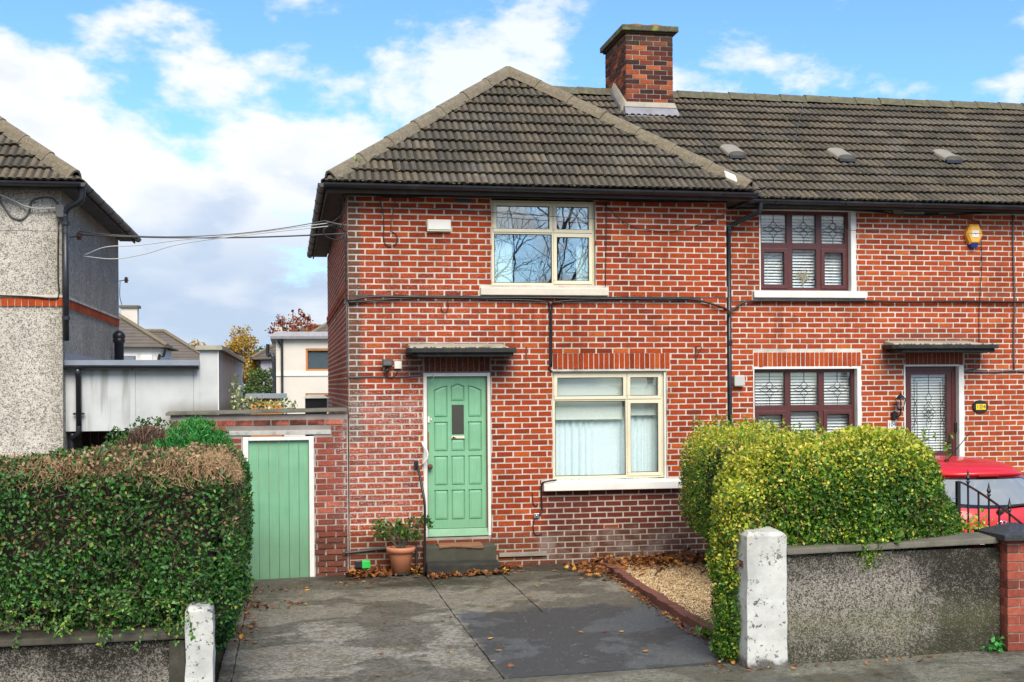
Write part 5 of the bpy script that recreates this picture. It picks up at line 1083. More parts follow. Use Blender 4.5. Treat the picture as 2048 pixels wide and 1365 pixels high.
box(-1.675, -1.6635, ya - 0.022, ya - 0.010, -0.2, 2.92).build('corner_bead', M['sill_white'], GA)
m = MB(); m.hexa([(-1.965, ya - 0.08, 2.926), (-1.61, ya - 0.08, 2.926), (-1.61, 9.7, 2.926), (-1.965, 9.7, 2.926)], [(-1.955, ya - 0.07, 2.985), (-1.615, ya - 0.07, 2.995), (-1.615, 9.7, 2.995), (-1.955, 9.7, 2.985)]); m.build('coping', M['concrete_stone'], GA, bevel=0.01)
box(lx1 + 0.003, -1.906, ya - 0.05, 6.0, 2.701, 2.745).build('roof', M['grey_felt'], GA)
box(lx1 + 0.003, -1.907, ya - 0.085, ya - 0.0515, 2.715, 2.80).build('fascia', M['grey_felt'], GA)
half_gutter(GA, (lx1 + 0.01, ya - 0.13, 2.735), (-1.91, ya - 0.13, 2.725), M['black_plastic'], 0.055)
m = MB(); m.hexa([(lx1 + 0.004, ya - 0.04, 2.746), (lx1 + 0.03, ya - 0.04, 2.746), (lx1 + 0.03, 6, 2.746), (lx1 + 0.004, 6, 2.746)], [(lx1 + 0.004, ya - 0.04, 2.90), (lx1 + 0.012, ya - 0.04, 2.90), (lx1 + 0.012, 6, 2.88), (lx1 + 0.004, 6, 2.88)]); m.build('flashing', M['lead'], GA)
box(lx1 + 0.003, -1.906, ya + 0.201, 1.9, 1.886, 1.93).build('ceiling', M['soffit'], GA)
plain('garage_red', (0.075, 0.016, 0.016), 0.5, 0.2, 6, 0.1)
for k in range(16): box(lx1 + 0.02 + k * 0.104, lx1 + 0.02 + k * 0.104 + 0.1, 1.70, 1.73, -0.1, 1.884).build('door_board', M['garage_red'], GA, bevel=0.006)
m = MB(); m.tube([(lx1 + 0.17, ya - 0.13, 2.69), (lx1 + 0.17, ya - 0.11, 2.62), (lx1 + 0.17, ya - 0.06, 2.56), (lx1 + 0.17, ya - 0.06, 1.95)], 0.036, 10); m.tube(curve_pts([(lx1 + 0.17, ya - 0.06, 1.96), (lx1 + 0.16, ya - 0.05, 1.86), (lx1 + 0.09, ya + 0.02, 1.80), (lx1 + 0.06, ya + 0.06, 1.70), (lx1 + 0.06, ya + 0.06, 0.0)]), 0.036, 10); dpg = m.build('downpipe', M['black_plastic'], GA, smooth=True)
box(lx1 + 0.10, lx1 + 0.24, ya - 0.075, ya - 0.05, 2.10, 2.125).build('pipe_clip', M['black_plastic'], dpg)
MB().lathe([(0.075, 0.0), (0.075, 0.42), (0.095, 0.43), (0.095, 0.48), (0.085, 0.49), (0.10, 0.50), (0.10, 0.55), (0.06, 0.60), (0.02, 0.62)], (-3.44, 4.6, 2.745), 14).build('vent_pipe', M['black_plastic'], GA, smooth=True)

# overhead service cables between the two houses
def wire(label, pts, r, mat, name='overhead_cable'):
    o = MB().tube(pts, r, 5).build(name, mat, None, smooth=True); return tag(o, label, 'cable', 'service cables strung between the houses')
wire('black overhead cable strung level from the left house to the brick corner', sag((-3.46, 0.85, 4.46), (-0.04, -0.03, 4.42), 0.05), 0.010, M['cable_grey'])
wire('thin dark overhead cable hooked on the left house insulator', sag((-3.46, 0.84, 4.50), (-0.28, -0.2, 4.56), 0.13), 0.006, M['cable_grey'])
wire('white overhead cable looping down in twin strands from the left house', curve_pts([(-3.40, 0.80, 4.18), (-3.1, 0.7, 4.285), (-2.7, 0.6, 4.30), (-2.1, 0.4, 4.36), (-1.2, 0.2, 4.44), (-0.25, -0.1, 4.54)]), 0.0065, M['cable_white'])
wire('lower white overhead cable bowing beneath its twin by the left house', curve_pts([(-3.40, 0.80, 4.17), (-3.0, 0.7, 4.13), (-2.6, 0.6, 4.19), (-2.1, 0.4, 4.31), (-1.2, 0.2, 4.42), (-0.25, -0.1, 4.50)]), 0.0065, M['cable_white'])
wire('thin wire running past the front of the left house at the pipe', sag((-13, -0.2, 4.58), (-3.5, 0.18, 4.42), 0.05), 0.004, M['cable_grey'])
wire('white telephone lead drooping to the junction box on the left house', curve_pts([(-5.2, -0.4, 5.2), (-4.3, 0.18, 4.87), (-3.95, 0.22, 4.72), (-3.62, 0.24, 4.72)]), 0.010, M['cable_white'], 'telephone_lead')
wire('fine black wire crossing in front of both brick houses above the windows', sag((0.62, -0.06, 4.785), (11.5, -0.35, 4.53), 0.10, 24), 0.004, K)
m = MB()                                                             # bracket and loops where the cables land
for pts in ([(-0.04, -0.03, 4.42), (-0.12, -0.08, 4.33), (-0.28, -0.1, 4.37), (-0.30, -0.1, 4.46), (-0.18, -0.08, 4.52), (-0.05, -0.03, 4.46), (-0.02, -0.02, 4.38), (-0.03, -0.02, 4.2)], [(-0.25, -0.1, 4.54), (-0.16, -0.08, 4.58), (-0.06, -0.02, 4.70), (-0.04, 0.02, 4.90)], [(-0.25, -0.1, 4.52), (-0.14, -0.06, 4.48), (-0.06, -0.03, 4.54), (-0.03, -0.02, 4.60)]): m.tube(curve_pts(pts), 0.008, 5)
m.build('cable_loop', K, H1, smooth=True); MB().tube([(-0.27, -0.12, 4.56), (-0.13, -0.05, 4.54), (0.0, 0.0, 4.53)], 0.010, 6).build('cable_bracket', M['steel'], H1)
cable([(5.10, -0.03, 4.72), (4.9, -0.02, 4.66), (4.4, -0.02, 4.52), (3.8, -0.02, 4.58), (3.4, -0.02, 4.88)], 0.0045, K, H1)

# ------------------------------------------------------------------ boundary walls, pillars, railing
YB = -6.85
def roughcast(name, light, dark, st): pebble_mat(name, light, dark, 85, 0.49, st)
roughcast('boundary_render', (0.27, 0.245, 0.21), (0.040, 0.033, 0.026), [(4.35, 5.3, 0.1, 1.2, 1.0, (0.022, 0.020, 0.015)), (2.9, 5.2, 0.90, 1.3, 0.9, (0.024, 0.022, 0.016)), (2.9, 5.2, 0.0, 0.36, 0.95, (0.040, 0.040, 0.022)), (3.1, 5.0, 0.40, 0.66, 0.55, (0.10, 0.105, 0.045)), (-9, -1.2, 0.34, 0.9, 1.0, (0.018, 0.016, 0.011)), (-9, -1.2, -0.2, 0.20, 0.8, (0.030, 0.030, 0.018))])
def pillar_mat():
    m, N, b = newmat('flaking_white'); P = N.pos(); n = N.noise(4, 5, P)
    c = N.mix(1.0, (0.54, 0.54, 0.51), N.ramp(n, [(0.3, 0.72), (0.7, 1.12)]), 'MULTIPLY')
    fl = N.smooth(N.math('ADD', N.math('MULTIPLY', N.noise(26, 5, P, 0.75), 0.7), N.math('MULTIPLY', N.noise(5, 3, P), 0.3)), 0.565, 0.595)
    c = N.mix(N.math('MULTIPLY', fl, 0.9), c, (0.05, 0.048, 0.05))
    z = N.add('ShaderNodeSeparateXYZ', {0: P}).outputs[2]; base = N.smooth(N.math('ADD', z, N.math('MULTIPLY', N.noise(9, 4, P, 0.7), 0.22)), 0.38, 0.30)
    c = N.mix(N.math('MULTIPLY', base, 0.9), c, (0.06, 0.058, 0.05))
    c = N.mix(N.math('MULTIPLY', N.boxmask(P, 2.5, 3.4, 1.0, 1.4, 0.05, 0.2), N.math('MULTIPLY', N.smooth(N.noise(7, 4, P), 0.4, 0.7), 0.5)), c, (0.35, 0.33, 0.26))
    setin(N, b, Base_Color=c, Roughness=0.8, Normal=N.bump(N.math('SUBTRACT', N.noise(14, 5, P, 0.6), fl), 0.5, 0.008)); M['flaking_white'] = m
pillar_mat()
def pillar(name, label, x0, x1, y0, y1, z0, z1, mat, seed):
    """gate pier with slightly wandering edges and a weathered, rounded top"""
    rr = random.Random(seed); m = MB(); n = 7; rings = []
    for j in range(n + 1):
        t = j / n; z = z0 + (z1 - z0) * t; w = 0.006
        rings.append([(x + rr.uniform(-w, w), y + rr.uniform(-w, w), z) for x, y in ((x0, y0), (x1, y0), (x1, y1), (x0, y1))])
    ins = 0.03; rings.append([(x0 + ins, y0 + ins, z1 + 0.035), (x1 - ins, y0 + ins, z1 + 0.03), (x1 - ins, y1 - ins, z1 + 0.045), (x0 + ins, y1 - ins, z1 + 0.04)])
    vs = [p for r in rings for p in r]; fs = [(j * 4 + i, j * 4 + (i + 1) % 4, (j + 1) * 4 + (i + 1) % 4, (j + 1) * 4 + i) for j in range(len(rings) - 1) for i in range(4)] + [tuple(4 * (len(rings) - 1) + i for i in range(4)), (3, 2, 1, 0)]
    m.add(vs, fs); return tag(m.build(name, mat, bevel=0.007), label, 'pillar')
pr_ = pillar('gate_pillar', 'tall flaking white gate pillar in front of the yellow-green hedge', 2.800, 3.135, YB - 0.02, YB + 0.30, 0.05, 1.225, M['flaking_white'], 3)
m = MB(); m.tube([(2.80, YB + 0.1, 1.0), (2.775, YB + 0.1, 1.0), (2.765, YB + 0.1, 0.97)], 0.010, 6); m.box(2.792, 2.80, YB + 0.06, YB + 0.14, 0.97, 1.02); m.build('gate_hinge', M['rust'], pr_)
pillar('gate_pillar', 'low white gate pillar at the end of the dark green hedge', -1.535, -1.335, YB - 0.03, YB + 0.20, -0.05, 0.80, M['flaking_white'], 8)
BW = thing('boundary_wall', 'low roughcast front wall with stone coping beside the tall white pillar', 'wall', (4.05, YB, 0.1))
m = MB(); m.box(3.136, 5.03, YB + 0.035, YB + 0.25, 0.0, 1.065); m.build('wall', M['boundary_render'], BW)
m = MB(); m.box(3.137, 5.02, YB + 0.022, YB + 0.0345, 0.05, 0.375); m.build('plinth', M['boundary_render'], BW, bevel=0.004)
def coping(parent, x0, x1, za, zb, mat='dark_stone'):
    x = x0; rr = random.Random(5); step = (x1 - x0) / max(1, round((x1 - x0) / 1.9))
    while x < x1 - 0.05:
        e = min(x + step, x1); q = lambda u: za + (zb - za) * (u - x0) / (x1 - x0); m = MB()
        f0, f1 = (YB - 0.012 + rr.uniform(-0.008, 0.01) for _ in range(2))
        m.hexa([(x + 0.002, f0, q(x)), (e - 0.002, f1, q(e)), (e - 0.002, YB + 0.29, q(e)), (x + 0.002, YB + 0.29, q(x))], [(x + 0.002, f0 + 0.008, q(x) + 0.05), (e - 0.002, f1 + 0.008, q(e) + 0.05), (e - 0.002, YB + 0.28, q(e) + 0.065), (x + 0.002, YB + 0.28, q(x) + 0.065)])
        m.build('coping_stone', M[mat], parent, bevel=0.012); x = e
coping(BW, 3.142, 5.005, 1.066, 1.105)
BL_ = thing('boundary_wall', 'low roughcast front wall under the large dark green hedge', 'wall', (-4.6, YB, 0.0))
box(-7.6, -1.655, YB + 0.035, YB + 0.25, -0.15, 0.585).build('wall', M['boundary_render'], BL_); box(-1.654, -1.537, YB + 0.012, YB + 0.24, -0.15, 0.585).build('end_post', M['darker_stone'], BL_, bevel=0.008); coping(BL_, -7.6, -1.538, 0.586, 0.595, 'darker_stone')
# brick gate pier of number 104
PB = thing('brick_pier', 'red brick gate pier with a dark stone cap by the iron railing', 'pier', (5.2, YB + 0.1, 0.1))
box(5.045, 5.365, YB - 0.062, YB + 0.265, 0.0, 1.14).build('core', M['mortar_pier'], PB)
for n in range(15):
    z = 0.11 + n * 0.0735
    for (a, b) in (((5.035, 5.14), (5.15, 5.375)) if n % 2 else ((5.035, 5.26), (5.27, 5.375))):
        copy_part(MB().box(-(b - a) / 2, (b - a) / 2, 0, 0.05, -0.0315, 0.0315, 0.002).mesh('brick', M['pier_brick'], bevel=0.003), 'brick', PB, ((a + b) / 2, YB - 0.07, z))
    for (a, b) in (((YB - 0.019, YB + 0.15), (YB + 0.16, YB + 0.27)) if n % 2 else ((YB - 0.019, YB + 0.08), (YB + 0.09, YB + 0.27))):
        copy_part(MB().box(0, 0.05, -(b - a) / 2, (b - a) / 2, -0.0315, 0.0315, 0.002).mesh('brick', M['pier_brick'], bevel=0.003), 'brick', PB, (5.035, (a + b) / 2, z))
plain('cap_stone', (0.028, 0.029, 0.033), 0.55, 0.45, 40, 0.3, 0.003, (0.09, 0.09, 0.10), 0.5, 30)
m = MB(); m.box(4.975, 5.435, YB - 0.13, YB + 0.33, 1.141, 1.185); m.hexa([(4.975, YB - 0.13, 1.1852), (5.435, YB - 0.13, 1.1852), (5.435, YB + 0.33, 1.1852), (4.975, YB + 0.33, 1.1852)], [(5.19, YB + 0.09, 1.262), (5.22, YB + 0.09, 1.262), (5.22, YB + 0.11, 1.262), (5.19, YB + 0.11, 1.262)]); m.build('cap', M['cap_stone'], PB)
# wrought iron railing with a falling curved top rail
RL = thing('iron_railing', 'black wrought iron railing with curved top rail and spear finials before the red car', 'railing', (5.3, -6.36, 0.2)); ry = -6.36
def rail_z(x): return 1.575 - 0.62 * max(0, (x - 4.93)) ** 1.25 - 0.10 * (x - 4.93)
pts = [(4.93 + 0.05 * k, ry, rail_z(4.93 + 0.05 * k)) for k in range(20)]
m = MB()
for (a, b) in zip(pts, pts[1:]): m.hexa([(a[0], ry - 0.022, a[2]), (b[0], ry - 0.022, b[2]), (b[0], ry + 0.022, b[2]), (a[0], ry + 0.022, a[2])], [(a[0], ry - 0.022, a[2] + 0.012), (b[0], ry - 0.022, b[2] + 0.012), (b[0], ry + 0.022, b[2] + 0.012), (a[0], ry + 0.022, a[2] + 0.012)])
m.build('top_rail', M['iron_black'], RL); box(4.905, 4.935, ry - 0.02, ry + 0.02, 0.2, 1.585).build('post', M['iron_black'], RL, bevel=0.003)
for k in range(9):
    x = 5.015 + k * 0.098; zt = rail_z(x); m = MB(); m.tube([(x, ry, 0.25), (x, ry, zt + (0.03 if k % 2 == 0 else -0.002))], 0.009, 6)
    if k % 2 == 0: m.lathe([(0.009, 0.0), (0.020, 0.012), (0.009, 0.026), (0.016, 0.036), (0.019, 0.048), (0.010, 0.075), (0.002, 0.12)], (x, ry, zt + 0.028), 8)
    m.build('baluster', M['iron_black'], RL)
box(4.936, 5.9, ry - 0.012, ry + 0.012, 0.30, 0.33).build('bottom_rail', M['iron_black'], RL)

# brick edging between drive and gravel
ED = thing('brick_edging', 'single row of dark red bricks edging the gravel beside the drive', 'edging', (3.05, -3.4, 0.08))
plain('edging_brick', (0.14, 0.045, 0.032), 0.8, 0.3, 12, 0.4, 0.004, (0.09, 0.075, 0.05), 0.4, 5)
ev = [MB().box(-0.055, 0.055, -0.106, 0.106, -0.06, 0.045, 0.003).mesh('brick', M['edging_brick'], bevel=0.005) for _ in range(5)]
EDGE = lambda y: 3.215 - 0.06 * max(0, (-y - 1.2)) + 0.007 * max(0, -y - 3.5) ** 2
y = -0.5
while y > -6.15:
    o = copy_part(random.choice(ev), 'brick', ED, (EDGE(y) + random.uniform(-0.008, 0.008), y, ground_z(3.1, y) + 0.03 + random.uniform(-0.008, 0.010))); o.rotation_euler = (random.uniform(-0.04, 0.04), random.uniform(-0.05, 0.05), 0.03 + random.uniform(-0.06, 0.06)); y -= 0.222
# ------------------------------------------------------------------ foliage
def lowfreq(P, s, seed):
    r = np.random.default_rng(seed); v = np.zeros(len(P))
    for k in range(5):
        d = r.normal(size=3); d /= np.linalg.norm(d); f = s * (0.7 + 0.5 * k)
        v += np.sin(P @ d * f + r.uniform(0, 6.28)) / (1 + 0.5 * k)
    return v / 2.4
def sdf_boxes(P, boxes):
    out = np.full(len(P), 1e9)
    for (x0, x1, y0, y1, z0, z1, r) in boxes:
        c = np.array([(x0 + x1) / 2, (y0 + y1) / 2, (z0 + z1) / 2]); h = np.array([(x1 - x0) / 2, (y1 - y0) / 2, (z1 - z0) / 2]) - r
        q = np.abs(P - c) - h
        out = np.minimum(out, np.linalg.norm(np.maximum(q, 0), axis=1) + np.minimum(q.max(axis=1), 0) - r)
    return out
def sdf_ell(P, ells):
    out = np.full(len(P), 1e9)
    for (cx, cy, cz, rx, ry, rz) in ells:
        q = (P - np.array([cx, cy, cz])) / np.array([rx, ry, rz]); out = np.minimum(out, (np.linalg.norm(q, axis=1) - 1) * min(rx, ry, rz))
    return out
def leaf_mesh(name, P, A, Nn, L, Wd, tone, mat, parent, fold=0.35, droop=0.15):
    """kite leaves: base P, axis A, face normal Nn, length L, half width Wd"""
    n = len(P); B = np.cross(A, Nn); B /= np.linalg.norm(B, axis=1)[:, None] + 1e-9
    V = np.empty((n, 4, 3)); V[:, 0] = P; mid = P + A * (L * 0.45)[:, None]
    V[:, 1] = mid + B * Wd[:, None] + Nn * (Wd * fold)[:, None]; V[:, 2] = P + A * L[:, None] - Nn * (L * droop)[:, None]; V[:, 3] = mid - B * Wd[:, None] + Nn * (Wd * fold)[:, None]
    me = bpy.data.meshes.new(name); me.vertices.add(4 * n); me.vertices.foreach_set('co', V.reshape(-1))
    base = (np.arange(n) * 4)[:, None]; tri = np.concatenate([base + np.array([[0, 1, 2]]), base + np.array([[0, 2, 3]])], axis=1).reshape(-1)
    me.loops.add(6 * n); me.loops.foreach_set('vertex_index', tri.astype(np.int32)); me.polygons.add(2 * n); me.polygons.foreach_set('loop_start', (np.arange(2 * n) * 3).astype(np.int32))
    me.materials.append(mat); at = me.attributes.new('tone', 'FLOAT', 'POINT'); at.data.foreach_set('value', np.repeat(tone, 4).astype(np.float32))
    me.update(calc_edges=True); me.validate()
    o = bpy.data.objects.new(name, me); place(o, parent, (0, 0, 0)); return o
def shell(sdf, lo, hi, count, depth, disp, seed, keep=None):
    r = np.random.default_rng(seed); lo, hi = np.array(lo), np.array(hi); got = []; tot = 0
    for _ in range(60):
        P = r.uniform(lo, hi, (count * 2, 3)); s = sdf(P) + disp * lowfreq(P, 5.0, seed) + 0.35 * disp * lowfreq(P, 16.0, seed + 1) + 0.25 * disp * lowfreq(P, 38.0, seed + 2); k = (s < 0.012) & (s > -depth)
        # thin out with depth
        k &= r.uniform(size=len(P)) < np.clip(1.15 + s / depth, 0.12, 1)
        if keep is not None: k &= keep(P, s, r)
        got.append(P[k]); tot += k.sum()
        if tot >= count: break
    P = np.concatenate(got)[:count]; e = 0.02; G = np.stack([sdf(P + np.eye(3)[i] * e) - sdf(P - np.eye(3)[i] * e) for i in range(3)], axis=1)
    G /= np.linalg.norm(G, axis=1)[:, None] + 1e-9
    return P, G, r
def unit(a): return a / (np.linalg.norm(a, axis=1)[:, None] + 1e-9)
def foliage(parent, sdf, lo, hi, count, size, width, tonef, mat, depth=0.14, disp=0.05, seed=1, keep=None, up=0.3, spread=0.8, name='foliage', fold=0.35):
    P, G, r = shell(sdf, lo, hi, count, depth, disp, seed, keep); n = len(P)
    A = unit(r.normal(size=(n, 3)) * 0.9 + G * 0.45 + np.array([0, 0, up])); Nn = G + r.normal(size=(n, 3)) * spread; Nn = unit(Nn - A * (Nn * A).sum(1)[:, None])
    L = r.uniform(size[0], size[1], n) * np.where(r.uniform(size=n) < 0.12, 1.45, 1.0); o = leaf_mesh(name, P, A, Nn, L, L * r.uniform(width * 0.8, width * 1.2, n), np.clip(tonef(P, G, r), 0, 1), mat, parent, fold)
    return tag(o, kind='stuff')
def twigs(parent, sdf, lo, hi, count, length, rad, mat, seed, depth=0.16, up=0.5, keep=None, name='twigs'):
    P, G, r = shell(sdf, lo, hi, count, depth, 0.03, seed, keep); m = MB()
    D = unit(r.normal(size=P.shape) * 0.8 + G * 0.5 + np.array([0, 0, up]))
    for p, d in zip(P, D):
        L = r.uniform(0.4, 1.0) * length; q = p + d * L * 0.35; a = p - d * L * 0.65; mid = (a + q) / 2 + r.normal(size=3) * 0.012
        m.tube([a, mid, q], [rad, rad * 0.8, rad * 0.45], 3, False)
    return tag(m.build(name, mat, parent), kind='stuff')
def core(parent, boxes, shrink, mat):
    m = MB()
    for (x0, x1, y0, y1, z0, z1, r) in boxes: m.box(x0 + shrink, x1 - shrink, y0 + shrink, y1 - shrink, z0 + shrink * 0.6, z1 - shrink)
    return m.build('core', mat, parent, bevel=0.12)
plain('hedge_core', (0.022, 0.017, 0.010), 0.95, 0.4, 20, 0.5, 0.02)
leaf_mat('privet', [(0.0, (0.012, 0.046, 0.009)), (0.35, (0.028, 0.110, 0.016)), (0.62, (0.070, 0.215, 0.030)), (0.74, (0.17, 0.31, 0.045)), (0.80, (0.34, 0.31, 0.04)), (0.84, (0.15, 0.085, 0.045)), (1.0, (0.40, 0.27, 0.14))], 0.5, 0.12)
leaf_mat('golden_privet', [(0.0, (0.022, 0.070, 0.012)), (0.3, (0.060, 0.175, 0.020)), (0.55, (0.170, 0.330, 0.028)), (0.75, (0.44, 0.50, 0.040)), (0.92, (0.68, 0.60, 0.07)), (1.0, (0.74, 0.60, 0.16))], 0.42, 0.35)
leaf_mat('conifer', [(0.0, (0.014, 0.095, 0.020)), (0.5, (0.035, 0.235, 0.040)), (1.0, (0.085, 0.390, 0.062))], 0.5, 0.2)
leaf_mat('shrub', [(0.0, (0.015, 0.050, 0.010)), (0.5, (0.05, 0.14, 0.02)), (0.85, (0.20, 0.32, 0.03)), (1.0, (0.32, 0.08, 0.04))], 0.3, 0.25)
leaf_mat('autumn', [(0.0, (0.045, 0.018, 0.010)), (0.3, (0.12, 0.042, 0.015)), (0.55, (0.24, 0.085, 0.025)), (0.78, (0.46, 0.17, 0.03)), (0.93, (0.70, 0.36, 0.03)), (1.0, (0.62, 0.42, 0.06))], 0.55, 0.15)
leaf_mat('birch_gold', [(0.0, (0.30, 0.17, 0.02)), (0.6, (0.50, 0.31, 0.03)), (1.0, (0.62, 0.45, 0.07))], 0.6, 0.3)
leaf_mat('far_green', [(0.0, (0.02, 0.06, 0.018)), (0.6, (0.06, 0.14, 0.03)), (1.0, (0.20, 0.27, 0.04))], 0.6, 0.2)
leaf_mat('far_red', [(0.0, (0.14, 0.03, 0.012)), (0.6, (0.30, 0.07, 0.02)), (1.0, (0.42, 0.14, 0.03))], 0.6, 0.2)
leaf_mat('variegated', [(0.0, (0.05, 0.14, 0.02)), (0.5, (0.18, 0.28, 0.05)), (0.6, (0.52, 0.52, 0.22)), (1.0, (0.66, 0.62, 0.36))], 0.4, 0.2)

# large dark privet hedge on the left
HB = [(-4.7, -1.165, -6.80, -5.35, 0.64, 1.885, 0.20), (-2.0, -1.27, -5.6, -0.95, 0.15, 1.76, 0.22)]
HL = thing('privet_hedge', 'large clipped dark green privet hedge with a browned top, behind the left wall', 'hedge', (-3.0, -6.1, 0.1))
sL = lambda P: sdf_boxes(P, HB)
def keepL(P, s, r):
    g = lowfreq(P * np.array([1, 0.6, 1.0]), 4.2, 77); bare = (g > 0.55) & (s > -0.06) & (P[:, 1] < -6.3) & (P[:, 2] < 1.75)
    lowb = (P[:, 2] < 0.84) & (lowfreq(P, 9, 5) > -0.15) & (P[:, 1] < -5.5)
    return ~((bare | lowb) & (r.uniform(size=len(P)) < 0.8))
def toneL(P, G, r):
    t = r.beta(2.2, 2.4, len(P)) * 0.70; g = lowfreq(P, 3.0, 21)
    t += 0.06 * g; yel = r.uniform(size=len(P)) < 0.05; t[yel] = r.uniform(0.70, 0.80, yel.sum())
    topm = (G[:, 2] > 0.55) & (P[:, 2] > 1.66); g2 = lowfreq(P * np.array([1, 1.6, 1]), 5.5, 9)
    br = topm & (r.uniform(size=len(P)) < np.clip(0.55 + 0.4 * g2, 0.15, 0.85)); t[br] = r.uniform(0.84, 1.0, br.sum())
    br2 = (r.uniform(size=len(P)) < np.clip((g - 0.45) * 0.4, 0, 0.14)) & (P[:, 2] > 1.25); t[br2] = r.uniform(0.83, 0.93, br2.sum())
    return np.where(br | br2, t, np.minimum(t, 0.80))
foliage(HL, sL, (-4.8, -7.0, 0.1), (-0.95, -0.8, 2.0), 180000, (0.024, 0.041), 0.32, toneL, M['privet'], 0.15, 0.085, 31, keepL)
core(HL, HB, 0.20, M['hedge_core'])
twigs(HL, sL, (-4.2, -7.0, 0.6), (-0.95, -5.2, 2.0), 3600, 0.20, 0.0028, M['twig'], 33, 0.14)
plain('cut_twig', (0.40, 0.255, 0.135), 0.9, 0.35, 20, 0.2)
twigs(HL, sL, (-4.4, -6.9, 1.68), (-1.1, -5.2, 2.0), 9000, 0.10, 0.0028, M['cut_twig'], 35, 0.07, 0.6, lambda P, s, r: (lowfreq(P * np.array([1, 1.6, 1]), 5.5, 9) > -0.75) & (P[:, 2] > 1.72), 'cut_twigs')
def sprays(parent, pts, mat, seed, name='sprig'):
    r = np.random.default_rng(seed); P = []; A = []; m = MB()
    for (b, d, L) in pts:
        b, d = np.array(b), np.array(d) / np.linalg.norm(d); m.tube([b, b + d * L * 0.5 + np.array([0, 0, 0.01]), b + d * L], [0.003, 0.002, 0.001], 3)
        for k in range(int(L / 0.012)):
            t = r.uniform(0.15, 1); P.append(b + d * L * t); A.append(d * 0.7 + r.normal(size=3) * 0.7)
    P = np.array(P); A = unit(np.array(A)); n = len(P); Nn = r.normal(size=(n, 3)) + np.array([0, -0.4, 0.8]); Nn = unit(Nn - A * (Nn * A).sum(1)[:, None]); L = r.uniform(0.025, 0.04, n)
    tag(leaf_mesh(name, P, A, Nn, L, L * 0.33, r.uniform(0.35, 0.8, n), mat, parent), kind='stuff'); tag(m.build('twigs', M['twig'], parent), kind='stuff')
rr = random.Random(9)
sprays(HL, [((rr.uniform(-3.3, -1.45), rr.uniform(-6.9, -6.75), rr.uniform(0.72, 0.98)), (rr.uniform(-0.8, 0.8), rr.uniform(-0.5, 0.0), rr.uniform(-0.9, 0.3)), rr.uniform(0.10, 0.28)) for _ in range(75)], M['privet'], 61)

# golden hedges on the right
HF = [(2.89, 4.76, -6.78, -5.66, 0.70, 1.985, 0.47), (2.735, 3.10, -6.72, -6.28, 0.16, 1.6, 0.14), (4.1, 4.93, -6.70, -5.85, 0.75, 1.62, 0.40)]
HG = thing('golden_hedge', 'clipped golden privet hedge bulging over the front wall behind the tall white pillar', 'hedge', (3.8, -6.2, 0.15))
sF = lambda P: sdf_boxes(P, HF)
def toneF(P, G, r):
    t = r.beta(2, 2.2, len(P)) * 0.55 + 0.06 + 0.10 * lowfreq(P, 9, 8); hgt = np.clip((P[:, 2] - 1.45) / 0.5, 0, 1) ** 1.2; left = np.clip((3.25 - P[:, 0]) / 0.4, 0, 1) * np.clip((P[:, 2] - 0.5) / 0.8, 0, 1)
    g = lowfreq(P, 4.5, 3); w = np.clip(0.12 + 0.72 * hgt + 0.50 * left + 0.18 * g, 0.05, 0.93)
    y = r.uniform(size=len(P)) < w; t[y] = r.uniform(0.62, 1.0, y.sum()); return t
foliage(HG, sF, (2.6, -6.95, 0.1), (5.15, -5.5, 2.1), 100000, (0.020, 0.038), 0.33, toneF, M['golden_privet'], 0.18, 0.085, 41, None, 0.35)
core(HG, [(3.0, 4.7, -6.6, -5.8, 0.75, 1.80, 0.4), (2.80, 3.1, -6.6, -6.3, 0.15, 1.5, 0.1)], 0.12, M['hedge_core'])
twigs(HG, sF, (2.6, -6.95, 0.1), (5.1, -5.9, 1.5), 2200, 0.16, 0.0025, M['twig'], 43)
sprays(HG, [((rr.uniform(2.95, 4.9), rr.uniform(-6.55, -6.0), 1.93 if rr.random() < 0.6 else 1.2), (rr.uniform(-0.3, 0.3), rr.uniform(-0.4, 0.1), 1.0 if rr.random() < 0.8 else -0.4), rr.uniform(0.06, 0.13)) for _ in range(120)], M['golden_privet'], 62)
HS = [(4.02, 5.06, -5.55, -0.85, 0.50, 1.90, 0.46), (4.55, 5.02, -5.4, -0.8, 0.10, 0.9, 0.15)]
HR = thing('golden_hedge', 'rounded golden privet hedge running back from the front hedge to the brick wall', 'hedge', (4.6, -3.0, 0.1))
sS = lambda P: sdf_boxes(P, HS)
def toneS(P, G, r):
    t = r.beta(2, 2.4, len(P)) * 0.60 + 0.06; w = np.clip((P[:, 2] - 1.35) / 0.55, 0, 1) * 0.75 + 0.2; y = r.uniform(size=len(P)) < w; t[y] = r.uniform(0.6, 1.0, y.sum()); return t
foliage(HR, sS, (3.8, -5.8, 0.05), (5.2, -0.6, 2.0), 62000, (0.024, 0.040), 0.32, toneS, M['golden_privet'], 0.16, 0.09, 51, None, 0.35)
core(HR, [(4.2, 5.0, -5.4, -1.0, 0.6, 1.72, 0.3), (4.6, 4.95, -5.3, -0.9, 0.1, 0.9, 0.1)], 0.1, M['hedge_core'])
sprays(HR, [((rr.uniform(4.2, 5.0), rr.uniform(-3.5, -0.9), 1.86), (rr.uniform(-0.3, 0.3), rr.uniform(-0.2, 0.2), 1.0), rr.uniform(0.08, 0.20)) for _ in range(60)], M['golden_privet'], 63)

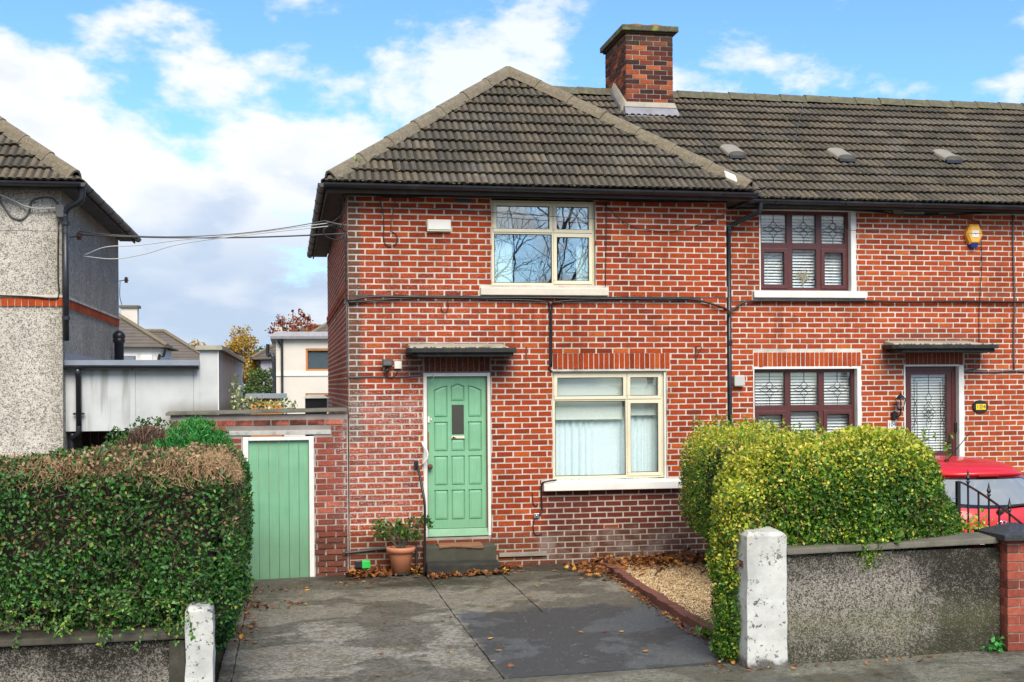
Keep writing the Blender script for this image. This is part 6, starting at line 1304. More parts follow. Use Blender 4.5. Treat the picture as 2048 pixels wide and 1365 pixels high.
# shrubs seen above the left hedge
def shrub(name, label, ells, count, size, width, tonef, mat, seed, up, base, spread=0.5):
    t = thing(name, label, 'shrub', base); s = lambda P: sdf_ell(P, ells); E = np.array(ells)
    lo = (E[:, :3] - E[:, 3:]).min(0) - 0.1; hi = (E[:, :3] + E[:, 3:]).max(0) + 0.1
    foliage(t, s, lo, hi, count, size, width, tonef, mat, 0.2, 0.13, seed, None, up, spread)
    m = MB(); rr = random.Random(seed)
    for k in range(9):
        c = ells[k % len(ells)]; m.tube(curve_pts([(base[0] + rr.uniform(-0.1, 0.1), base[1], base[2]), (c[0] + rr.uniform(-0.1, 0.1), c[1], (base[2] + c[2]) / 2), (c[0] + rr.uniform(-0.3, 0.3) * c[3], c[1], c[2] + c[5] * 0.6)], 3), [0.02] * 6 + [0.006], 5)
    m.build('stem', M['bark'], t); return t
shrub('conifer_shrub', 'bright green feathery conifer shrub above the left hedge', [(-1.88, -1.05, 1.58, 0.36, 0.3, 0.42), (-1.60, -1.0, 1.44, 0.20, 0.24, 0.34), (-2.08, -1.1, 1.36, 0.28, 0.26, 0.45)], 15000, (0.03, 0.07), 0.12, lambda P, G, r: r.beta(2, 2, len(P)) * 0.8 + 0.15 * lowfreq(P, 8, 2) + 0.12, M['conifer'], 71, 1.6, (-1.9, -1.05, -0.03))
leaf_mat('dead_leaf', [(0, (0.07, 0.035, 0.025)), (1, (0.24, 0.15, 0.10))], 0.8, 0.1)
shrub('dead_shrub', 'brown withered shrub beside the bright green conifer', [(-2.50, -1.0, 1.50, 0.26, 0.24, 0.42)], 4200, (0.05, 0.13), 0.05, lambda P, G, r: r.uniform(0, 1, len(P)), M['dead_leaf'], 72, 1.6, (-2.5, -1.0, -0.04), 0.9)
shrub('laurel_shrub', 'small dark leafy shrub at the edge of the garage door', [(-2.78, -0.8, 1.44, 0.28, 0.24, 0.40), (-2.3, -0.55, 1.75, 0.32, 0.16, 0.22)], 2600, (0.03, 0.055), 0.3, lambda P, G, r: r.uniform(0.0, 0.6, len(P)), M['shrub'], 73, 0.3, (-2.75, -0.8, -0.04), 0.9)
t = thing('ivy', 'variegated ivy climbing above the gate wall by the garage parapet', 'ivy', (-1.3, 0.45, 2.1))
foliage(t, lambda P: sdf_ell(P, [(-1.45, 0.5, 2.32, 0.07, 0.1, 0.20), (-1.3, 0.45, 2.20, 0.20, 0.12, 0.08), (-0.95, 0.4, 2.17, 0.25, 0.1, 0.05)]), (-1.7, 0.2, 2.0), (-0.4, 0.7, 2.7), 420, (0.03, 0.05), 0.38, lambda P, G, r: r.uniform(0, 1, len(P)), M['variegated'], 0.1, 0.05, 75)
MB().tube(curve_pts([(-1.5, 0.4, 0.0), (-1.45, 0.45, 1.4), (-1.4, 0.5, 2.2), (-1.0, 0.42, 2.15)]), 0.012, 5).build('stem', M['bark'], t)
# small plants
def tuft(name, label, p, n, size, mat, seed, spreadr=0.08, tone=(0.2, 0.8)):
    r = np.random.default_rng(seed); P = np.array(p) + r.normal(size=(n, 3)) * np.array([spreadr, spreadr * 0.5, spreadr * 0.8]) ; P[:, 2] = np.maximum(P[:, 2], p[2] + 0.005)
    A = unit(r.normal(size=(n, 3)) + np.array([0, -0.2, 0.5])); Nn = r.normal(size=(n, 3)) * 0.5 + np.array([0, -0.5, 0.8]); Nn = unit(Nn - A * (Nn * A).sum(1)[:, None]); L = r.uniform(size[0], size[1], n)
    return tag(leaf_mesh(name, P, A, Nn, L, L * 0.36, r.uniform(tone[0], tone[1], n), mat, None), label, 'plant')
tuft('weed', 'small green weed growing at the foot of the brick pier', (4.955, -6.87, 0.24), 60, (0.03, 0.06), M['conifer'], 81, 0.06)
tuft('weed', 'broad pale leaf clump on the coping under the golden hedge', (4.13, -6.80, 1.15), 14, (0.06, 0.11), M['variegated'], 82, 0.04, (0.1, 0.5))
tuft('weed', 'yellow leafed sprig between the golden hedge and the railing', (5.0, -6.5, 1.18), 110, (0.03, 0.05), M['golden_privet'], 83, 0.09, (0.4, 1.0))
tuft('weed', 'green sprig rooted on the hip tiles at the left of the roof', (0.10, 0.0, 5.36), 40, (0.02, 0.05), M['shrub'], 84, 0.03, (0.5, 0.85))
tuft('weed', 'thin dry weed standing beside the edging by the tall pillar', (2.92, -5.6, 0.2), 40, (0.04, 0.09), M['golden_privet'], 85, 0.07, (0.2, 0.6))

# ------------------------------------------------------------------ plant pot, hand rail
pot = thing('plant_pot', 'terracotta flower pot holding a leafy shrub beside the front door', 'plant pot', (0.632, -0.36, 0.03))
m = MB(); m.lathe([(0.085, 0.03), (0.118, 0.03), (0.150, 0.27), (0.152, 0.275), (0.185, 0.285), (0.190, 0.335), (0.182, 0.345), (0.160, 0.345), (0.150, 0.30), (0.0, 0.30)], (0.632, -0.36, 0.04), 28, False); m.build('pot', M['terracotta'], pot, smooth=True)
MB().lathe([(0.0, 0.302), (0.155, 0.306)], (0.632, -0.36, 0.04), 20, False).build('soil', M['soil'], pot)
MB().lathe([(0.10, 0.0), (0.12, 0.0), (0.125, 0.029), (0.09, 0.029)], (0.632, -0.36, 0.04), 16).build('saucer', M['dark_concrete'], pot)
rr = random.Random(14); m = MB(); tips = []
for k in range(17):
    a = rr.uniform(0, 6.28); L = rr.uniform(0.18, 0.42); tip = Vector((0.632 + math.cos(a) * L * 1.0, -0.36 + math.sin(a) * L * 0.6, 0.40 + rr.uniform(0.10, 0.36)))
    b = Vector((0.632 + rr.uniform(-0.03, 0.03), -0.36, 0.34)); mid = b.lerp(tip, 0.5) + Vector((0, 0, 0.06)); m.tube(curve_pts([b, mid, tip], 4), [0.007] * 4 + [0.004] * 4 + [0.002], 5); tips += [(mid.lerp(tip, q), (tip - mid).normalized()) for q in (0.1, 0.4, 0.7, 0.85, 1.0)]
for q in (0.5, 0.8, 1.0): tips += [(Vector((0.98, -0.3, 0.56 + 0.16 * q)), Vector((0.3, 0, 1)))] * 2
m.tube(curve_pts([(0.65, -0.36, 0.35), (0.85, -0.33, 0.5), (0.98, -0.3, 0.72)], 4), 0.004, 5); m.build('stem', M['bark'], pot)
P = []; A = []; r = np.random.default_rng(15)
for (p, dd) in tips:
    for k in range(7): P.append(np.array(p) + r.normal(size=3) * 0.025); A.append(np.array(dd) * 0.5 + r.normal(size=3) * 0.7)
P = np.array(P); A = unit(np.array(A)); n = len(P); Nn = r.normal(size=(n, 3)) * 0.5 + np.array([0, -0.4, 1.0]); Nn = unit(Nn - A * (Nn * A).sum(1)[:, None]); L = r.uniform(0.035, 0.07, n)
tag(leaf_mesh('foliage', P, A, Nn, L, L * 0.28, np.where(r.uniform(size=n) < 0.02, 0.98, r.beta(2, 2, n) * 0.85), M['shrub'], pot), kind='stuff')
hr = thing('hand_rail', 'black metal hand rail post with a box head beside the doorstep', 'hand rail', (0.92, -0.52, 0.02))
MB().tube(curve_pts([(0.920, -0.52, 0.0), (0.922, -0.52, 0.5), (0.925, -0.52, 0.92), (0.905, -0.45, 1.12), (0.872, -0.30, 1.36), (0.860, -0.2, 1.44)], 5), 0.016, 8).build('pole', M['iron_black'], hr, smooth=True)
box(0.825, 0.882, -0.235, -0.16, 1.345, 1.475).build('head', M['iron_black'], hr, bevel=0.006); MB().tube([(0.853, -0.16, 1.41), (0.853, 0.0, 1.41)], 0.014, 8).build('wall_stay', M['iron_black'], hr)

# ------------------------------------------------------------------ gravel and fallen leaves
leaf_mat('gravel', [(0.0, (0.14, 0.085, 0.045)), (0.4, (0.40, 0.26, 0.13)), (0.75, (0.60, 0.43, 0.23)), (1.0, (0.78, 0.66, 0.48))], 0.8, 0.0)
gb = sheet('gravel_bed', [(3.22, -0.18), (4.75, -0.18), (4.75, -5.7), (2.9, -6.5), (2.98, -5.9)], M['soil'], 0.0); tag(gb, kind='structure')
def gravel(n):
    r = np.random.default_rng(91); y = r.uniform(-6.4, -0.3, n); x0 = np.array([EDGE(v) + 0.06 for v in y]); x = x0 + (4.75 - x0) * r.uniform(size=n); z = np.array([ground_z(a, b) for a, b in zip(x, y)]) + 0.008 + r.uniform(0, 0.014, n)
    s = r.uniform(0.006, 0.014, n); O = np.array([[1, 0, 0], [-1, 0, 0], [0, 1, 0], [0, -1, 0], [0, 0, 0.7], [0, 0, -0.7]], float)
    V = O[None] * (s[:, None, None] * r.uniform(0.7, 1.35, (n, 6, 1))); a = r.uniform(0, 6.28, n); c, sn = np.cos(a), np.sin(a); b = r.uniform(-0.6, 0.6, n); cb, sb = np.cos(b), np.sin(b)
    X = V[:, :, 0] * c[:, None] - V[:, :, 1] * sn[:, None]; Y = V[:, :, 0] * sn[:, None] + V[:, :, 1] * c[:, None]; Zv = V[:, :, 2]
    X, Zv = X * cb[:, None] - Zv * sb[:, None], X * sb[:, None] + Zv * cb[:, None]
    V = np.stack([X + x[:, None], Y + y[:, None], Zv + z[:, None]], axis=2)
    F = np.array([[0, 2, 4], [2, 1, 4], [1, 3, 4], [3, 0, 4], [2, 0, 5], [1, 2, 5], [3, 1, 5], [0, 3, 5]])
    tri = (np.arange(n)[:, None, None] * 6 + F[None]).reshape(-1); me = bpy.data.meshes.new('gravel'); me.vertices.add(6 * n); me.vertices.foreach_set('co', V.reshape(-1)); me.loops.add(len(tri)); me.loops.foreach_set('vertex_index', tri.astype(np.int32)); me.polygons.add(8 * n); me.polygons.foreach_set('loop_start', (np.arange(8 * n) * 3).astype(np.int32))
    me.materials.append(M['gravel']); at = me.attributes.new('tone', 'FLOAT', 'POINT'); at.data.foreach_set('value', np.repeat(r.beta(2.2, 1.7, n), 6).astype(np.float32)); me.update(calc_edges=True); me.validate()
    o = bpy.data.objects.new('gravel', me); place(o, None, (0, 0, 0)); tag(o, 'golden beige gravel filling the bed beside the drive', 'gravel', kind='stuff')
gravel(34000)
STAR = [(0.0, 0.5), (0.09, 0.22), (0.30, 0.36), (0.24, 0.12), (0.48, 0.06), (0.26, -0.10), (0.30, -0.30), (0.06, -0.24), (0.0, -0.46), (-0.06, -0.24), (-0.30, -0.30), (-0.26, -0.10), (-0.48, 0.06), (-0.24, 0.12), (-0.30, 0.36), (-0.09, 0.22)]
def fallen(r, s, kind):
    pts = [(x * s * 0.9, y * s) for x, y in STAR] if kind else [(0, 0.5 * s), (0.18 * s, 0.2 * s), (0.2 * s, -0.15 * s), (0.0, -0.5 * s), (-0.2 * s, -0.15 * s), (-0.18 * s, 0.2 * s)]
    cu = r.uniform(0.5, 2.2) / s * 0.35; cv = r.uniform(-0.6, 1.8) / s * 0.3; tw = r.uniform(-1, 1)
    return [(x, y, cu * x * x + cv * y * y + tw * x * y / s + r.uniform(-0.04, 0.04) * s) for x, y in pts]
def litter(label, spots, seed, big=(0.055, 0.12), name='leaf_litter'):
    r = random.Random(seed); V = []; F = []; T = []
    for (x, y, h) in spots:
        s = r.uniform(*big); pts = fallen(r, s, r.random() < 0.55); eu = Matrix.Rotation(r.uniform(0, 6.28), 3, 'Z') @ Matrix.Rotation(r.gauss(0, 0.4 + 2.0 * h), 3, 'X') @ Matrix.Rotation(r.gauss(0, 0.3), 3, 'Y')
        b = len(V); c = Vector((x, y, ground_z(x, y) + 0.010 + h)); q = [c + eu @ Vector(p) for p in pts]; zmin = min(v.z - ground_z(v.x, v.y) for v in q); lift = max(0, 0.006 - zmin)
        V.append(tuple(c + Vector((0, 0, lift)))); V += [tuple(v + Vector((0, 0, lift))) for v in q]; k = len(pts); F += [(b, b + 1 + i, b + 1 + (i + 1) % k) for i in range(k)]; T += [min(1, max(0, r.betavariate(1.7, 2.2) + (0.35 if r.random() < 0.07 else 0)))] * (k + 1)
    me = bpy.data.meshes.new(name); me.from_pydata(V, [], F); me.materials.append(M['autumn']); at = me.attributes.new('tone', 'FLOAT', 'POINT'); at.data.foreach_set('value', T)
    o = bpy.data.objects.new(name, me); place(o, None, (0, 0, 0)); return tag(o, label, 'leaves', kind='stuff')
r = random.Random(21)
litter('drift of brown autumn leaves along the wall between the gate and doorstep', [(r.uniform(-0.05, 0.97), -0.06 - abs(r.gauss(0, 0.20)), abs(r.gauss(0, 0.03))) for _ in range(430)] + [(r.uniform(0.95, 1.95), -0.68 - abs(r.gauss(0, 0.10)), abs(r.gauss(0, 0.025))) for _ in range(150)] + [(1.95 + abs(r.gauss(0, 0.12)), -0.35 + r.gauss(0, 0.15), abs(r.gauss(0, 0.02))) for _ in range(45)], 22)
litter('thick drift of brown autumn leaves across the back of the gravel', [(r.uniform(3.15, 4.85), -0.25 - abs(r.gauss(0, 0.55)) * (0.5 + 0.6 * r.random()), abs(r.gauss(0, 0.045))) for _ in range(1050)] + [(r.gauss(3.05, 0.18), -0.5 - abs(r.gauss(0, 0.5)), abs(r.gauss(0, 0.03))) for _ in range(230)], 23, (0.06, 0.13))
litter('line of small brown leaves caught along the drive side of the edging', [(EDGE(y) - 0.08 - abs(r.gauss(0, 0.05)), y, abs(r.gauss(0, 0.012))) for y in [r.uniform(-6.5, -1.0) for _ in range(420)]], 24, (0.025, 0.06))
litter('small brown leaves gathered under the hedge along the left of the drive', [(-1.22 + r.gauss(0, 0.06), r.uniform(-4.5, -0.5), abs(r.gauss(0, 0.01))) for _ in range(90)] + [(r.uniform(-1.2, 0.3), -1.0 + r.gauss(0, 0.18), 0.0) for _ in range(40)] + [(r.uniform(-1.2, -0.6), -2.3 + r.gauss(0, 0.15), 0.0) for _ in range(40)], 25, (0.03, 0.08))
litter('small brown leaves strewn along the foot of the front wall', [(r.uniform(2.4, 5.0), YB - 0.05 - abs(r.gauss(0, 0.10)), 0.0) for _ in range(70)] + [(r.gauss(2.8, 0.15), -6.75 + r.gauss(0, 0.1), 0.0) for _ in range(70)], 26, (0.02, 0.05))
def grit(n):
    r = random.Random(77); m = MB()
    for k in range(n):
        x, y = r.uniform(-1.2, 2.95), -0.4 - 6.1 * r.random(); s = r.uniform(0.003, 0.009); z = ground_z(x, y) + 0.003
        m.add([(x + s * r.uniform(0.6, 1.3), y, z), (x, y + s * r.uniform(0.6, 1.3), z), (x - s * r.uniform(0.6, 1.3), y, z), (x, y - s * r.uniform(0.6, 1.3), z), (x, y, z + s * 0.8)], [(0, 1, 4), (1, 2, 4), (2, 3, 4), (3, 0, 4)])
    plain('grit_stone', (0.15, 0.135, 0.11), 0.9, 0.5, 40, 0.2)
    tag(m.build('grit', M['grit_stone']), 'loose grit and small stones scattered over the drive', 'grit', kind='stuff')
grit(1800)
SHAPES = []
for k in range(8):
    q = random.Random(300 + k); pts = fallen(q, 1.0, k % 2); me = bpy.data.meshes.new('fallen_leaf'); n = len(pts); me.from_pydata([(0, 0, 0)] + pts, [], [(0, 1 + i, 1 + (i + 1) % n) for i in range(n)]); me.materials.append(M['autumn']); at = me.attributes.new('tone', 'FLOAT', 'POINT'); at.data.foreach_set('value', [0.35 + 0.085 * k] * (n + 1)); SHAPES.append(me)
for k in range(64):
    x, y = r.uniform(-1.15, 2.9), -0.7 - 5.8 * r.random() ** 1.3; o = bpy.data.objects.new('fallen_leaf', r.choice(SHAPES)); s = r.uniform(0.03, 0.085); place(o, None, (x, y, ground_z(x, y) + 0.012 + 0.02 * s)); o.scale = (s, s, s * 0.5); o.rotation_euler = (r.gauss(0, 0.1), r.gauss(0, 0.1), r.uniform(0, 6.28))
    tag(o, 'single fallen autumn leaf lying loose on the drive', 'leaf', 'single leaves scattered over the drive')
# ------------------------------------------------------------------ red hatchback on the drive of number 104
def car_paint():
    m, N, b = newmat('car_red'); P = N.pos(); n = N.noise(300, 2, P)
    setin(N, b, Base_Color=N.mix(n, (0.50, 0.003, 0.008), (0.58, 0.004, 0.011)), Roughness=0.45, Coat_Weight=0.45, Coat_Roughness=0.05); M['car_red'] = m
car_paint(); plain('rubber', (0.015, 0.015, 0.015), 0.8, 0.2, 20, 0.1); plain('chrome', (0.75, 0.75, 0.77), 0.15, 0.05, 5, 0.0, metal=1.0); plain('tail_red', (0.35, 0.005, 0.008), 0.15, 0.1, 5, 0.0, coat=0.8); plain('plate_yellow', (0.80, 0.80, 0.76), 0.5, 0.05, 5, 0.0)
CXc, CYr = 5.93, -5.45; CZ = ground_z(5.9, -4.0) + 0.004
CAR = thing('red_car', 'red hatchback parked nose-in behind the iron railing, seen from the rear', 'car', (CXc, CYr + 1.78, CZ))
LV = [(0.20, 0.14, 3.46, 0.70), (0.27, 0.04, 3.54, 0.765), (0.40, -0.02, 3.58, 0.792), (0.56, -0.005, 3.575, 0.80), (0.68, 0.02, 3.50, 0.80), (0.78, 0.03, 3.26, 0.80), (0.86, 0.04, 2.97, 0.795), (0.94, 0.05, 2.74, 0.785), (1.00, 0.075, 2.63, 0.765), (1.08, 0.13, 2.53, 0.735), (1.20, 0.215, 2.39, 0.69), (1.29, 0.285, 2.28, 0.655), (1.345, 0.33, 2.2, 0.63), (1.385, 0.375, 2.1, 0.605), (1.415, 0.47, 2.0, 0.565), (1.44, 0.66, 1.85, 0.49), (1.455, 0.90, 1.65, 0.36), (1.46, 1.15, 1.4, 0.15)]
def lv(z):
    zs = [l[0] for l in LV]; return [float(np.interp(z, zs, [l[k] for l in LV])) for k in (1, 2, 3)]
EXPN = lambda z: 4.6 if z < 0.9 else max(2.6, 4.6 - 4.2 * (z - 0.9))
def outline(z, n=56, off=0.0):
    EXP = EXPN(z); yr, yf, w = lv(z); mid, hf = (yr + yf) / 2, (yf - yr) / 2; out = []
    for k in range(n):
        a = 2 * math.pi * k / n; c, s_ = math.cos(a), math.sin(a)
        out.append((CXc + (w + off) * math.copysign(abs(c) ** (2 / EXP), c), CYr + mid + (hf + off) * math.copysign(abs(s_) ** (2 / EXP), s_), CZ + z))
    return out
zs = []
for a, b in zip(LV, LV[1:]): zs += [a[0], (a[0] + b[0]) / 2]
zs.append(LV[-1][0]); m = MB(); vs = [p for z in zs for p in outline(z)]; n = 56
m.add(vs, [(j * n + i, j * n + (i + 1) % n, (j + 1) * n + (i + 1) % n, (j + 1) * n + i) for j in range(len(zs) - 1) for i in range(n)] + [tuple((len(zs) - 1) * n + i for i in range(n))])
m.build('body', M['car_red'], CAR, smooth=True)
def rear_y(x, z):
    EXP = EXPN(z); yr, yf, w = lv(z); mid, hf = (yr + yf) / 2, (yf - yr) / 2; return mid - hf * max(0.0, 1 - min(1, abs(x) / w) ** EXP) ** (1 / EXP)
def side_x(y, z):
    EXP = EXPN(z); yr, yf, w = lv(z); mid, hf = (yr + yf) / 2, (yf - yr) / 2; return w * max(0.0, 1 - min(1, abs(y - mid) / hf) ** EXP) ** (1 / EXP)
def rear_patch(name, x0, x1, z0, z1, mat, off, rnd=0.08, nx=24, nz=10, parent=CAR, curve=0.0):
    m = MB(); vs = []
    for j in range(nz + 1):
        v = j / nz; z = z0 + (z1 - z0) * v; e = min(v, 1 - v) * (z1 - z0); sh = rnd - math.sqrt(max(0, rnd ** 2 - max(0, rnd - e) ** 2)) if e < rnd else 0
        for i in range(nx + 1):
            u = i / nx; x = (x0 + sh) + (x1 - x0 - 2 * sh) * u; zz = z - curve * (2 * u - 1) ** 2 * (1 - v)
            vs.append((CXc + x, CYr + rear_y(x, zz) - off, CZ + zz))
    k = nx + 1; m.add(vs, [(j * k + i, j * k + i + 1, (j + 1) * k + i + 1, (j + 1) * k + i) for j in range(nz) for i in range(nx)]); return m.build(name, mat, parent, smooth=True)
plain('car_glass_edge', (0.01, 0.01, 0.012), 0.12, 0.1, 5, 0.0)
def car_glass():
    m, N, b = newmat('car_glass'); setin(N, b, Base_Color=(0.20, 0.22, 0.23), Roughness=0.05, Coat_Weight=1.0, Coat_Roughness=0.02); b.inputs['Specular IOR Level'].default_value = 1.0; M['car_glass'] = m
car_glass()
rw = rear_patch('rear_window', -0.525, 0.525, 1.035, 1.315, M['car_glass_edge'], 0.004, 0.10, curve=-0.02)
rear_patch('pane', -0.485, 0.485, 1.065, 1.300, M['car_glass'], 0.007, 0.09, parent=rw, curve=-0.02)
m = MB(); pts = []                                             # spoiler lip over the rear window
for i in range(21):
    x = -0.57 + 1.14 * i / 20; pts.append((CXc + x, CYr + rear_y(x, 1.35) - 0.035 + 0.03 * (x / 0.57) ** 4, CZ + 1.352 - 0.022 * (x / 0.57) ** 2))
m.tube(pts, [0.012] + [0.024] * 19 + [0.012], 8); sp = m.build('spoiler', M['car_red'], CAR, smooth=True)
box(CXc - 0.11, CXc + 0.11, CYr + rear_y(0, 1.35) - 0.0625, CYr + rear_y(0, 1.35) - 0.03, CZ + 1.330, CZ + 1.346).build('brake_light', M['tail_red'], sp)
m = MB(); yw = CYr + rear_y(0, 1.03) - 0.03; m.lathe([(0.02, -0.02), (0.03, 0.0), (0.02, 0.02)], (CXc - 0.02, yw, CZ + 1.005), 8); m.tube(curve_pts([(CXc - 0.02, yw, CZ + 0.985), (CXc + 0.03, yw - 0.01, CZ + 1.03), (CXc + 0.12, yw + 0.015, CZ + 1.055), (CXc + 0.42, yw + 0.05, CZ + 1.075)]), [0.018] * 6 + [0.014] * 6 + [0.009] * 7, 6); m.build('wiper', M['rubber'], CAR)
m = MB(); m.tube([(CXc - 0.16, CYr + 0.80, CZ + 1.44), (CXc - 0.155, CYr + 0.78, CZ + 1.46)], 0.022, 8); m.tube([(CXc - 0.155, CYr + 0.78, CZ + 1.455), (CXc + 0.02, CYr + 0.62, CZ + 1.76)], [0.006, 0.003], 6); m.build('aerial', M['rubber'], CAR)
# oval badge with a slanted letter form
by_ = lambda x, z: CYr + rear_y(x, z) - 0.006
bz = 0.885; m = MB(); m.tube([(CXc + 0.062 * math.cos(a), by_(0.062 * math.cos(a), bz) - 0.003, CZ + bz + 0.036 * math.sin(a)) for a in [2 * math.pi * k / 24 for k in range(25)]], 0.0055, 6)
for sx in (-1, 1): m.tube(curve_pts([(CXc + sx * 0.018 + 0.012, by_(0, bz) - 0.003, CZ + bz + 0.030), (CXc + sx * 0.020, by_(0, bz) - 0.004, CZ + bz), (CXc + sx * 0.018 - 0.012, by_(0, bz) - 0.003, CZ + bz - 0.030)]), 0.0055, 6)
m.tube([(CXc - 0.018, by_(0, bz) - 0.004, CZ + bz - 0.006), (CXc + 0.018, by_(0, bz) - 0.004, CZ + bz + 0.006)], 0.0055, 6); m.build('badge', M['chrome'], CAR, smooth=True)
box(CXc - 0.16, CXc + 0.16, CYr + rear_y(0, 0.82) - 0.03, CYr + rear_y(0, 0.82) + 0.02, CZ + 0.80, CZ + 0.83).build('boot_handle', M['car_glass_edge'], CAR, bevel=0.006)
rear_patch('number_plate', -0.26, 0.26, 0.62, 0.73, M['plate_yellow'], 0.012, 0.004)
text_part('lettering', 'motor', 0.052, (CXc - 0.40, by_(0.4, 0.90) - 0.004, CZ + 0.90), CAR, M['chrome'])
for s_ in (-1, 1):
    rear_patch('tail_light', min(s_ * 0.60, s_ * 0.755), max(s_ * 0.60, s_ * 0.755), 0.70, 0.955, M['tail_red'], 0.006, 0.04, 8, 6)
    m = MB(); vs = []
    for j in range(9):
        z = 0.975 + 0.33 * j / 8
        for i in range(19):
            y = (0.42 + 0.10 * j / 8) + (2.42 - 0.22 * j / 8 - 0.42 - 0.10 * j / 8) * i / 18; vs.append((CXc + s_ * (side_x(y, z) + 0.005), CYr + y, CZ + z))
    m.add(vs, [(j * 19 + i, j * 19 + i + 1, (j + 1) * 19 + i + 1, (j + 1) * 19 + i) if s_ > 0 else (j * 19 + i, (j + 1) * 19 + i, (j + 1) * 19 + i + 1, j * 19 + i + 1) for j in range(8) for i in range(18)]); m.build('side_window', M['car_glass'], CAR, smooth=True)
    m = MB(); m.hexa([(CXc + s_ * 0.80, CYr + 2.28, CZ + 0.93), (CXc + s_ * 0.93, CYr + 2.32, CZ + 0.93), (CXc + s_ * 0.93, CYr + 2.40, CZ + 0.94), (CXc + s_ * 0.78, CYr + 2.42, CZ + 0.94)], [(CXc + s_ * 0.80, CYr + 2.28, CZ + 1.05), (CXc + s_ * 0.92, CYr + 2.32, CZ + 1.05), (CXc + s_ * 0.92, CYr + 2.40, CZ + 1.04), (CXc + s_ * 0.78, CYr + 2.42, CZ + 1.04)]); m.build('mirror', M['car_red'], CAR, bevel=0.02)
    for yy in (0.60, 2.95):
        c = (CXc + s_ * 0.70, CYr + yy, CZ + 0.285); m = MB(); pr = [(0.17, -0.085), (0.26, -0.085), (0.285, -0.06), (0.285, 0.06), (0.26, 0.085), (0.17, 0.085)]
        vs = [(c[0] + w, c[1] + rr_ * math.cos(2 * math.pi * k / 24), c[2] + rr_ * math.sin(2 * math.pi * k / 24)) for (rr_, w) in pr for k in range(24)]; m.add(vs, [(j * 24 + i, j * 24 + (i + 1) % 24, (j + 1) * 24 + (i + 1) % 24, (j + 1) * 24 + i) for j in range(5) for i in range(24)])
        wh = m.build('wheel', M['rubber'], CAR, smooth=True); m = MB()
        for k in range(7):
            a = 2 * math.pi * k / 7; m.tube([(c[0] + s_ * 0.07, c[1], c[2]), (c[0] + s_ * 0.07, c[1] + 0.165 * math.cos(a), c[2] + 0.165 * math.sin(a))], 0.018, 5)
        m.tube([(c[0] + s_ * 0.07, c[1] + 0.168 * math.cos(2 * math.pi * k / 24), c[2] + 0.168 * math.sin(2 * math.pi * k / 24)) for k in range(25)], 0.014, 5); m.build('rim', M['chrome'], wh)

# ------------------------------------------------------------------ houses and trees beyond the back gardens
plain('cream_render', (0.62, 0.57, 0.50), 0.9, 0.08, 2, 0.2); plain('lilac_render', (0.50, 0.47, 0.54), 0.9, 0.08, 2, 0.2); plain('white_render', (0.70, 0.69, 0.66), 0.9, 0.08, 2, 0.2); plain('orange_wood', (0.55, 0.19, 0.035), 0.5, 0.15, 5, 0.1); plain('far_tile', (0.12, 0.10, 0.085), 0.9, 0.25, 1.5, 0.3, 0.02)
def far_roof(house, x0, x1, y0, y1, ez, t, hip_l=True, hip_r=True, gauge=0.4):
    """hipped roof laid in lapped courses"""
    hw = (y1 - y0) / 2; rz = ez + hw * t; m = MB(); n = int(hw / 0.27)
    for k in range(n):
        a, b = k / n, (k + 1) / n + 0.1 / n
        def lx(q): return x0 + (hw * q if hip_l else 0), x1 - (hw * q if hip_r else 0)
        for (ya, yb2) in ((y0 + hw * a, y0 + hw * b), (y1 - hw * a, y1 - hw * b)):
            (l0, r0), (l1, r1) = lx(a), lx(min(b, 1)); z0, z1 = ez + hw * t * a, ez + hw * t * min(b, 1); l = 0.07
            m.add([(l0, ya, z0 + l), (r0, ya, z0 + l), (r1, yb2, z1), (l1, yb2, z1), (l0, ya, z0), (r0, ya, z0)], [(0, 1, 2, 3), (4, 5, 1, 0)])
        for (hp, xa, sg) in ((hip_l, x0, 1), (hip_r, x1, -1)):
            if hp:
                xs, xe = xa + sg * hw * a, xa + sg * hw * min(b, 1); z0, z1 = ez + hw * t * a, ez + hw * t * min(b, 1); m.add([(xs, y0 + hw * a, z0 + 0.07), (xs, y1 - hw * a, z0 + 0.07), (xe, y1 - hw * min(b, 1), z1), (xe, y0 + hw * min(b, 1), z1), (xs, y0 + hw * a, z0), (xs, y1 - hw * a, z0)], [(0, 1, 2, 3), (4, 5, 1, 0)])
    ro = m.build('roof', M['far_tile'], house); ym = (y0 + y1) / 2
    for (hp, xa, sg) in ((hip_l, x0, 1), (hip_r, x1, -1)):
        if hp: MB().tube([(xa, y0, ez + 0.08), (xa + sg * hw, ym, rz + 0.08)], 0.13, 6).build('hip_tile', M['hip_tile'], ro)
    MB().tube([(x0 + (hw if hip_l else 0), ym, rz + 0.08), (x1 - (hw if hip_r else 0), ym, rz + 0.08)], 0.13, 6).build('ridge_tile', M['hip_tile'], ro); return ro
def far_window(house, x0, x1, z0, z1, y, mat, bars=1):
    m = MB(); frame_rect(m, x0, x1, z0, z1, 0.09, y - 0.04, y + 0.05)
    for k in range(1, bars + 1): m.box(x0 + (x1 - x0) * k / (bars + 1) - 0.04, x0 + (x1 - x0) * k / (bars + 1) + 0.04, y - 0.04, y + 0.05, z0 + 0.09, z1 - 0.09)
    w = m.build('window', mat, house); box(x0 + 0.05, x1 - 0.05, y + 0.0, y + 0.02, z0 + 0.05, z1 - 0.05).build('pane', M['far_glass'], w); box(x0 + 0.02, x1 - 0.02, y + 0.10, y + 0.14, z0 + 0.02, z1 - 0.02).build('blind', M['roller'], w); return w
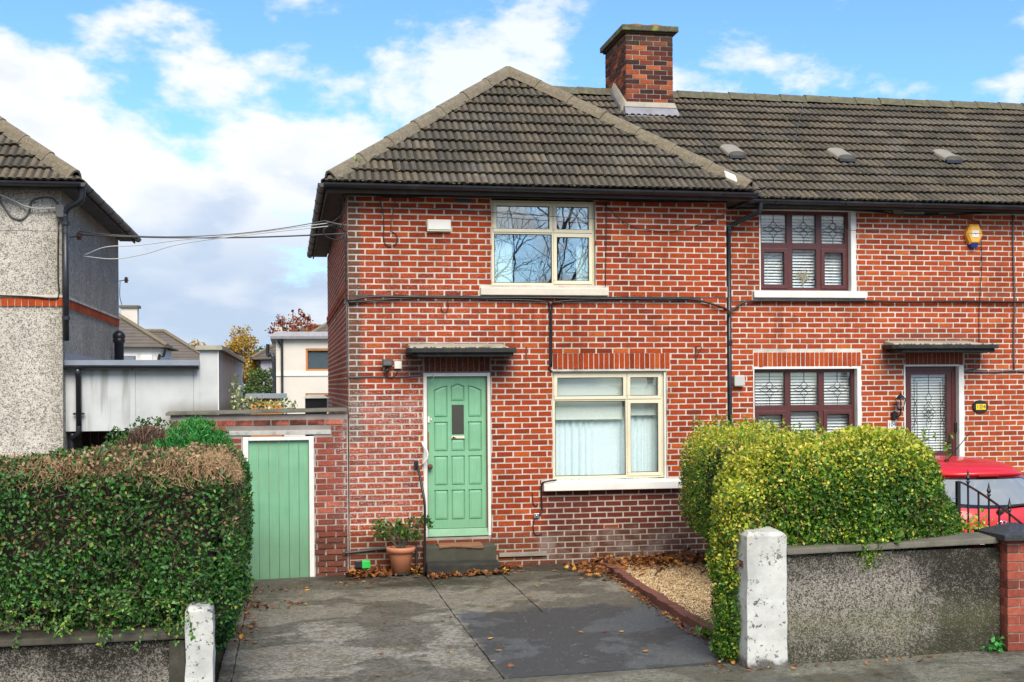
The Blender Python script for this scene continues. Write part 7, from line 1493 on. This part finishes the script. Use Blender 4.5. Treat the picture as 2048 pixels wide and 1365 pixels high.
# cream house with orange window frames
FH = thing('cream_house', 'cream rendered flat-roofed house with orange window frames behind the gate wall', 'house', (1.5, 44.0, -0.1)); fy = 42.0
m = MB(); grid_slab(m, -1.25, 6.0, -0.3, 4.62, [(0.09, 2.3, 3.14, 4.18), (0.07, 1.6, 1.2, 2.11)], lambda mm, a, b, c, d: mm.box(a, b, fy, fy + 0.3, c, d)); m.build('wall', M['cream_render'], FH)
box(-1.25, -0.95, fy + 0.301, 50, -0.3, 4.62).build('wall', M['cream_render'], FH); m = MB(); m.box(-1.255, 6, fy - 0.05, fy - 0.001, 2.92, 3.10); m.build('string_course', M['sill_white'], FH)
m = MB(); m.box(-1.50, 6.2, fy - 0.30, 50, 4.621, 4.74); m.hexa([(-1.5, fy - 0.30, 4.7405), (6.2, fy - 0.30, 4.7405), (6.2, 50, 4.7405), (-1.5, 50, 4.7405)], [(-1.3, fy - 0.2, 4.95), (6.2, fy - 0.2, 4.95), (6.2, 50, 4.95), (-1.3, 50, 4.95)]); m.build('roof', M['lead'], FH)
far_window(FH, 0.09, 2.3, 3.14, 4.18, fy + 0.08, M['orange_wood']); far_window(FH, 0.07, 1.6, 1.2, 2.11, fy + 0.08, M['orange_wood'], 0)
m = MB(); m.tube([(-0.98, fy - 0.12, 4.6), (-0.98, fy - 0.12, 0)], 0.06, 6); m.tube(curve_pts([(-1.15, fy - 0.3, 4.6), (-1.1, fy - 0.2, 4.45), (-0.98, fy - 0.12, 4.3)]), 0.06, 6); m.build('downpipe', M['black_plastic'], FH)
m = MB(); m.tube(curve_pts([(-1.62, fy + 0.4, 4.4), (-1.62, fy + 0.4, 3.9), (-1.36, fy + 0.3, 3.6), (-1.34, fy + 0.3, 0.2)]), 0.09, 6); m.build('downpipe', M['black_plastic'], FH)
FB = thing('tiled_house', 'tiled hip roof of a house rising behind the flat-roofed cream house', 'house', (5.0, 52.0, -0.1)); box(0.6, 10, 50.5, 56, -0.3, 5.0).build('wall', M['cream_render'], FB); far_roof(FB, 0.3, 12, 50.2, 56.3, 5.0, 0.62, True, False)
FL = thing('lilac_house', 'pale lilac rendered house with a dark roof, far behind the garage parapet', 'house', (-1.0, 64.0, -0.1)); box(-2.35, 4, 62, 68, -0.3, 4.05).build('wall', M['lilac_render'], FL); far_roof(FL, -2.9, 5, 61.6, 68.4, 4.1, 0.62); box(-2.36, 4, 61.95, 61.999, 2.2, 2.38).build('string_course', M['sill_white'], FL); MB().tube([(-2.45, 61.9, 4.0), (-2.45, 61.9, 0)], 0.07, 6).build('downpipe', M['black_plastic'], FL); box(-1.6, -1.2, 61.9, 61.99, 2.55, 2.8).build('notice', M['green_plastic'], FL); MB().lathe([(0.02, -0.01), (0.25, 0.0), (0.02, 0.03)], (-1.35, 61.9, 3.6), 12).build('satellite_dish', M['sill_white'], FL); box(-1.5, -0.9, 64, 64.8, 4.5, 6.2).build('chimney', M['mortar_2'], FL)
FW = thing('white_house', 'white rendered house with a tiled hip roof, far behind the garage roof', 'house', (-9.5, 50.0, -0.2)); box(-14, -6.95, 48, 54, -0.3, 4.4).build('wall', M['white_render'], FW); far_roof(FW, -15, -6.6, 47.6, 54.4, 4.42, 0.62); far_window(FW, -8.9, -8.05, 2.9, 4.1, 47.97, M['sill_white'], 0); box(-7.9, -7.35, 47.85, 47.99, 3.65, 4.05).build('alarm_box', M['sill_white'], FW); m = MB(); m.tube(curve_pts([(-6.7, 47.7, 4.35), (-6.8, 47.8, 4.0), (-7.05, 47.9, 3.7), (-7.05, 47.9, 0)]), 0.07, 6); m.build('downpipe', M['black_plastic'], FW)
cw = box(-9.15, -8.35, 50.6, 51.3, 5.2, 6.55).build('chimney', M['cream_render'], FW); box(-9.25, -8.25, 50.5, 51.4, 6.551, 6.68).build('cap', M['dark_stone'], cw)
FW2 = thing('white_house', 'second tiled roof sloping down to the parapet behind the white far house', 'house', (-7.0, 60.0, -0.2)); box(-13, -5.0, 58, 64, -0.3, 3.6).build('wall', M['white_render'], FW2); far_roof(FW2, -14, -4.6, 57.6, 64.4, 3.62, 0.62)
SHD = thing('garden_shed', 'small shed with a grey felt roof beyond the gate wall', 'shed', (-1.2, 14.0, -0.1)); box(-1.62, -0.9, 14, 15.5, -0.1, 2.16).build('wall', M['orange_wood'], SHD); box(-1.75, -0.78, 13.9, 15.6, 2.161, 2.27).build('roof', M['grey_felt'], SHD)
SH2 = thing('garden_lantern', 'small glazed box with a pale pitched top seen over the gate wall', 'lantern', (-0.35, 5.0, -0.1)); box(-0.48, -0.12, 5, 5.3, 1.0, 2.24).build('body', M['iron_black'], SH2); m = MB(); m.hexa([(-0.53, 4.95, 2.241), (-0.07, 4.95, 2.241), (-0.07, 5.35, 2.241), (-0.53, 5.35, 2.241)], [(-0.42, 5.05, 2.30), (-0.18, 5.05, 2.30), (-0.18, 5.25, 2.30), (-0.42, 5.25, 2.30)]); m.build('lid', M['sill_white'], SH2)

def leafy_tree(name, label, x, y, h, ells, count, size, mat, seed, trunk=0.16):
    t = thing(name, label, 'tree', (x, y, -0.1)); rr = random.Random(seed); m = MB(); m.tube(curve_pts([(x, y, -0.1), (x + rr.uniform(-0.15, 0.15), y, h * 0.4), (x + rr.uniform(-0.2, 0.2), y, h * 0.8)]), [trunk] * 6 + [trunk * 0.6] * 6 + [trunk * 0.25], 7)
    for k in range(16):
        e = rr.choice(ells); m.tube(curve_pts([(x, y, h * rr.uniform(0.3, 0.6)), (x + (e[0] - x) * 0.5, y + rr.uniform(-0.5, 0.5), (h * 0.45 + e[2]) / 2), (e[0] + rr.uniform(-0.7, 0.7) * e[3], e[1] + rr.uniform(-0.6, 0.6) * e[4], e[2] + rr.uniform(-0.5, 0.7) * e[5])], 3), [0.05] * 5 + [0.02] * 2, 4)
    m.build('trunk', M['bark'], t); s = lambda P: sdf_ell(P, ells); E = np.array(ells); lo = (E[:, :3] - E[:, 3:]).min(0) - 0.3; hi = (E[:, :3] + E[:, 3:]).max(0) + 0.3
    foliage(t, s, lo, hi, count, size, 0.35, lambda P, G, r: r.uniform(0, 1, len(P)), mat, 0.8, 0.35, seed, lambda P, s_, r: lowfreq(P, 3.5, seed) > -0.35, -0.2, 1.0, 'crown'); return t
leafy_tree('birch_tree', 'golden birch tree rising behind the garage parapet', -3.9, 66, 6.6, [(-3.7, 66, 4.9, 0.85, 0.8, 1.3), (-3.0, 66, 3.5, 0.8, 0.8, 1.1), (-4.2, 66, 3.6, 0.7, 0.7, 1.2), (-2.7, 66, 2.4, 0.7, 0.7, 1.0)], 5200, (0.10, 0.2), M['birch_gold'], 101)
leafy_tree('birch_tree', 'small golden birch tree left of the garage parapet', -6.6, 68, 5.6, [(-6.5, 68, 4.4, 0.9, 0.8, 0.95), (-6.2, 68, 3.4, 0.9, 0.8, 0.9)], 2600, (0.10, 0.2), M['birch_gold'], 102)
leafy_tree('pine_tree', 'dark green tree beside the golden birch', -2.6, 75, 5.6, [(-2.4, 75, 4.3, 1.0, 0.9, 0.8), (-2.0, 75, 3.4, 1.2, 0.9, 0.9)], 3000, (0.12, 0.25), M['far_green'], 103)
leafy_tree('willow_bush', 'light yellow-green bushy tree below the golden birch', -2.5, 52, 3.6, [(-2.3, 52, 2.2, 0.9, 0.7, 1.2), (-1.7, 52, 1.6, 0.7, 0.6, 0.9)], 4200, (0.07, 0.14), M['far_green'], 104)
leafy_tree('maple_tree', 'red-leaved tree showing above the cream house', -0.6, 60, 6.8, [(-0.9, 60, 5.9, 0.9, 0.7, 0.7), (0.1, 60, 6.0, 0.8, 0.7, 0.75), (0.9, 60, 5.6, 0.9, 0.7, 0.6)], 1300, (0.10, 0.2), M['far_red'], 105)

# bare street trees across the road behind the camera, mirrored in the windows
def bare_tree(x, y, h, seed, label):
    rr = random.Random(seed); m = MB(); t = thing('bare_tree', label, 'tree', (x, y, 0.1), 'bare street trees across the road')
    def grow(p, d, L, r_, lvl):
        q = p + d * L; mid = p.lerp(q, 0.5) + Vector((rr.gauss(0, 1), rr.gauss(0, 1), rr.gauss(0, 0.5))) * L * 0.05
        m.tube([p, mid, q], [r_, r_ * 0.85, r_ * 0.68], 6 if lvl < 2 else (4 if lvl < 4 else 3), False)
        if lvl >= 6: return
        for k in range(3 if lvl < 5 else 2):
            nd = (d * (1.0 if k == 0 else 0.75) + Vector((rr.gauss(0, 1), rr.gauss(0, 1), rr.gauss(0.15, 0.5))) * (0.28 if k == 0 else 0.55)).normalized(); nd.z = max(nd.z, -0.1)
            grow(q if k == 0 else p.lerp(q, rr.uniform(0.5, 1)), nd.normalized(), L * rr.uniform(0.68, 0.86), r_ * (0.68 if k == 0 else 0.48), lvl + 1)
    grow(Vector((x, y, 0.0)), Vector((rr.uniform(-0.05, 0.05), rr.uniform(-0.05, 0.05), 1)).normalized(), h * 0.24, 0.20, 0); m.build('trunk', M['bark'], t)
for i, (x, y, h) in enumerate(((4.5, -27.5, 13.5), (8.3, -29.0, 15), (12.2, -27.0, 13), (16.5, -28.5, 14), (20.5, -27.5, 13.5), (0.0, -29.5, 14))):
    bare_tree(x, y, h, 500 + i, ['first', 'second', 'third', 'fourth', 'fifth', 'sixth'][i] + ' bare-branched street tree mirrored in the upstairs windows')
